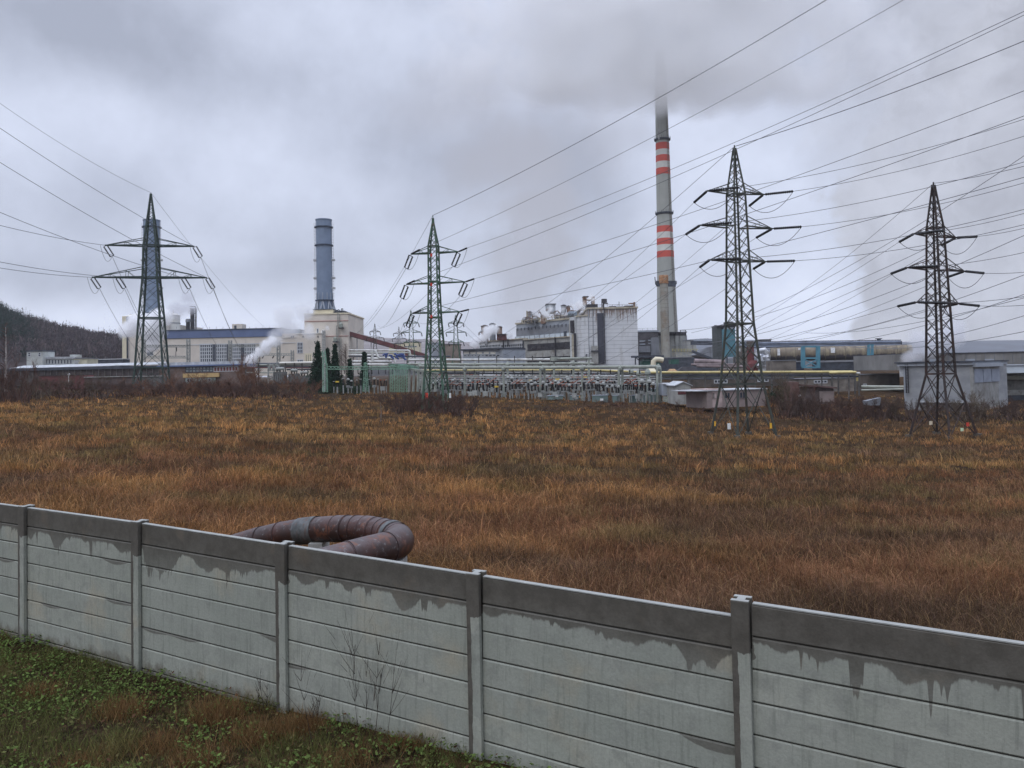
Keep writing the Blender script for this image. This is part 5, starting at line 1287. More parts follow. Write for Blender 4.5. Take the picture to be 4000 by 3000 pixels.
# ---- long horizontal duct and gallery
F8 = Frame(3000, 262, 3530, 250)
def longpipe():
    t = thing('gas_duct', 'very long brown horizontal gas duct with a dark lower part on the right', 'duct', F8.base())
    a = P(3010, 1385, 268); c = P(3560, 1374, 256); r = mpp(262)*27
    m = bpy.data.materials.new('tarnished_duct'); m.use_nodes = True; g = NT(m.node_tree); geo = g.n('ShaderNodeNewGeometry').outputs; pos = geo['Position']
    st = g.noise(g.vm('MULTIPLY', pos, (.8, .8, .15)), 1, 4, .65); n = g.noise(pos, .25, 4, .6)
    col = g.mix(g.mr(st, .35, .65), (.250, .205, .130), (.130, .105, .080)); col = g.mix(g.mr(n, .45, .62, 0, .7), col, (.155, .12, .085))
    px_, py_, pz_ = g.sep(pos); low_dark = g.m('ADD', g.m('SUBTRACT', float((a.z+c.z)/2-r*.25), pz_), g.m('MULTIPLY', g.m('SUBTRACT', st, .5), 2.5))
    col = g.mix(g.mr(low_dark, -.3, .3), col, (.060, .050, .055))  # duct colour turns darker below an uneven line near mid height
    g.put(m.node_tree.nodes['Principled BSDF'].inputs['Base Color'], col); m.node_tree.nodes['Principled BSDF'].inputs['Roughness'].default_value = .7
    b = MB(); b.tube([a.lerp(c, i/20) for i in range(21)], r, 32); b.build('shell', m, t, smooth=True)
    b = MB()
    for i in range(14): q = a.lerp(c, (i+.5)/14); ax = (c-a).normalized(); b.tube([q, q+ax*.25], r+.12, 32)
    b.build('hoop', mat('duct_hoop', (.14, .12, .09)), t)
    b = MB(); pb(b, 3038, 3047, 1362, 1388, 264, .4); pb(b, 3247, 3262, 1358, 1378, 259.2, .4); pb(b, 3120, 3126, 1360, 1366, 261, .4); b.build('pale_patch', mat('white_panel', (1, 1, 1)), t)
    # pipe bridge gallery above
    g1 = thing('pipe_gallery', 'dark steel pipe gallery with railings running along the skyline above the long duct', 'gallery', (P(3100, 1340, 300).x, 300, P(3100, 1340, 300).z))
    b = MB(); y = lambda x: 1344-.012*(x-2950)
    for dy, h in ((0, .9), (7, .5)): b.beam(P(2900, y(2900)+dy, 300), P(3520, y(3520)+dy, 285), 3, h)
    b.build('deck', DARKB, g1)
    b = MB(); b.beam(P(2900, y(2900)-9, 300), P(3520, y(3520)-9, 285), .25); b.beam(P(2900, y(2900)-5, 300), P(3520, y(3520)-5, 285), .18)
    for x in range(2900, 3521, 13): t_ = (x-2900)/620; b.beam(P(x, y(x)-9, 300-15*t_), P(x, y(x), 300-15*t_), .2)
    b.build('railing', DARK, g1)
    b = MB()
    for x in range(2905, 3525, 62): t_ = (x-2900)/620; b.beam(P(x, y(x), 299-15*t_), P(x, y(x)+24, 299-15*t_), .5)
    b.build('post', DARK, g1)
    b = MB()
    for k, (dy, r_) in enumerate(((-2, .5), (3, .35), (11, .45))): b.tube([P(2900, y(2900)+dy, 298), P(3518, y(3518)+dy, 283)], r_, 8)
    b.build('pipe_run', mat('bluish_pipe', (.16, .19, .25), .6, .2, .4), g1)
    b = MB(); pb(b, 3428, 3446, 1321, 1324, 286, 2); pb(b, 3433, 3441, 1324, 1332, 286, 1.5); b.beam(P(3434, 1332, 286), P(3434, 1405, 286), .45); solo(b, 'light_mast', DARKB, 'floodlight mast rising above the pipe gallery near its right end', 'mast')
    # turquoise frames
    for (x0, x1, y0, y1, d, lab) in ((3135, 3200, 1352, 1438, 250, 'turquoise braced steel frame straddling the long duct'), (3392, 3412, 1345, 1420, 246, 'faded turquoise steel support at the right part of the long duct')):
        q = P((x0+x1)/2, y1, d); f = thing('support_frame', lab, 'frame', q); b = MB(); wdt = .9 if x1-x0 > 40 else .45
        for x in (x0+3, x1-3): b.beam(P(x, y0, d), P(x, y1, d), wdt); b.beam(P(x-6, y0+4, d+6), P(x-6, y1-6, d+6), wdt*.6)
        b.build('column', TURQ, f); b = MB()
        for y in (y0+2, (y0+y1)/2+4, y1-3): b.beam(P(x0, y, d-.1), P(x1, y, d-.1), wdt*.6)
        ym = (y0+y1)/2+6; b.beam(P(x0+4, ym, d-.1), P(x1-4, y1-4, d-.1), wdt*.35); b.beam(P(x1-4, ym, d-.2), P(x0+4, y1-4, d-.2), wdt*.35)
        b.build('brace', TURQ, f)
    # lower dark structures under the duct
    for (x0, x1, y0, y1, d, m_, lab) in ((3020, 3110, 1408, 1450, 255, mat('brown_works', (1, 1, 1)), 'brown low building under the left part of the long duct'), (3205, 3520, 1412, 1448, 252, DARKB, 'long low dark bluish building under the right part of the duct'), (3100, 3140, 1414, 1446, 258, mat('dark_blue_shed', (.05, .065, .10)), 'dark blue shed left of the turquoise frame')):
        block(x0, x1, y0, y1, d, 7, m_, 'low_shed', lab, 'shed')
longpipe()
# low sheds and clutter walls behind the pipe bridge, right side
block(3340, 3515, 1462, 1560, 235, 8, mat('brown_grey_wall', (.12, .10, .085), .9, .35, .5), 'low_building', 'low brown grey building right of the pipe bridge end', rows=((3372, 3384, 1500, 1512, 2, 1),))
block(2700, 3100, 1468, 1510, 205, 5, mat('brown_grey_wall2', (.10, .085, .075), .9, .45, .5), 'boundary_building', 'long low dark building just behind the pink shed', rows=((2790, 2840, 1484, 1496, 4, 1), (2960, 3000, 1480, 1490, 3, 1)))
block(3100, 3345, 1478, 1530, 210, 5, mat('brown_grey_wall3', (.17, .15, .13), .9, .45, .5), 'ruined_wall_building', 'ruined grey brown building behind the brick shed', rows=((3180, 3230, 1486, 1496, 4, 1),))
# ---- right grey hall
def grey_hall():
    F = Frame(3512, 150, 3802, 140, 1500); t = thing('grey_hall', 'flat roofed grey hall with a pale blank wall behind the brown pylon', 'building', F.base())
    m = bpy.data.materials.new('blotchy_grey_wall'); m.use_nodes = True; g = NT(m.node_tree); pos = g.n('ShaderNodeNewGeometry').outputs['Position']
    n = g.noise(g.vm('MULTIPLY', pos, (.3, .3, .6)), 1, 5, .6); col = g.mix(g.mr(n, .3, .7), (.235, .245, .260), (.325, .335, .345)); n2 = g.noise(pos, 1.4, 5, .7); col = g.mix(g.mr(n2, .58, .75, 0, .6), col, (.20, .20, .20))
    g.put(m.node_tree.nodes['Principled BSDF'].inputs['Base Color'], col); m.node_tree.nodes['Principled BSDF'].inputs['Roughness'].default_value = .75
    b = MB(); u0, u1, z0, z1 = F.pbox(b, 3540, 3802, 1428, 1640, 0, 18); b.build('front_wall', m, t)
    b = MB(); F.pbox(b, 3507, 3802, 1416, 1428, -.5, 18); b.build('fascia', GREYL, t)
    b = MB(); F.pbox(b, 3500, 3806, 1412, 1416.5, -.8, 18.5); b.build('roof_edge', DARKB, t)
    b = MB(); F.pbox(b, 3510, 3530, 1428, 1472, .4, 10); b.build('white_annex', ROOFW, t)
    b = MB(); F.pbox(b, 3530, 3541, 1428, 1640, .2, 12); b.build('corner_strip', GREYL, t)
    b = MB()
    for x in (3542, 3551): F.pbox(b, x-1, x+1, 1420, 1535, -.5, -.3)
    for y in range(1424, 1535, 6): F.pbox(b, 3541, 3552, y, y+1.4, -.5, -.35)
    b.build('ladder', DARK, t)
    b = MB(); F.pbox(b, 3588, 3802, 1569, 1573, -.6, 0); b.build('ledge', FRM, t); b = MB(); F.pbox(b, 3620, 3780, 1573, 1640, -.3, 0); b.build('lower_wall', mat('dirty_lower_wall', (.17, .16, .16), .9, .4, .6), t)
    c = P(3802, 1500, 140); a = c; G2 = Frame(3802, 140, 3902, 153, 1500); G2.o = F.p3(F.L, 0, 0); G2.u = F.n.copy(); G2.n = -F.u; G2.L = 18
    b = MB(); G2.pbox(b, 3803, 3902, 1428, 1640, 0, .5); b.build('side_wall', mat('side_concrete', (.26, .26, .25), .85, .3, .5, streak=((.14, .12, .1), .5, 1, .2)), t)
    for i in range(3):
        b = MB(); x0 = 3806+i*33; G2.pbox(b, x0, x0+30, 1441, 1494-i*2, -.15, .05); b.build('side_window', mat('bluish_dull_panel', (.24, .27, .33), .5, .15, .5), t)
    b = MB(); G2.pbox(b, 3800, 3906, 1418, 1432, -.6, .6); b.build('side_fascia', GREYL, t)
grey_hall()
fr, t = block(3520, 4120, 1378, 1440, 215, 30, mat('dirty_grey_roof_wall', (.22, .215, .205), .85, .25, .15, streak=((.13, .12, .11), .5, .3, .06)), 'long_hall', 'long dull grey hall stretching to the right edge behind the grey hall', roof=DARKB)
b = MB()
for x in range(3560, 4120, 36): fr.pbox(b, x, x+1.5, 1380, 1425, -.1, .05)
b.build('panel_joints', GREY, t)
for x in (3565, 3630, 3770, 3845): b = MB(); fr.pbox(b, x, x+36, 1402, 1412, -.3, .05); b.build('skylight', GREYL, t)
fr, t = block(3896, 4120, 1426, 1456, 165, 14, LBLUE, 'white_band_building', 'low white banded building at the right edge of the picture', roof=GREYL)
fr, t = block(3900, 4120, 1456, 1600, 172, 14, mat('stained_wall', (.20, .195, .18), .9, .4, .5, streak=((.08, .07, .06), .6, 1.2, .2)), 'stained_building', 'stained grey building with pipes on its face at the right edge')
b = MB()
for y in (1462, 1468): b.tube([P(3898, y, 170), P(3925, y, 170), P(3930, y+10, 170), P(4120, y+10, 170)], .3, 8)
b.build('wall_pipes', PIPEG, t); b = MB(); fr.pbox(b, 3902, 4120, 1522, 1542, -1, 0); b.build('pale_band', CONC, t); b = MB(); fr.pbox(b, 3904, 4120, 1542, 1600, -.8, 0); b.build('dark_base', DARKB, t)

# ---- pink shed, garage, brick shed
def pink():
    F = Frame(2762, 132, 2990, 137, 1540); t = thing('pink_shed', 'low dusty pink rendered shed with a pale flat roof and dark windows', 'shed', F.base())
    b = MB(); u0, u1, z0, z1 = F.pbox(b, 2762, 2990, 1524, 1590, 0, 6); b.build('wall', PINK, t)
    for (a, c, y0, y1, n) in ((2783, 2813, 1534, 1556, 2), (2830, 2850, 1534, 1556, 2), (2877, 2911, 1532, 1555, 3)): window(F, t, a, c, y0, y1, n, 1, GLASS if a > 2800 else mat('grey_board', (.2, .19, .18)), PINK, bar=.08)
    b = MB(); F.box(b, -2.9, u1+.3, -.25, 6.5, z1, z1+.16); b.build('roof', ROOFW, t)
    G2 = Frame(2700, 137, 2763, 132, 1540); b = MB(); q0, q1, _, _ = G2.pbox(b, 2700, 2762, 1520, 1590, 0, 3); b.build('end_wall', mat('pale_pink_render', (.42, .33, .31), .85, .2, .8), t)
    b = MB(); rnd = random.Random(3)
    for i in range(2): G2.pbox(b, 2706+i*8, 2710+i*8, 1528, 1552, -.04, 0)
    b.build('dark_opening', DARK, t)
    b = MB()
    for i in range(9): x = 2724+rnd.random()*20; y = 1530+rnd.random()*24; G2.pbox(b, x, x+1+rnd.random()*5, y, y+1.2, -.03, 0)
    b.build('scrawl', mat('scrawl_grey', (.2, .17, .17)), t)
    F = Frame(2640, 142, 2698, 142, 1520); t = thing('garage', 'small garage with a pale pitched roof and a maroon door left of the pink shed', 'garage', F.base())
    b = MB(); u0, u1, z0, z1 = F.pbox(b, 2640, 2698, 1508, 1580, 0, 8); b.build('wall', CONC, t); b = MB(); F.pbox(b, 2648, 2694, 1521, 1541, -.05, .1); b.build('door', mat('maroon_door', (.10, .035, .035)), t)
    b = MB(); um = (u0+u1)/2; zr = z1+.75
    for s0, s1 in ((u0-.3, um), (um, u1+.3)):
        za = z1 if s0 < um-.1 else zr; zb2 = zr if s0 < um-.1 else z1
        b.hexa([F.p3(s0, -.4, za), F.p3(s1, -.4, zb2), F.p3(s1, 8.3, zb2), F.p3(s0, 8.3, za), F.p3(s0, -.4, za+.12), F.p3(s1, -.4, zb2+.12), F.p3(s1, 8.3, zb2+.12), F.p3(s0, 8.3, za+.12)])
    b.build('roof', ROOFW, t)
    b = MB(); b.hexa([F.p3(u0, 0, z1), F.p3(u1, 0, z1), F.p3(u1, .2, z1), F.p3(u0, .2, z1), F.p3(um-.05, 0, zr), F.p3(um+.05, 0, zr), F.p3(um+.05, .2, zr), F.p3(um-.05, .2, zr)]); b.build('gable', CONC, t)
    fr, t = block(2590, 2640, 1500, 1545, 150, 8, GREYL, 'lean_to', 'pale blue grey lean-to left of the garage', 'shed', roof=ROOFW)
    F = Frame(3095, 150, 3120, 150, 1520); t = thing('brick_shed', 'ruined red brick shed with a dark sloping roof among the shrubs', 'shed', F.base())
    b = MB(); F.pbox(b, 3097, 3122, 1492, 1570, 0, 5); b.build('chimney_wall', BRICKR, t)
    b = MB(); F.pbox(b, 3122, 3262, 1512, 1580, .6, 5); b.build('wall', mat('soot_brick', (.11, .085, .08), .9, .4, 1), t)
    b = MB(); a0, a1, _, _ = F.rect(3120, 3268, 1505, 1512); zA = F.uz(3122, 1500)[1]; zB = F.uz(3268, 1512)[1]
    b.hexa([F.p3(a0, -.3, zA-.3), F.p3(a1, -.3, zB-.3), F.p3(a1, 6, zB-.3), F.p3(a0, 6, zA-.3), F.p3(a0, -.3, zA), F.p3(a1, -.3, zB), F.p3(a1, 6, zB), F.p3(a0, 6, zA)]); b.build('roof', mat('rusty_roof', (.11, .07, .065), .9, .3, 1), t)
    b = MB(); F.pbox(b, 3205, 3262, 1528, 1570, .4, .7); b.build('pink_panel', PINK, t)
    b = MB(); c = P(3123, 1545, 146); b.lathe((c.x, c.y, c.z-.3), [(.05, 0), (.25, .1), (.25, .4), (.05, .5)], 10); solo(b, 'white_lamp', mat('white_panel', (1, 1, 1)), 'small round white object by the foot of the brick shed', 'lamp')
    b = MB(); a = P(3385, 1570, 128); b.hexa([(a.x, a.y, a.z-.6), (a.x+2.2, a.y, a.z-.6), (a.x+2.2, a.y+1.2, a.z-.6), (a.x, a.y+1.2, a.z-.6), (a.x-.1, a.y-.1, a.z+.15), (a.x+2.4, a.y-.1, a.z+.65), (a.x+2.4, a.y+1.3, a.z+.65), (a.x-.1, a.y+1.3, a.z+.15)]); solo(b, 'small_kiosk', GREY, 'tiny pale kiosk with a slanting lid among shrubs between the right pylons', 'kiosk')
pink()

# ---- left edge: low buildings, white roofs
def leftside():
    F = Frame(104, 300, 168, 300); t = thing('gate_building', 'small white two storey building at the foot of the wooded hill', 'building', F.base())
    WH = mat('old_whitewash', (.46, .48, .46), .85, .2, .4, streak=((.3, .3, .27), .4, .8, .08))
    b = MB(); F.pbox(b, 104, 166, 1372, 1440, 0, 8); b.build('wall', WH, t); b = MB(); F.pbox(b, 102, 168, 1368, 1373, -.3, 8.3); b.build('roof', DARKB, t)
    for x in (110, 150): window(F, t, x, x+9, 1378, 1392, 1, 2, GLASS, FRM, bar=.2)
    F = Frame(168, 302, 290, 306); t = thing('low_office', 'long white single storey building with tall windows beside the small white two storey building', 'building', F.base())
    b = MB(); F.pbox(b, 168, 290, 1402, 1440, 0, 8); b.build('wall', WH, t); b = MB(); F.pbox(b, 166, 292, 1394, 1402, -.5, 9); b.build('roof', ROOFW, t); b = MB(); F.pbox(b, 266, 306, 1384, 1396, 4, 9); b.build('roof_lantern', WH, t)
    for i in range(9): window(F, t, 178+i*12, 184+i*12, 1405, 1421, 1, 1, GLASS, FRM, bar=.15)
    fr, t2 = block(290, 340, 1400, 1440, 300, 8, mat('pale_yellow_wash', (.50, .48, .36), .85, .2, .5), 'gatehouse', 'pale yellow gabled house end right of the long white building', rows=((291, 310, 1408, 1412, 1, 1), (291, 306, 1416, 1420, 1, 1)))
    block(330, 480, 1404, 1440, 330, 6, DARKB, 'dark_low_block', 'low dark block left of the beige hall', roof=FRM)
    # covered walkway with pale roof along the front
    F = Frame(36, 262, 620, 262, 1420); t = thing('covered_walkway', 'long low shed with a pale wet roof running below the left hall and the pylon', 'shed', F.base())
    b = MB(); u0, u1, z0, z1 = F.pbox(b, 36, 620, 1436, 1500, 0, 5); b.build('wall', mat('murky_wall', (.075, .062, .062), .9, .45, .5), t)
    b = MB(); zr = F.uz(300, 1422)[1]; zl = F.uz(300, 1434)[1]; b.hexa([F.p3(u0, -.6, zl-.15), F.p3(u1, -.6, zl+.25), F.p3(u1, 8, zr+.1), F.p3(u0, 8, zr-.2), F.p3(u0, -.6, zl), F.p3(u1, -.6, zl+.4), F.p3(u1, 8, zr+.3), F.p3(u0, 8, zr)]); b.build('roof', ROOFW, t)
    b = MB(); F.box(b, u0, u1, -.75, -.6, zl-.9, zl+.05); b.build('gutter', DARKB, t)
    b = MB()
    for i in range(26): u = u0+(u1-u0)*i/25; F.box(b, u-.12, u+.12, -.3, -.1, z0, zl-.5)
    b.build('post', mat('murky_post', (.11, .10, .095)), t)
    F = Frame(620, 262, 950, 258, 1440); t = thing('annex', 'low annex with pale roof and glazed strip below the gridded windows', 'building', F.base())
    b = MB(); u0, u1, z0, z1 = F.pbox(b, 620, 950, 1428, 1520, 0, 9); b.build('wall', mat('annex_wall', (.15, .11, .095), .9, .35, .5), t)
    b = MB(); F.pbox(b, 618, 952, 1413, 1425, 0, 9.5); b.build('roof', ROOFW, t); b = MB(); F.pbox(b, 617, 953, 1425, 1430.5, -.8, 9.6); b.build('roof_edge', BLUE, t)
    window(F, t, 726, 832, 1433, 1453, 8, 2, mat('milky_pane', (.22, .25, .26), .4, .4, .8), DARKB, bar=.28); window(F, t, 836, 930, 1433, 1450, 8, 1, REDB, FRM, bar=.2)
    b = MB(); F.pbox(b, 720, 860, 1458, 1474, -.9, 0); b.build('ochre_fascia', YELW, t); b = MB(); F.pbox(b, 728, 845, 1476, 1500, -.6, 0); b.build('grey_front', mat('grey_green_front', (.20, .24, .22), .85, .3, .8), t)
    window(F, t, 735, 756, 1479, 1492, 2, 1, GLASS, FRM, v=-.7, bar=.1); window(F, t, 818, 825, 1477, 1489, 1, 1, GLASS, FRM, v=-.7, bar=.1)
    block(550, 622, 1470, 1520, 215, 5, mat('murky_shed', (.13, .125, .12), .9, .4, .6), 'small_hut', 'small grey hut with a pale roof behind the thicket left of the ochre front', roof=CONC)
    block(330, 530, 1472, 1520, 225, 5, mat('murky_wall2', (.10, .075, .07), .9, .4, .6), 'low_store', 'low dark store half hidden in the thicket on the left', roof=CONC)
    block(150, 330, 1466, 1520, 225, 5, REDB, 'low_store', 'low maroon store behind the thicket at the left', roof=mat('dark_low_roof', (.06, .05, .05)))
    b = MB(); c = P(268, 1463, 205); b.lathe((c.x, c.y, c.z-.35), [(.1, 0), (.36, .2), (.36, .5), (.1, .7)], 12); b.beam((c.x, c.y, c.z-3.5), (c.x, c.y, c.z-.3), .12); solo(b, 'globe_lamp', mat('white_panel', (1, 1, 1)), 'white globe lamp on a post in the thicket at the left', 'lamp')
leftside()
# ---------------------------------------------------------------- light yard frames before the beige hall
def lattice_mast(mb, p0, p1, w, bar=.1, n=None):
    p0 = Vector(p0); p1 = Vector(p1); L = (p1-p0).length; d = (p1-p0).normalized(); up = Vector((0, 0, 1)) if abs(d.z) < .9 else Vector((0, 1, 0))
    x = d.cross(up).normalized()*w/2; y = x.cross(d).normalized()*w/2; n = n or max(2, int(L/(w*1.3)))
    c = [-x-y, x-y, x+y, -x+y]
    for k in range(4): mb.beam(p0+c[k], p1+c[k], bar)
    for i in range(n):
        a = p0.lerp(p1, i/n); b = p0.lerp(p1, (i+1)/n)
        for k in range(4): mb.beam(a+c[k], b+c[(k+1) % 4] if i % 2 else b+c[(k+1) % 4], bar*.6)
def yard_gantry(xs, yt, yb, ybeam, d, lab, m, w=.9, bar=.16, beams=True, grp=None):
    q = P((xs[0]+xs[-1])/2, yb, d); t = thing('lattice_gantry', lab, 'gantry', q, grp)
    for x in xs: b = MB(); lattice_mast(b, P(x, yb, d), P(x, yt, d), w, bar); b.build('mast', m, t)
    for y in (ybeam if isinstance(ybeam, (list, tuple)) else (ybeam,)): b = MB(); lattice_mast(b, P(xs[0], y, d), P(xs[-1], y, d), w*.8, bar); b.build('beam', m, t)
    return t
GYM = mat('galvanised_yard_steel', (.30, .31, .29), .6, .25, .8)
t = yard_gantry((560, 736), 1325, 1450, (1352, 1395), 300, 'grey lattice gantry before the left part of the beige hall', GYM, 1.0, .22)
insulator(t, P(689, 1357, 300), P(689, 1373, 300), .3); insulator(t, P(687, 1373, 300), P(687, 1392, 300), .15)
yard_gantry((899, 1088), 1330, 1450, (1352,), 300, 'grey lattice gantry before the gridded windows', GYM, 1.0, .22)
t = yard_gantry((1010, 1142), 1368, 1450, (1385,), 300, 'lower grey lattice gantry in front of the steam jet', GYM, .9, .2)
for x in (1030, 1070, 1110): insulator(t, P(x, 1390, 300), P(x-6, 1400, 300), .3)
yard_gantry((1264, 1266), 1290, 1530, (1300,), 182, 'tall pale lattice lamp mast in front of the boiler house', mat('pale_mast', (.42, .42, .40)), .45, .09)

# transformers and coolers left of the spruces
def transformer(px, py, d, w, h, lab):
    q = P(px, py, d); t = thing('transformer', lab, 'transformer', q)
    b = MB(); b.box(q.x-w/2, q.x+w/2, q.y-1.2, q.y+1.2, q.z, q.z+h); b.build('tank', mat('transformer_grey', (.11, .11, .105), .7, .3, 1), t)
    b = MB()
    for i in range(6): x = q.x-w/2+w*(i+.5)/6; b.box(x-w/18, x+w/18, q.y-1.7, q.y-1.2, q.z+.4, q.z+h*.85)
    b.build('radiator', mat('radiator_grey', (.16, .165, .16)), t)
    for i in (-1, 0, 1): insulator(t, (q.x+i*w*.28, q.y, q.z+h), (q.x+i*w*.28, q.y, q.z+h+1.5), .2)
    b = MB(); b.tube([(q.x-w*.35, q.y, q.z+h+.9), (q.x+w*.35, q.y, q.z+h+.9)], .4, 12); b.build('conservator', GYM, t)
transformer(1095, 1500, 204, 3.0, 3.2, 'grey transformer with radiators behind the brambles, left of the spruces')
transformer(1150, 1500, 206, 2.4, 2.8, 'second grey transformer left of the one with big radiators')
transformer(1190, 1500, 204, 3.0, 2.2, 'lower grey transformer directly left of the tallest spruce')
b = MB()
for i, x in enumerate((1051, 1066, 1081)): pb(b, x-3, x+3, 1420, 1450, 206, 1)
for i, x in enumerate((1054, 1066, 1078)): c = P(x, 1480, 203); b.tube([c, c+Vector((0, -.3, 0))], .42, 14)
for y in (1425, 1446, 1470): b.beam(P(1045, y, 205), P(1092, y, 205), .3)
for x in (1048, 1072, 1091): b.beam(P(x, 1420, 205), P(x, 1500, 205), .3)
solo(b, 'cooler_rack', GYM, 'grey steel rack with three fan coolers behind the brambles', 'rack')

# ---------------------------------------------------------------- pipe bridges
def pipe_bridge(name, lab, runs, legs, d0, x0, x1, d1=None):
    d1 = d1 or d0; q = P((x0+x1)/2, 1460, (d0+d1)/2); t = thing('pipe_bridge', lab, 'pipe bridge', q)
    dd = lambda x: d0+(d1-d0)*(x-x0)/(x1-x0)
    for (ya, yb, r, m, off, *xr) in runs:
        a, c = xr if xr else (x0, x1); b = MB(); n = 12; b.tube([P(a+(c-a)*i/n, ya+(yb-ya)*i/n, dd(a+(c-a)*i/n)+off) for i in range(n+1)], r, 10); b.build('pipe_run', m, t, smooth=True)
    for x, y0, y1 in legs:
        lg = MB(); lg.beam(P(x, y0, dd(x)), P(x, y1, dd(x)), .28); lg.beam(P(x, y0, dd(x)+2.2), P(x, y1, dd(x)+2.2), .28); lg.beam(P(x, y0, dd(x)-.4), P(x, y0, dd(x)+2.6), .3); lg.build('trestle', mat('trestle_steel', (.10, .095, .09), .8, .3, 1), t)
    return t
pipe_bridge('a', 'long pipe bridge carrying a yellow gas pipe across the right half of the works', [
    (1455, 1452, .30, PIPEY, 0, 2520, 3330), (1460, 1457, .26, PIPEW, .5, 2520, 3330), (1467, 1466, .28, DARKB, .3, 2520, 3340), (1473, 1472, .18, PIPEG, 1.2, 2520, 3340), (1480, 1478, .22, GREY, 1.0, 2560, 3100)],
    [(x, 1462, 1540) for x in range(2560, 3341, 65)], 190, 2520, 3330, 185)
pipe_bridge('b', 'pipe bridge with a yellow pipe behind the switchyard beams', [
    (1446, 1445, .22, PIPEY, 0, 1640, 2320), (1445, 1456, .26, PIPEY, 0, 2320, 2560), (1450, 1450, .24, PIPEW, .6, 1640, 2330), (1450, 1463, .26, PIPEW, .5, 2330, 2560), (1457, 1462, .22, DARKB, .8, 1640, 2560), (1470, 1472, .2, PIPEG, 1.0, 1640, 2560), (1480, 1482, .2, GREY, 1.6, 1640, 2560)],
    [(x, 1455, 1535) for x in range(1660, 2561, 75)], 212, 1640, 2560, 200)
t = pipe_bridge('c', 'bundle of white insulated pipes running behind the spruces towards the works', [
    (1368, 1369, .30, PIPEW, 30, 1362, 1590), (1386, 1388, .34, PIPEW, 20, 1362, 1480), (1412, 1414, .42, PIPEW, 0, 1365, 1530), (1400, 1402, .36, PIPEW, 8, 1430, 1540), (1424, 1424, .35, PIPEW, -4, 1375, 1520), (1406, 1404, .40, PIPEW, 15, 1590, 2300), (1422, 1421, .34, PIPEG, 6, 1590, 2300), (1392, 1392, .24, DARKB, 12, 1362, 1760),
    (1432, 1432, .28, PIPEG, 4, 1362, 1640), (1378, 1378, .26, PIPEG, 24, 1362, 1600)],
    [(x, 1392, 1500) for x in range(1380, 2300, 70)], 235, 1362, 2300, 232)
b = MB(); b.tube([P(1455, 1412, 233), P(1455, 1372, 233), P(1468, 1370, 233), P(1472, 1388, 233), P(1482, 1398, 233), P(1520, 1398, 233), P(1540, 1402, 233), P(1544, 1416, 233)], .36, 10); b.tube([P(1590, 1368, 262), P(1600, 1372, 262), P(1602, 1400, 262)], .4, 10); b.build('pipe_bend', PIPEW, t, smooth=True)
b = MB(); rnd = random.Random(5)
for i in range(12): x = 1490+rnd.random()*85; y = 1384+rnd.random()*14; b.tube([P(x, y, 228), P(x+rnd.uniform(4, 14), y+rnd.uniform(-5, 5), 228), P(x+rnd.uniform(6, 16), y+10, 228)], .3, 8)
b.build('valve_group', PIPEBL, t)['label'] = 'bright blue pipes and valves'
pipe_bridge('d', 'pipe bridge with pale pipes left of the spruces', [(1418, 1416, .34, CREAMW, 0, 1092, 1230), (1421, 1421, .3, DARKB, .6, 1000, 1240), (1426, 1424, .26, PIPEG, .3, 1000, 1240), (1432, 1432, .3, GREY, .8, 950, 1240), (1455, 1456, .22, PIPEG, .2, 960, 1120), (1436, 1437, .16, REDB, .2, 960, 1240), (1444, 1442, .2, DARKB, .5, 1120, 1240)], [(x, 1420, 1500) for x in (960, 1010, 1115, 1150, 1180, 1230)], 222, 950, 1240)
pipe_bridge('e', 'short pipe bridge ending in a yellow bend left of the grey hall', [(1460, 1458, .30, PIPEW, .4, 3240, 3360), (1456, 1453, .28, PIPEY, 0, 3240, 3345), (1510, 1512, .34, PIPEG, 1, 3365, 3530), (1524, 1520, .22, PIPEG, .4, 3365, 3530), (1470, 1470, .22, DARKB, .4, 3240, 3360)], [(3250, 1464, 1560), (3316, 1464, 1560), (3356, 1464, 1545)], 183, 3240, 3530, 176)
b = MB(); b.tube([P(3335, 1457, 181), P(3348, 1460, 181), P(3350, 1488, 181)], .30, 10); solo(b, 'yellow_pipe_bend', PIPEY, 'yellow pipe bending down at the end of the pipe bridge', 'pipe', smooth=True)
b = MB(); b.tube([P(2552, 1428, 250), P(2553, 1412, 250), P(2562, 1404, 250), P(2578, 1405, 250), P(2590, 1408, 250)], .9, 14); solo(b, 'cream_duct_bend', CREAM, 'thick cream duct bend left of the foot of the flue stack', 'duct', smooth=True)
def hopper(x0, x1, y0, y1, d, lab, m):
    a, c = P(x0, y1, d), P(x1, y1, d); e, f = P(x0+(x1-x0)*.3, y0, d), P(x0+(x1-x0)*.7, y0, d); b = MB()
    b.hexa([(a.x, d, a.z), (c.x, d, a.z), (c.x, d+4, a.z), (a.x, d+4, a.z), (e.x, d+1, e.z), (f.x, d+1, e.z), (f.x, d+3, e.z), (e.x, d+3, e.z)]); return solo(b, 'roof_hopper', m, lab, 'hopper')
hopper(2528, 2568, 1436, 1453, 225, 'cream pyramidal hopper left of the foot of the flue stack', CREAM)
hopper(2612, 2650, 1441, 1455, 225, 'small orange brown hopper right of the foot of the flue stack', mat('orange_brown', (.42, .27, .15)))
hopper(2640, 2740, 1432, 1456, 235, 'low black pitched roof right of the foot of the flue stack', DARK)
b = MB(); pb(b, 2622, 2652, 1404, 1422, 300, 5); solo(b, 'green_machine', GREENM, 'dark green machine housing right of the flue stack', 'machine')
b = MB(); pb(b, 2510, 2580, 1408, 1440, 300, 6); pb(b, 2516, 2560, 1403, 1408.2, 299.9, 5); solo(b, 'green_plant', GREENM, 'dark green machine group at the foot of the white boiler block', 'machine')
b = MB()
for x in (2482, 2497): b.beam(P(x, 1394, 300), P(x, 1425, 300), .4)
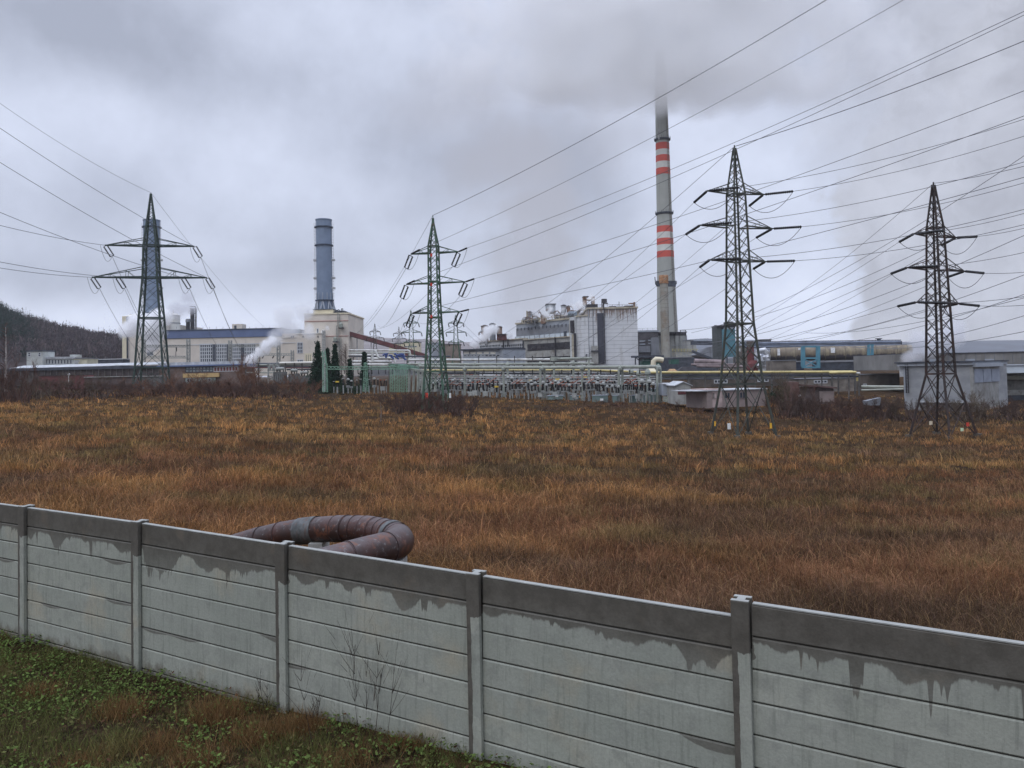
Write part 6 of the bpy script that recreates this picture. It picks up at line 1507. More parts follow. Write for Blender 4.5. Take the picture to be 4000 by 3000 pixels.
b.beam(P(2468, 1394, 300), P(2590, 1392, 300), 4, .8); b.beam(P(2482, 1394, 300), P(2500, 1412, 300), .3); solo(b, 'steel_canopy', DARKB, 'dark steel canopy on posts at the right foot of the white boiler block', 'canopy')
b = MB(); b.tube([P(2712, 1412, 300), P(2830, 1416, 300)], 1.1, 12); b.tube([P(2720, 1430, 290), P(2900, 1432, 290)], .5, 10); b.tube([P(2700, 1424, 290), P(2880, 1424, 290)], .4, 10); solo(b, 'maroon_pipes', mat('maroon_grey_pipe', (.24, .19, .19), .6, .4, .4), 'thick maroon grey pipes low between the silos and the pylon', 'pipe', smooth=True)

# ---------------------------------------------------------------- switchyard
def zq(px, py, d): return P(px, py, d)
def portal_frame():
    # front row of concrete portals with conical caps and long beams
    posts = [(1816, 1440, 1545, 186), (1968, 1440, 1550, 178), (2112, 1440, 1556, 170), (2128, 1440, 1556, 171), (2275, 1438, 1566, 163), (2418, 1440, 1572, 158), (2432, 1440, 1572, 159), (2568, 1436, 1573, 153), (2581, 1436, 1573, 154)]
    q = P(2200, 1560, 168); t = thing('portal_frame', 'long row of pale concrete portal posts with beams along the front of the switchyard', 'gantry', (q.x, q.y, q.z))
    for (x, y0, y1, d) in posts:
        b = MB(); p0 = P(x, y1, d); p1 = P(x-1, y0, d); b.tube([p0, p1], [.30, .24], 10); b.build('post', CONCG, t)
    for (x, y0, d) in ((1816, 1440, 186), (1968, 1440, 178), (2120, 1440, 170.5), (2275, 1438, 163), (2425, 1440, 158.5), (2572, 1436, 153.5)):
        b = MB(); p = P(x, y0, d); b.lathe(p-Vector((0, 0, .2)), [(.25, -.5), (.55, -.1), (.55, .35), (.12, .95), (.05, 1.0)], 12); b.build('cap', CONCG, t)
    for (xa, ya, da, xb, yb, db) in ((1640, 1431, 194, 1816, 1436, 186), (1816, 1436, 186, 1968, 1436, 178), (1968, 1436, 178, 2120, 1436, 170.5), (2120, 1436, 170.5, 2275, 1436, 163), (2275, 1435, 163, 2425, 1434, 158.5), (2425, 1434, 158.5, 2572, 1432, 153.5)):
        b = MB(); b.tube([P(xa, ya, da), P(xb, yb, db)], .36, 10); b.build('beam', CONCG, t)
    for i in range(22):
        x = 1700+i*38; d = 194-(x-1640)*.0435; insulator(t, P(x, 1444, d), P(x+1, 1444+17, d), .16)
    t = thing('portal_frame', 'second row of pale concrete portals with beams, behind the front row of the switchyard', 'gantry', tuple(P(1950, 1540, 205)))
    for (x, y0, y1, d) in ((1728, 1425, 1520, 215), (1856, 1425, 1522, 210), (1983, 1425, 1525, 205), (2110, 1424, 1530, 202), (2240, 1420, 1534, 198), (2164, 1400, 1530, 190), (2300, 1400, 1530, 190), (2530, 1455, 1565, 160), (2465, 1452, 1540, 175), (2495, 1458, 1540, 172), (1640, 1427, 1520, 215)):
        b = MB(); b.tube([P(x, y1, d), P(x, y0, d)], [.32, .26], 10); b.build('post', CONCG, t)
        if y0 > 1405: b = MB(); p = P(x, y0, d); b.lathe(p-Vector((0, 0, .2)), [(.25, -.5), (.6, -.1), (.6, .35), (.15, 1.1)], 12); b.build('cap', CONCG, t)
    b = MB(); b.tube([P(1640, 1424, 215), P(1728, 1423, 215), P(1856, 1423, 210), P(1983, 1422, 205), P(2240, 1420, 198), P(2320, 1420, 196)], .34, 10); b.tube([P(2158, 1402, 190), P(2312, 1399, 190)], .32, 10); b.build('beam', CONCG, t)
    b = MB(); b.lathe(P(2164, 1402, 190)-Vector((0, 0, .5)), [(.9, 0), (.9, 1.0)], 8); b.build('cap', CONCG, t)
portal_frame()
# pale green lattice gantries at the left end
t = thing('lattice_gantry', 'pale green steel lattice gantry with a wide front mast left of the switchyard', 'gantry', tuple(P(1271, 1535, 170)))
b = MB(); p0, p1 = P(1271, 1532, 170), P(1269, 1420, 170); lattice_mast(b, p0, p1, .85, .12, 14); b.build('wide_mast', STEEL_P, t)
b = MB(); lattice_mast(b, P(1269, 1420, 170), P(1264, 1370, 170), .6, .14); b.build('mast_top', STEEL_P, t)
b = MB()
for x in (1421, 1436): lattice_mast(b, P(x, 1530, 170), P(1428+(x-1428)*.3, 1416, 170), .35, .07)
for y in (1450, 1475, 1500): b.beam(P(1423, y, 170), P(1434, y+8, 170), .12)
b.build('middle_mast', STEEL_P, t)
b = MB(); lattice_mast(b, P(1271, 1437, 170), P(1428, 1438, 170), .6, .13); b.build('beam', STEEL_P, t); b = MB(); lattice_mast(b, P(1428, 1438, 170), P(1560, 1436, 170), .6, .13); b.build('beam', STEEL_P, t)
for i in range(10): insulator(t, P(1290+i*27, 1442, 170), P(1291+i*27, 1462, 170), .12)
b = MB()
for i in range(8): x = 1528+(i % 4)*19+(i//4)*7; d = 176+(i//4)*12; lattice_mast(b, P(x, 1532, d), P(x+1, 1436, d), .5, .075)
o = solo(b, 'lattice_columns', STEEL_P, 'cluster of pale green lattice columns left of the green three arm pylon', 'columns')
b = MB()
for i in range(5): lattice_mast(b, P(1520+i*12, 1426+i*3, 172+i*2), P(1586+i*12, 1428+i*2, 184+i*2), .5, .13)
solo(b, 'lattice_cross_beams', STEEL_P, 'pale green lattice beams on top of the column cluster', 'beams')
b = MB()
for i in range(7): x = 1598+i*17; b.tube([P(x, 1530, 185-i), P(x+2, 1442+i*2, 185-i)], [.34, .26], 9)
b.beam(P(1594, 1441, 186), P(1712, 1456, 178), .5, .5); solo(b, 'concrete_columns', CONCG, 'leaning row of pale concrete columns with a sloping beam beside the green pylon', 'columns')

# apparatus, built at the origin then copied in rows
def apparatus():
    protos = []
    RU = mat('galvanised_support', (.26, .27, .26), .7, .3, 2); RO = mat('orange_red_primer', (.30, .09, .05), .6, .2, 2); YE = mat('apparatus_yellow', (.60, .42, .05), .6, .2, 2); WHT = mat('apparatus_pale', (.36, .37, .35), .6, .2, 2)
    def base(lab): return thing('switchgear_post', lab, 'switchgear', (0, 0, 0))
    # 0 single insulator post on stand
    t = base('x'); b = MB(); b.box(-.12, .12, -.12, .12, -.6, 1.5); b.build('stand', RU, t, local=True); insulator(t, (0, 0, 1.5), (0, 0, 3.1), .2); b = MB(); b.box(-.25, .25, -.1, .1, 3.1, 3.3); b.build('terminal', WHT, t, local=True); protos.append(t)
    # 1 instrument transformer: tank, insulator, head
    t = base('x'); b = MB(); b.box(-.12, .12, -.12, .12, -.6, 1.0); b.box(-.35, .35, -.3, .3, 1.0, 1.6); b.build('tank', RU, t, local=True); insulator(t, (0, 0, 1.6), (0, 0, 3.0), .24); b = MB(); b.lathe((0, 0, 3.0), [(.2, 0), (.36, .1), (.36, .45), (.1, .6)], 10); b.build('head', WHT, t, local=True); protos.append(t)
    # 2 disconnector: frame, three tall insulators, slanted arm
    t = base('x'); b = MB(); b.box(-.75, -.6, -.1, .1, -.6, 1.7); b.box(.6, .75, -.1, .1, -.6, 1.7); b.box(-.9, .9, -.12, .12, 1.6, 1.8); b.build('frame', RU, t, local=True)
    for x in (-.7, 0, .7): insulator(t, (x, 0, 1.8), (x, 0, 3.0), .16)
    b = MB(); b.beam((-.75, 0, 3.05), (.5, 0, 3.9), .12); b.beam((0, 0, 3.05), (.75, 0, 3.05), .12); b.build('contact_arm', RO, t, local=True); protos.append(t)
    # 3 breaker
    t = base('x'); b = MB(); b.box(-.5, .5, -.35, .35, .2, 1.3); b.box(-.4, -.25, -.1, .1, -.6, .2); b.box(.25, .4, -.1, .1, -.6, .2); b.build('mechanism_box', WHT, t, local=True); insulator(t, (-.25, 0, 1.3), (-.5, 0, 2.9), .2); insulator(t, (.25, 0, 1.3), (.5, 0, 2.9), .2); b = MB(); b.box(-.7, -.3, -.15, .15, 2.9, 3.15); b.box(.3, .7, -.15, .15, 2.9, 3.15); b.build('cap', RO, t, local=True); protos.append(t)
    # 4 hanging-yoke post with yellow
    t = base('x'); b = MB(); b.box(-.14, .14, -.14, .14, -.6, 1.2); b.build('stand', RU, t, local=True); insulator(t, (0, 0, 1.2), (0, 0, 2.4), .25); b = MB(); b.box(-.4, .4, -.2, .2, 2.4, 2.8); b.build('yellow_head', YE, t, local=True); protos.append(t)
    kids = {p: list(p.children) for p in protos}; used = set(); names = ['slim black insulator post on a grey stand', 'grey instrument transformer with a pale round head', 'three insulator disconnector with an orange raised arm', 'pale boxed breaker with two black insulators', 'short insulator post with a yellow head']
    rows = [('in the front row of the switchyard', 1640, 2560, 62, 0, (1545, 1562)), ('in the second row of the switchyard', 1650, 2550, 56, 13, (1530, 1546)), ('in the third row of the switchyard', 1660, 2500, 48, 27, (1518, 1530)), ('in the rear row of the switchyard', 1670, 2440, 34, 40, (1508, 1516)), ('in the yard of the pale green gantry', 1295, 1520, 13, 0, (1528, 1528))]
    rnd = random.Random(8)
    for ri, (wh, xa, xb, n, dd, (ya, yb)) in enumerate(rows):
        for i in range(n):
            x = xa+(xb-xa)*(i+rnd.uniform(.2, .8))/n; d = (190-(x-1640)*.038)+dd-3 if ri < 4 else 172+rnd.uniform(0, 10)
            y = ya+(yb-ya)*(x-xa)/(xb-xa); p = P(x, y, d)
            k = rnd.choice((0, 0, 0, 1, 1, 1, 3, 2)) if rnd.random() > .02 else 4
            pr = protos[k]
            if pr not in used: used.add(pr); r = pr; r.location = p; r.rotation_euler = (0, 0, rnd.uniform(-.5, .5))
            else:
                r = pr.copy(); COL.objects.link(r); r.location = p; r.rotation_euler = (0, 0, rnd.uniform(-.5, .5))
                for c in kids[pr]: c2 = c.copy(); COL.objects.link(c2); c2.parent = r
            s = rnd.uniform(.85, 1.25)*(.9 if ri < 4 else .8); r.scale = (s*1.15, s*1.15, s)
            r['label'] = names[k]+' '+wh; r['category'] = 'switchgear'; r['group'] = names[k]+' '+wh
apparatus()
# busbars and cabinets
BUS = mat('aluminium_bus', (.38, .39, .38), .5, .2, 1)
for i, (y0, y1, off) in enumerate(((1474, 1478, 4), (1482, 1488, 10), (1488, 1492, 20), (1496, 1502, 2), (1468, 1470, 26))):
    b = MB(); b.tube([P(1640+k*92, y0+(y1-y0)*k/10, 190-(k*92)*.038+off) for k in range(11)], .10, 6); solo(b, 'busbar', BUS, ('upper grey busbar just below the concrete beam line of the switchyard', 'second highest grey busbar of the switchyard', 'middle grey busbar above the insulators of the switchyard', 'lowest grey busbar close over the insulators of the switchyard', 'rearmost and highest grey busbar of the switchyard')[i], 'busbar', 'busbars of the switchyard')
for i, (x0, x1, y0, y1) in enumerate(((2316, 2374, 1545, 1575), (2460, 2520, 1545, 1576), (2395, 2412, 1546, 1572), (2228, 2262, 1546, 1568), (2535, 2565, 1520, 1570), (2140, 2200, 1546, 1560))):
    d = 157 if x0 > 2300 else 164; b = MB(); X0, X1, Z0, Z1 = pb(b, x0, x1, y0, y1, d, 1.6); t = thing('control_cabinet', ('teal grey metal cabinet at the foot of the right part of the switchyard', 'teal grey cabinet with a white notice near the double posts', 'narrow cabinet left of the double concrete post', 'grey cabinet near the fifth portal post', 'tall cabinet by the last portal posts', 'low long cabinet in the middle of the switchyard front')[i], 'cabinet', ((X0+X1)/2, d, Z0)); b.build('body', TEALB, t)
    b = MB(); b.box(X0-.1, X1+.1, d-.1, d+1.7, Z1, Z1+.1); b.build('lid', GREYL, t)
    if x1-x0 > 30: b = MB(); b.box((X0+X1)/2-.05, (X0+X1)/2+.6, d-.03, d, Z0+.5, Z0+.95); b.build('notice', WHITE_P, t)
b = MB()
for y in (1552, 1560, 1566): b.beam(P(2590, y, 150), P(2700, y+2, 147), .35)
for x in (2610, 2634, 2660): b.beam(P(x, 1540, 150), P(x, 1572, 150), .25); b.beam(P(x-8, 1535, 150), P(x+8, 1535, 150), .2)
solo(b, 'cable_trough', CONCG, 'low pale concrete troughs and stubs right of the switchyard', 'trough')

# ---------------------------------------------------------------- trees
def spruce(name, px, ytop, ybase, d, wpx, lab, sparse=False):
    top = P(px, ytop, d); H = top.z-P(px, ybase, d).z; base = P(px, ybase, d); r = mpp(d)*wpx; rnd = np.random.RandomState(int(px))
    t = thing('spruce_tree', lab, 'tree', tuple(base)); b = MB(); b.tube([base, top-Vector((0, 0, .2))], [.22, .03], 8); b.build('trunk', mat('spruce_bark', (.06, .045, .035), .9, .3, 3), t)
    V = []; C = []; z = .06*H; 
    while z < H*.985:
        f = (1-z/H); rr = r*(f**1.05)*(.8+.35*rnd.rand())+.15; nb = int(7+9*f)
        for k in range(nb):
            a = rnd.rand()*6.283; L = rr*(.5+.75*rnd.rand()); droop = .25+.2*rnd.rand(); n = max(3, int(L/.24))
            for i in range(n):
                s = (i+.5)/n; x = math.cos(a)*L*s; y = math.sin(a)*L*s; zz = z-droop*L*s**1.4
                for q in range(3):
                    w = .20*(1.2-s*.6); dx, dy, dz = rnd.randn(3)*.16; e = rnd.randn(3)*.22; e2 = rnd.randn(3)*.22; c0 = np.array((x+dx, y+dy, zz+dz-.05))
                    V.append([c0-e, c0+e2+(0, 0, .02), c0+np.array((math.cos(a)*w, math.sin(a)*w, -w*.5))]); C.append(np.array((.020, .042, .026))*(.5+1.1*rnd.rand())*(.65+.6*s))
        z += .16+.18*f
    o = tri_mesh('crown', np.array(V), np.array(C), NEEDLE); o.parent = t
NEEDLE = leafmat('spruce_needles', .1)
spruce('a', 1244, 1334, 1530, 192, 54, 'tallest and widest dark spruce, leftmost of the row before the boiler house')
spruce('b', 1281, 1362, 1515, 206, 24, 'slender dark spruce second from the left in the row before the boiler house')
spruce('c', 1310, 1344, 1520, 204, 36, 'tall dark spruce with a ragged tip third from the left before the boiler house')
spruce('d', 1425, 1373, 1520, 200, 30, 'single dark spruce behind the pale green gantry beam')
spruce('e', 1368, 1405, 1515, 205, 16, 'small dark spruce right of the bare tree')
def bushes():
    for (px, d, w, h, lab) in ((1350, 188, 1.8, 2.6, 'dark evergreen bush under the gantry beam, left one'), (1395, 186, 1.6, 2.2, 'dark evergreen bush under the gantry beam, right one'), (3030, 165, 1.8, 3.4, 'dark green bush right of the pink shed'), (1743, 250, 1.6, 3.0, 'dark bush by the brown building'), (1290, 190, 1.6, 2.4, 'dark evergreen bush right of the wide green mast')):
        p = P(px, 1500, d); z = zg(p.x, p.y); rnd = np.random.RandomState(px); n = 900; a = rnd.randn(n, 3)*np.array((w*.45, w*.45, h*.28))+np.array((0, 0, h*.45)); a[:, 2] = np.abs(a[:, 2])
        e = rnd.randn(n, 3)*.14; f = rnd.randn(n, 3)*.14; V = np.stack([a-e, a+e, a+f], 1); C = np.array((.030, .050, .030))*(.4+1.2*rnd.rand(n))[:, None]
        t = thing('evergreen_bush', lab, 'bush', (p.x, p.y, z)); o = tri_mesh('foliage', V, C, NEEDLE); o.parent = t
        b = MB(); b.tube([(p.x, p.y, z-.2), (p.x, p.y, z+h*.5)], [.1, .04], 6); b.build('stem', mat('spruce_bark', (1, 1, 1)), t)
bushes()
def bare_tree(px, yt, yb, d, lab, C0, C1, trunkm, spread=.3, n=900, stems=1):
    base = P(px, yb, d); H = P(px, yt, d).z-base.z; t = thing('bare_tree', lab, 'tree', tuple(base)); b = MB(); b.tube([base, base+Vector((.1, 0, H*.5)), base+Vector((0, 0, H*.9))], [.02*H, .012*H, .004*H], 7); b.build('trunk', trunkm, t)
    V = []; C = []; rnd = random.Random(int(px))
    for i in range(n//12):
        z = H*rnd.uniform(.25, .95); a = rnd.random()*6.283; L = H*spread*(1.15-z/H)*rnd.uniform(.6, 1.2); p = Vector((0, 0, z)); dr = Vector((math.cos(a), math.sin(a), rnd.uniform(.3, 1.2))).normalized()
        for k in range(12):
            if k % 4 == 0 and k: p = p-dr*L*.08; dr = (dr+Vector((rnd.uniform(-1, 1), rnd.uniform(-1, 1), rnd.uniform(-.4, .4)))*.7).normalized()
            q = p+dr*L*.22*(1 if k < 4 else .7); w = H*.0035*(1 if k < 4 else .6); s = Vector((w, 0, w*.3)); V.append([p-s, p+s, q+s*.6, q-s*.6]); f = rnd.random(); C.append([C0[j]*(1-f)+C1[j]*f for j in range(3)]); p = q
            dr = (dr+Vector((rnd.uniform(-1, 1), rnd.uniform(-1, 1), rnd.uniform(-.8, .5)))*.25).normalized()
    o = tri_mesh('crown', np.array([[tuple(q) for q in f] for f in V]), np.array(C), BARK, 4); o.parent = t
bare_tree(22, 1250, 1530, 158, 'thin pale trunked birch at the far left edge', (.09, .05, .045), (.13, .08, .065), mat('birch_bark', (.30, .27, .25), .9, .3, 3), .22, 1300)
bare_tree(1352, 1340, 1500, 215, 'bare grey willow in front of the boiler house corner', (.16, .13, .11), (.30, .25, .22), mat('grey_bark', (.2, .17, .15), .9, .3, 3), .34, 2600)
bare_tree(1335, 1360, 1500, 216, 'bare grey willow left of the other willow, before the boiler house', (.16, .13, .11), (.28, .24, .21), mat('grey_bark', (.2, .17, .15), .9, .3, 3), .30, 1500)
bare_tree(1487, 1560, 1660, 100, 'thin bare young tree in the field left of the green pylon', (.14, .09, .07), (.20, .14, .11), mat('grey_bark', (.2, .17, .15)), .14, 240)
for i, (px, yb, d, h_) in enumerate(((1005, 1512, 180, 1480), (3315, 1560, 140, 1500), (640, 1505, 190, 1440))):
    bare_tree(px, h_, yb, d, ('thin pale sapling among the brambles below the steam jet', 'thin bare tree left of the grey hall', 'bare young tree by the foot of the two arm pylon')[i], (.12, .08, .07), (.17, .12, .10), mat('grey_bark', (.2, .17, .15)), .25, 500)

# ---------------------------------------------------------------- hills
def ridge(name, prof, d, back, yb, m, kind, label=None, jit=0):
    xs = np.linspace(prof[0][0], prof[-1][0], 160); ys = np.interp(xs, [p[0] for p in prof], [p[1] for p in prof]); V = []; F = []; rows = 14
    for r in range(rows):
        f = r/(rows-1)
        for x, y in zip(xs, ys):
            e = math.sin(f*math.pi*.5) if f < 1 else 1; yy = yb+(y-yb)*e; dd = d+back*f; p = P(float(x), float(y), d+back); b0 = P(float(x), float(yb), d)
            V.append((b0.x+(p.x-b0.x)*f, b0.y+(p.y-b0.y)*f, b0.z+(p.z-b0.z)*e+random.uniform(-jit, jit)))
    n = len(xs)
    for x in range(n): q = V[(rows-1)*n+x]; V.append((q[0]*1.3, q[1]*1.3, CZ-12))
    for r in range(rows):
        for x in range(n-1): a = r*n+x; F.append((a, a+1, a+n+1, a+n))
    me = bpy.data.meshes.new(name); me.from_pydata(V, [], F); me.update(); me.shade_smooth(); o = bpy.data.objects.new(name, me); COL.objects.link(o); me.materials.append(m); tag(o, label, None, None, kind); return V, n, rows
hm = mat('forest_floor', (.040, .030, .030), .95, .3, .05)
lp = [(-900, 960), (-300, 1130), (-60, 1215), (0, 1238), (60, 1266), (110, 1286), (160, 1298), (230, 1322), (300, 1330), (350, 1345), (420, 1352), (500, 1362), (620, 1372), (800, 1390), (1000, 1410)]
V_, n_, r_ = ridge('wooded_hill', lp, 520, 220, 1440, hm, 'structure')
dm = bpy.data.materials.new('terraced_spoil'); dm.use_nodes = True; g = NT(dm.node_tree); pos = g.n('ShaderNodeNewGeometry').outputs['Position']
xx, yy, zz = g.sep(pos); wob = g.noise(g.vm('MULTIPLY', pos, (.0012, .0012, .01)), 1, 3, .6); st = g.noise(g.comb(0, 0, g.m('ADD', g.m('MULTIPLY', zz, .11), g.m('MULTIPLY', wob, 3))), 1.0, 3, .6)
col = g.mix(g.mr(st, .38, .60), (.105, .085, .085), (.22, .19, .185)); g.put(dm.node_tree.nodes['Principled BSDF'].inputs['Base Color'], col); dm.node_tree.nodes['Principled BSDF'].inputs['Roughness'].default_value = 1
ridge('distant_hills', [(1180, 1345), (1300, 1335), (1372, 1316), (1420, 1308), (1460, 1318), (1530, 1322), (1620, 1326), (1700, 1326), (1760, 1336), (1800, 1338), (1900, 1336), (2000, 1345), (2200, 1350)], 2300, 500, 1420, dm, 'structure')
ridge('far_hills', [(2300, 1350), (2500, 1340), (2700, 1326), (2760, 1322), (2850, 1330), (2960, 1328), (3050, 1338), (3140, 1330), (3300, 1334), (3500, 1336), (3900, 1330), (4600, 1320)], 2900, 500, 1400, mat('far_wood', (.055, .065, .085), .95, .3, .01), 'structure')
def forest():
    V = []; C = []; rnd = np.random.RandomState(2); W_ = np.array(V_[:n_*r_]).reshape(r_, n_, 3)
    for i in range(4200):
        fr_ = rnd.rand()**.6*(r_-1.001); fx = rnd.uniform(55, n_-37); a = int(fr_); c = int(fx); p = W_[a, c]*(1-(fr_-a))+W_[a+1, c]*(fr_-a); q = W_[a, c+1]-W_[a, c]; p = p+q*(fx-c)
        imgx = 2000+3000*p[0]/p[1]
        con = (imgx < 130+rnd.randn()*50 and p[2] > CZ+22) or rnd.rand() < .10; H = rnd.uniform(8, 14)*(1.15 if con else 1)
        if fr_ > r_-1.6: H *= rnd.uniform(.5, 1.55)
        n = 46 if fr_ > r_-3 else 26; sc = 1.0 if fr_ > r_-3 else 1.5
        if con:
            z = rnd.rand(n)**.8; rr = (1-z)*H*.24*np.sqrt(rnd.rand(n)); t = rnd.rand(n)*6.283; ctr = np.stack([np.cos(t)*rr, np.sin(t)*rr, z*H], -1)+p; e = rnd.randn(n, 3)*.75*sc*(1.1-z)[:, None]; f = rnd.randn(n, 3)*.6*sc*(1.1-z)[:, None]; col = np.array((.020, .036, .030))*(.6+.9*rnd.rand(n))[:, None]
        else:
            u = rnd.randn(n, 3); u /= np.linalg.norm(u, axis=1)[:, None]; rr = rnd.rand(n)**.4; ctr = u*rr[:, None]*np.array((H*.28, H*.28, H*.36))+p+np.array((0, 0, H*.58)); e = rnd.randn(n, 3)*np.array((.32, .32, 1.0))*sc; f = e*.3+rnd.randn(n, 3)*.30*sc; col = (np.array((.078, .062, .068)) if rnd.rand() < .7 else np.array((.110, .085, .085)))*(.6+.8*rnd.rand(n))[:, None]*rnd.uniform(.75, 1.2)
        V.append(np.stack([ctr-e, ctr+e, ctr+f], 1)); C.append(col)
    o = tri_mesh('forest', np.concatenate(V), np.concatenate(C), leafmat('forest_foliage', .1)); tag(o, 'bare brown wood with dark conifers at the top left covering the hill on the left', 'forest', kind='stuff')
forest()

# ---------------------------------------------------------------- steam and smoke (volumes)
def steam(name, lab, puffs, dens, col=(.995, .995, 1), nscale=.25, amp=1.6, absorb=0.0, steps=None, thr=.0, kind='stuff', emis=0, edge=.55):
    """puffs: (px, py, depth, radius px, squash) – a domain box with density shaped by the union of soft spheres and fractal noise"""
    S = []
    for (px, py, d, r, *q) in puffs: c = P(px, py, d); S.append((c, mpp(d)*r, q[0] if q else 1.0))
    lo = Vector((min(c.x-r*1.25 for c, r, q in S), min(c.y-r*q*1.25 for c, r, q in S), min(c.z-r*1.25 for c, r, q in S)))
    hi = Vector((max(c.x+r*1.25 for c, r, q in S), max(c.y+r*q*1.25 for c, r, q in S), max(c.z+r*1.25 for c, r, q in S)))
    m = bpy.data.materials.new(name+'_volume'); m.use_nodes = True; t = m.node_tree; t.nodes.clear(); g = NT(t)
    pos = g.n('ShaderNodeNewGeometry').outputs['Position']
    sv = (nscale, nscale, nscale); nz = g.noise(g.vm('MULTIPLY', pos, sv), 1.0, 4, .62)
    f = None
    for c, r, q in S:
        dlt = g.vm('MULTIPLY', g.vm('SUBTRACT', pos, tuple(c)), (1/r, 1/(r*q), 1/r)); k = g.m('SUBTRACT', 1.0, g.vm('LENGTH', dlt, out=1)); f = k if f is None else g.m('MAXIMUM', f, k)
    v = g.m('ADD', f, g.m('MULTIPLY', g.m('SUBTRACT', nz, .55), amp))
    den = g.m('MULTIPLY', g.mr(v, thr, thr+edge), dens)
    pv = g.n('ShaderNodeVolumePrincipled'); pv.inputs['Color'].default_value = (*col, 1); g.put(pv.inputs['Density'], den); pv.inputs['Anisotropy'].default_value = .25
    out = g.n('ShaderNodeOutputMaterial'); t.links.new(pv.outputs[0], out.inputs['Volume'])
    b = MB(); b.box(lo.x, hi.x, lo.y, hi.y, lo.z, hi.z); o = solo(b, name, m, lab, 'steam', origin=tuple(lo)); o['kind'] = kind
    return o
steam('steam', 'bright white steam jet rising right from the roof edge before the gridded windows', [(972, 1408, 250, 22), (990, 1398, 250, 24), (1015, 1375, 250, 26), (1040, 1352, 250, 32), (1062, 1335, 250, 26)], 1.5, nscale=.42, amp=1.9)
steam('steam', 'thin veil of steam drifting up in front of the hall roof and boiler house', [(1075, 1325, 262, 46), (1130, 1290, 262, 62), (1200, 1290, 262, 42), (1120, 1235, 262, 60), (1190, 1215, 270, 52)], .22, nscale=.14, amp=1.9)
steam('steam', 'white steam wreathing the cream tanks behind the left pylon', [(500, 1290, 330, 42), (545, 1262, 330, 55), (600, 1290, 330, 60), (640, 1240, 330, 50), (590, 1345, 330, 46)], 1.2, nscale=.12, amp=1.8)
steam('steam', 'faint steam drifting around the black process stacks', [(690, 1210, 345, 48), (740, 1200, 345, 40), (730, 1165, 345, 40)], .15, nscale=.12, amp=1.7, col=(.8, .8, .84))
steam('steam', 'white steam boiling up around the vessels left of the process hall', [(1855, 1340, 385, 30), (1880, 1322, 385, 28), (1905, 1300, 385, 30), (1930, 1290, 388, 28), (1990, 1310, 385, 22)], .7, nscale=.20, amp=2.0)
steam('steam', 'wisps of steam over the roof vessels of the process hall', [(2090, 1225, 372, 24), (2130, 1228, 372, 26), (2150, 1205, 372, 22), (2200, 1205, 372, 20), (2270, 1195, 366, 30), (2310, 1165, 370, 22), (2240, 1195, 370, 20)], .9, nscale=.30, amp=2.3, thr=.1)
steam('steam', 'thick steam spilling over the roof of the long grey hall on the right', [(3548, 1396, 206, 34), (3590, 1382, 207, 48), (3640, 1345, 208, 66), (3585, 1330, 208, 56), (3710, 1310, 209, 80)], .30, nscale=.12, amp=1.5, col=(.93, .93, .95))
steam('steam', 'small puff of steam at the lamp mast before the boiler house', [(1262, 1296, 240, 12), (1280, 1282, 240, 12)], .7, nscale=.6, amp=1.6)
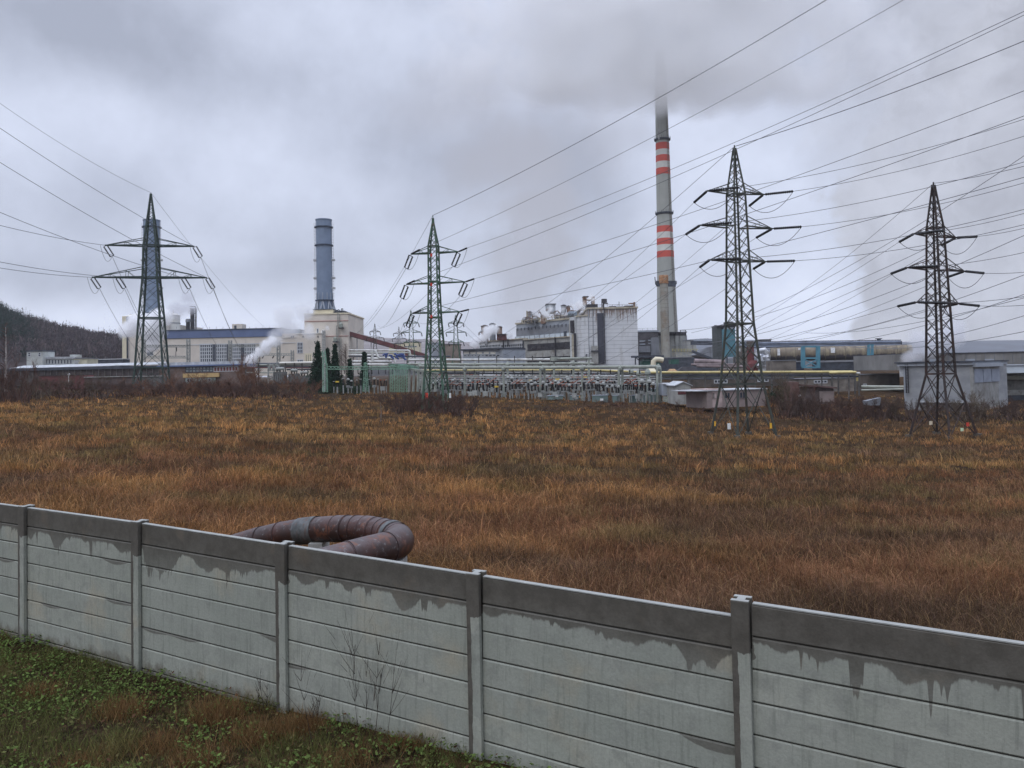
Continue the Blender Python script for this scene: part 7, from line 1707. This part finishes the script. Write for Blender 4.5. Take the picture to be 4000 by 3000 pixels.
# low cloud swallowing the top of the striped chimney
def lowcloud():
    d = 470; zb = P(2600, 480, d).z; z1 = P(2600, 330, d).z; c = P(2600, 300, d-19); zt = P(2600, -180, d).z
    m = bpy.data.materials.new('low_cloud_volume'); m.use_nodes = True; t = m.node_tree; t.nodes.clear(); g = NT(t); pos = g.n('ShaderNodeNewGeometry').outputs['Position']
    rx, ry = 150.0, 14.0
    dl = g.vm('MULTIPLY', g.vm('SUBTRACT', pos, (c.x, c.y, 0)), (1/rx, 1/ry, 0)); k = g.m('SUBTRACT', 1.0, g.vm('LENGTH', dl, out=1))
    nz = g.noise(g.vm('MULTIPLY', pos, (.03,)*3), 1, 3, .5)
    x, y, z = g.sep(pos); up = g.m('MULTIPLY', g.mr(g.m('ADD', z, g.m('MULTIPLY', g.m('SUBTRACT', nz, .5), 30)), zb-2, z1+8, 0, 1), g.mr(z, zt-10, zt+28, 1, 0))
    den = g.m('MULTIPLY', g.m('MULTIPLY', g.mr(g.m('ADD', k, g.m('MULTIPLY', g.m('SUBTRACT', nz, .5), 1.1)), 0, .8), up), .55)
    pv = g.n('ShaderNodeVolumePrincipled'); pv.inputs['Color'].default_value = (1, 1, 1, 1); pv.inputs['Anisotropy'].default_value = .45; g.put(pv.inputs['Density'], den)
    out = g.n('ShaderNodeOutputMaterial'); t.links.new(pv.outputs[0], out.inputs['Volume'])
    b = MB(); b.box(c.x-rx*1.1, c.x+rx*1.1, c.y-ry*1.1, c.y+ry*1.1, zb-4, zt+30); o = solo(b, 'low_cloud', m, 'low grey cloud swallowing the top of the striped chimney', 'cloud', origin=(c.x, c.y, zb)); o['kind'] = 'stuff'
lowcloud()


# thin smoke plume rising behind the process hall
steam('smoke', 'grey smoke plume leaning up behind the process hall', [(1925, 1290, 470, 40), (1965, 1230, 480, 62), (1980, 1150, 490, 85), (2030, 1060, 500, 110), (2085, 960, 510, 130)], .018, nscale=.045, amp=1.5, col=(.90, .90, .91), edge=.6)
steam('smoke', 'grey smoke trailing over the white boiler block', [(2210, 1180, 440, 40), (2235, 1120, 445, 55), (2250, 1050, 450, 60)], .05, nscale=.06, amp=1.6, col=(.85, .85, .87), edge=.6)

#AIR
def haze():
    m = bpy.data.materials.new('damp_air'); m.use_nodes = True; t = m.node_tree; t.nodes.clear(); g = NT(t)
    pv = g.n('ShaderNodeVolumePrincipled'); pv.inputs['Color'].default_value = (.94, .955, .99, 1); pv.inputs['Density'].default_value = HAZE
    out = g.n('ShaderNodeOutputMaterial'); t.links.new(pv.outputs[0], out.inputs['Volume'])
    b = MB(); b.box(-2600, 2600, -150, 3700, CZ-16, 300); o = solo(b, 'haze', m, 'damp grey air over the whole site', 'haze', origin=(0, 0, CZ-16)); o['kind'] = 'stuff'
HAZE = .00010
haze()
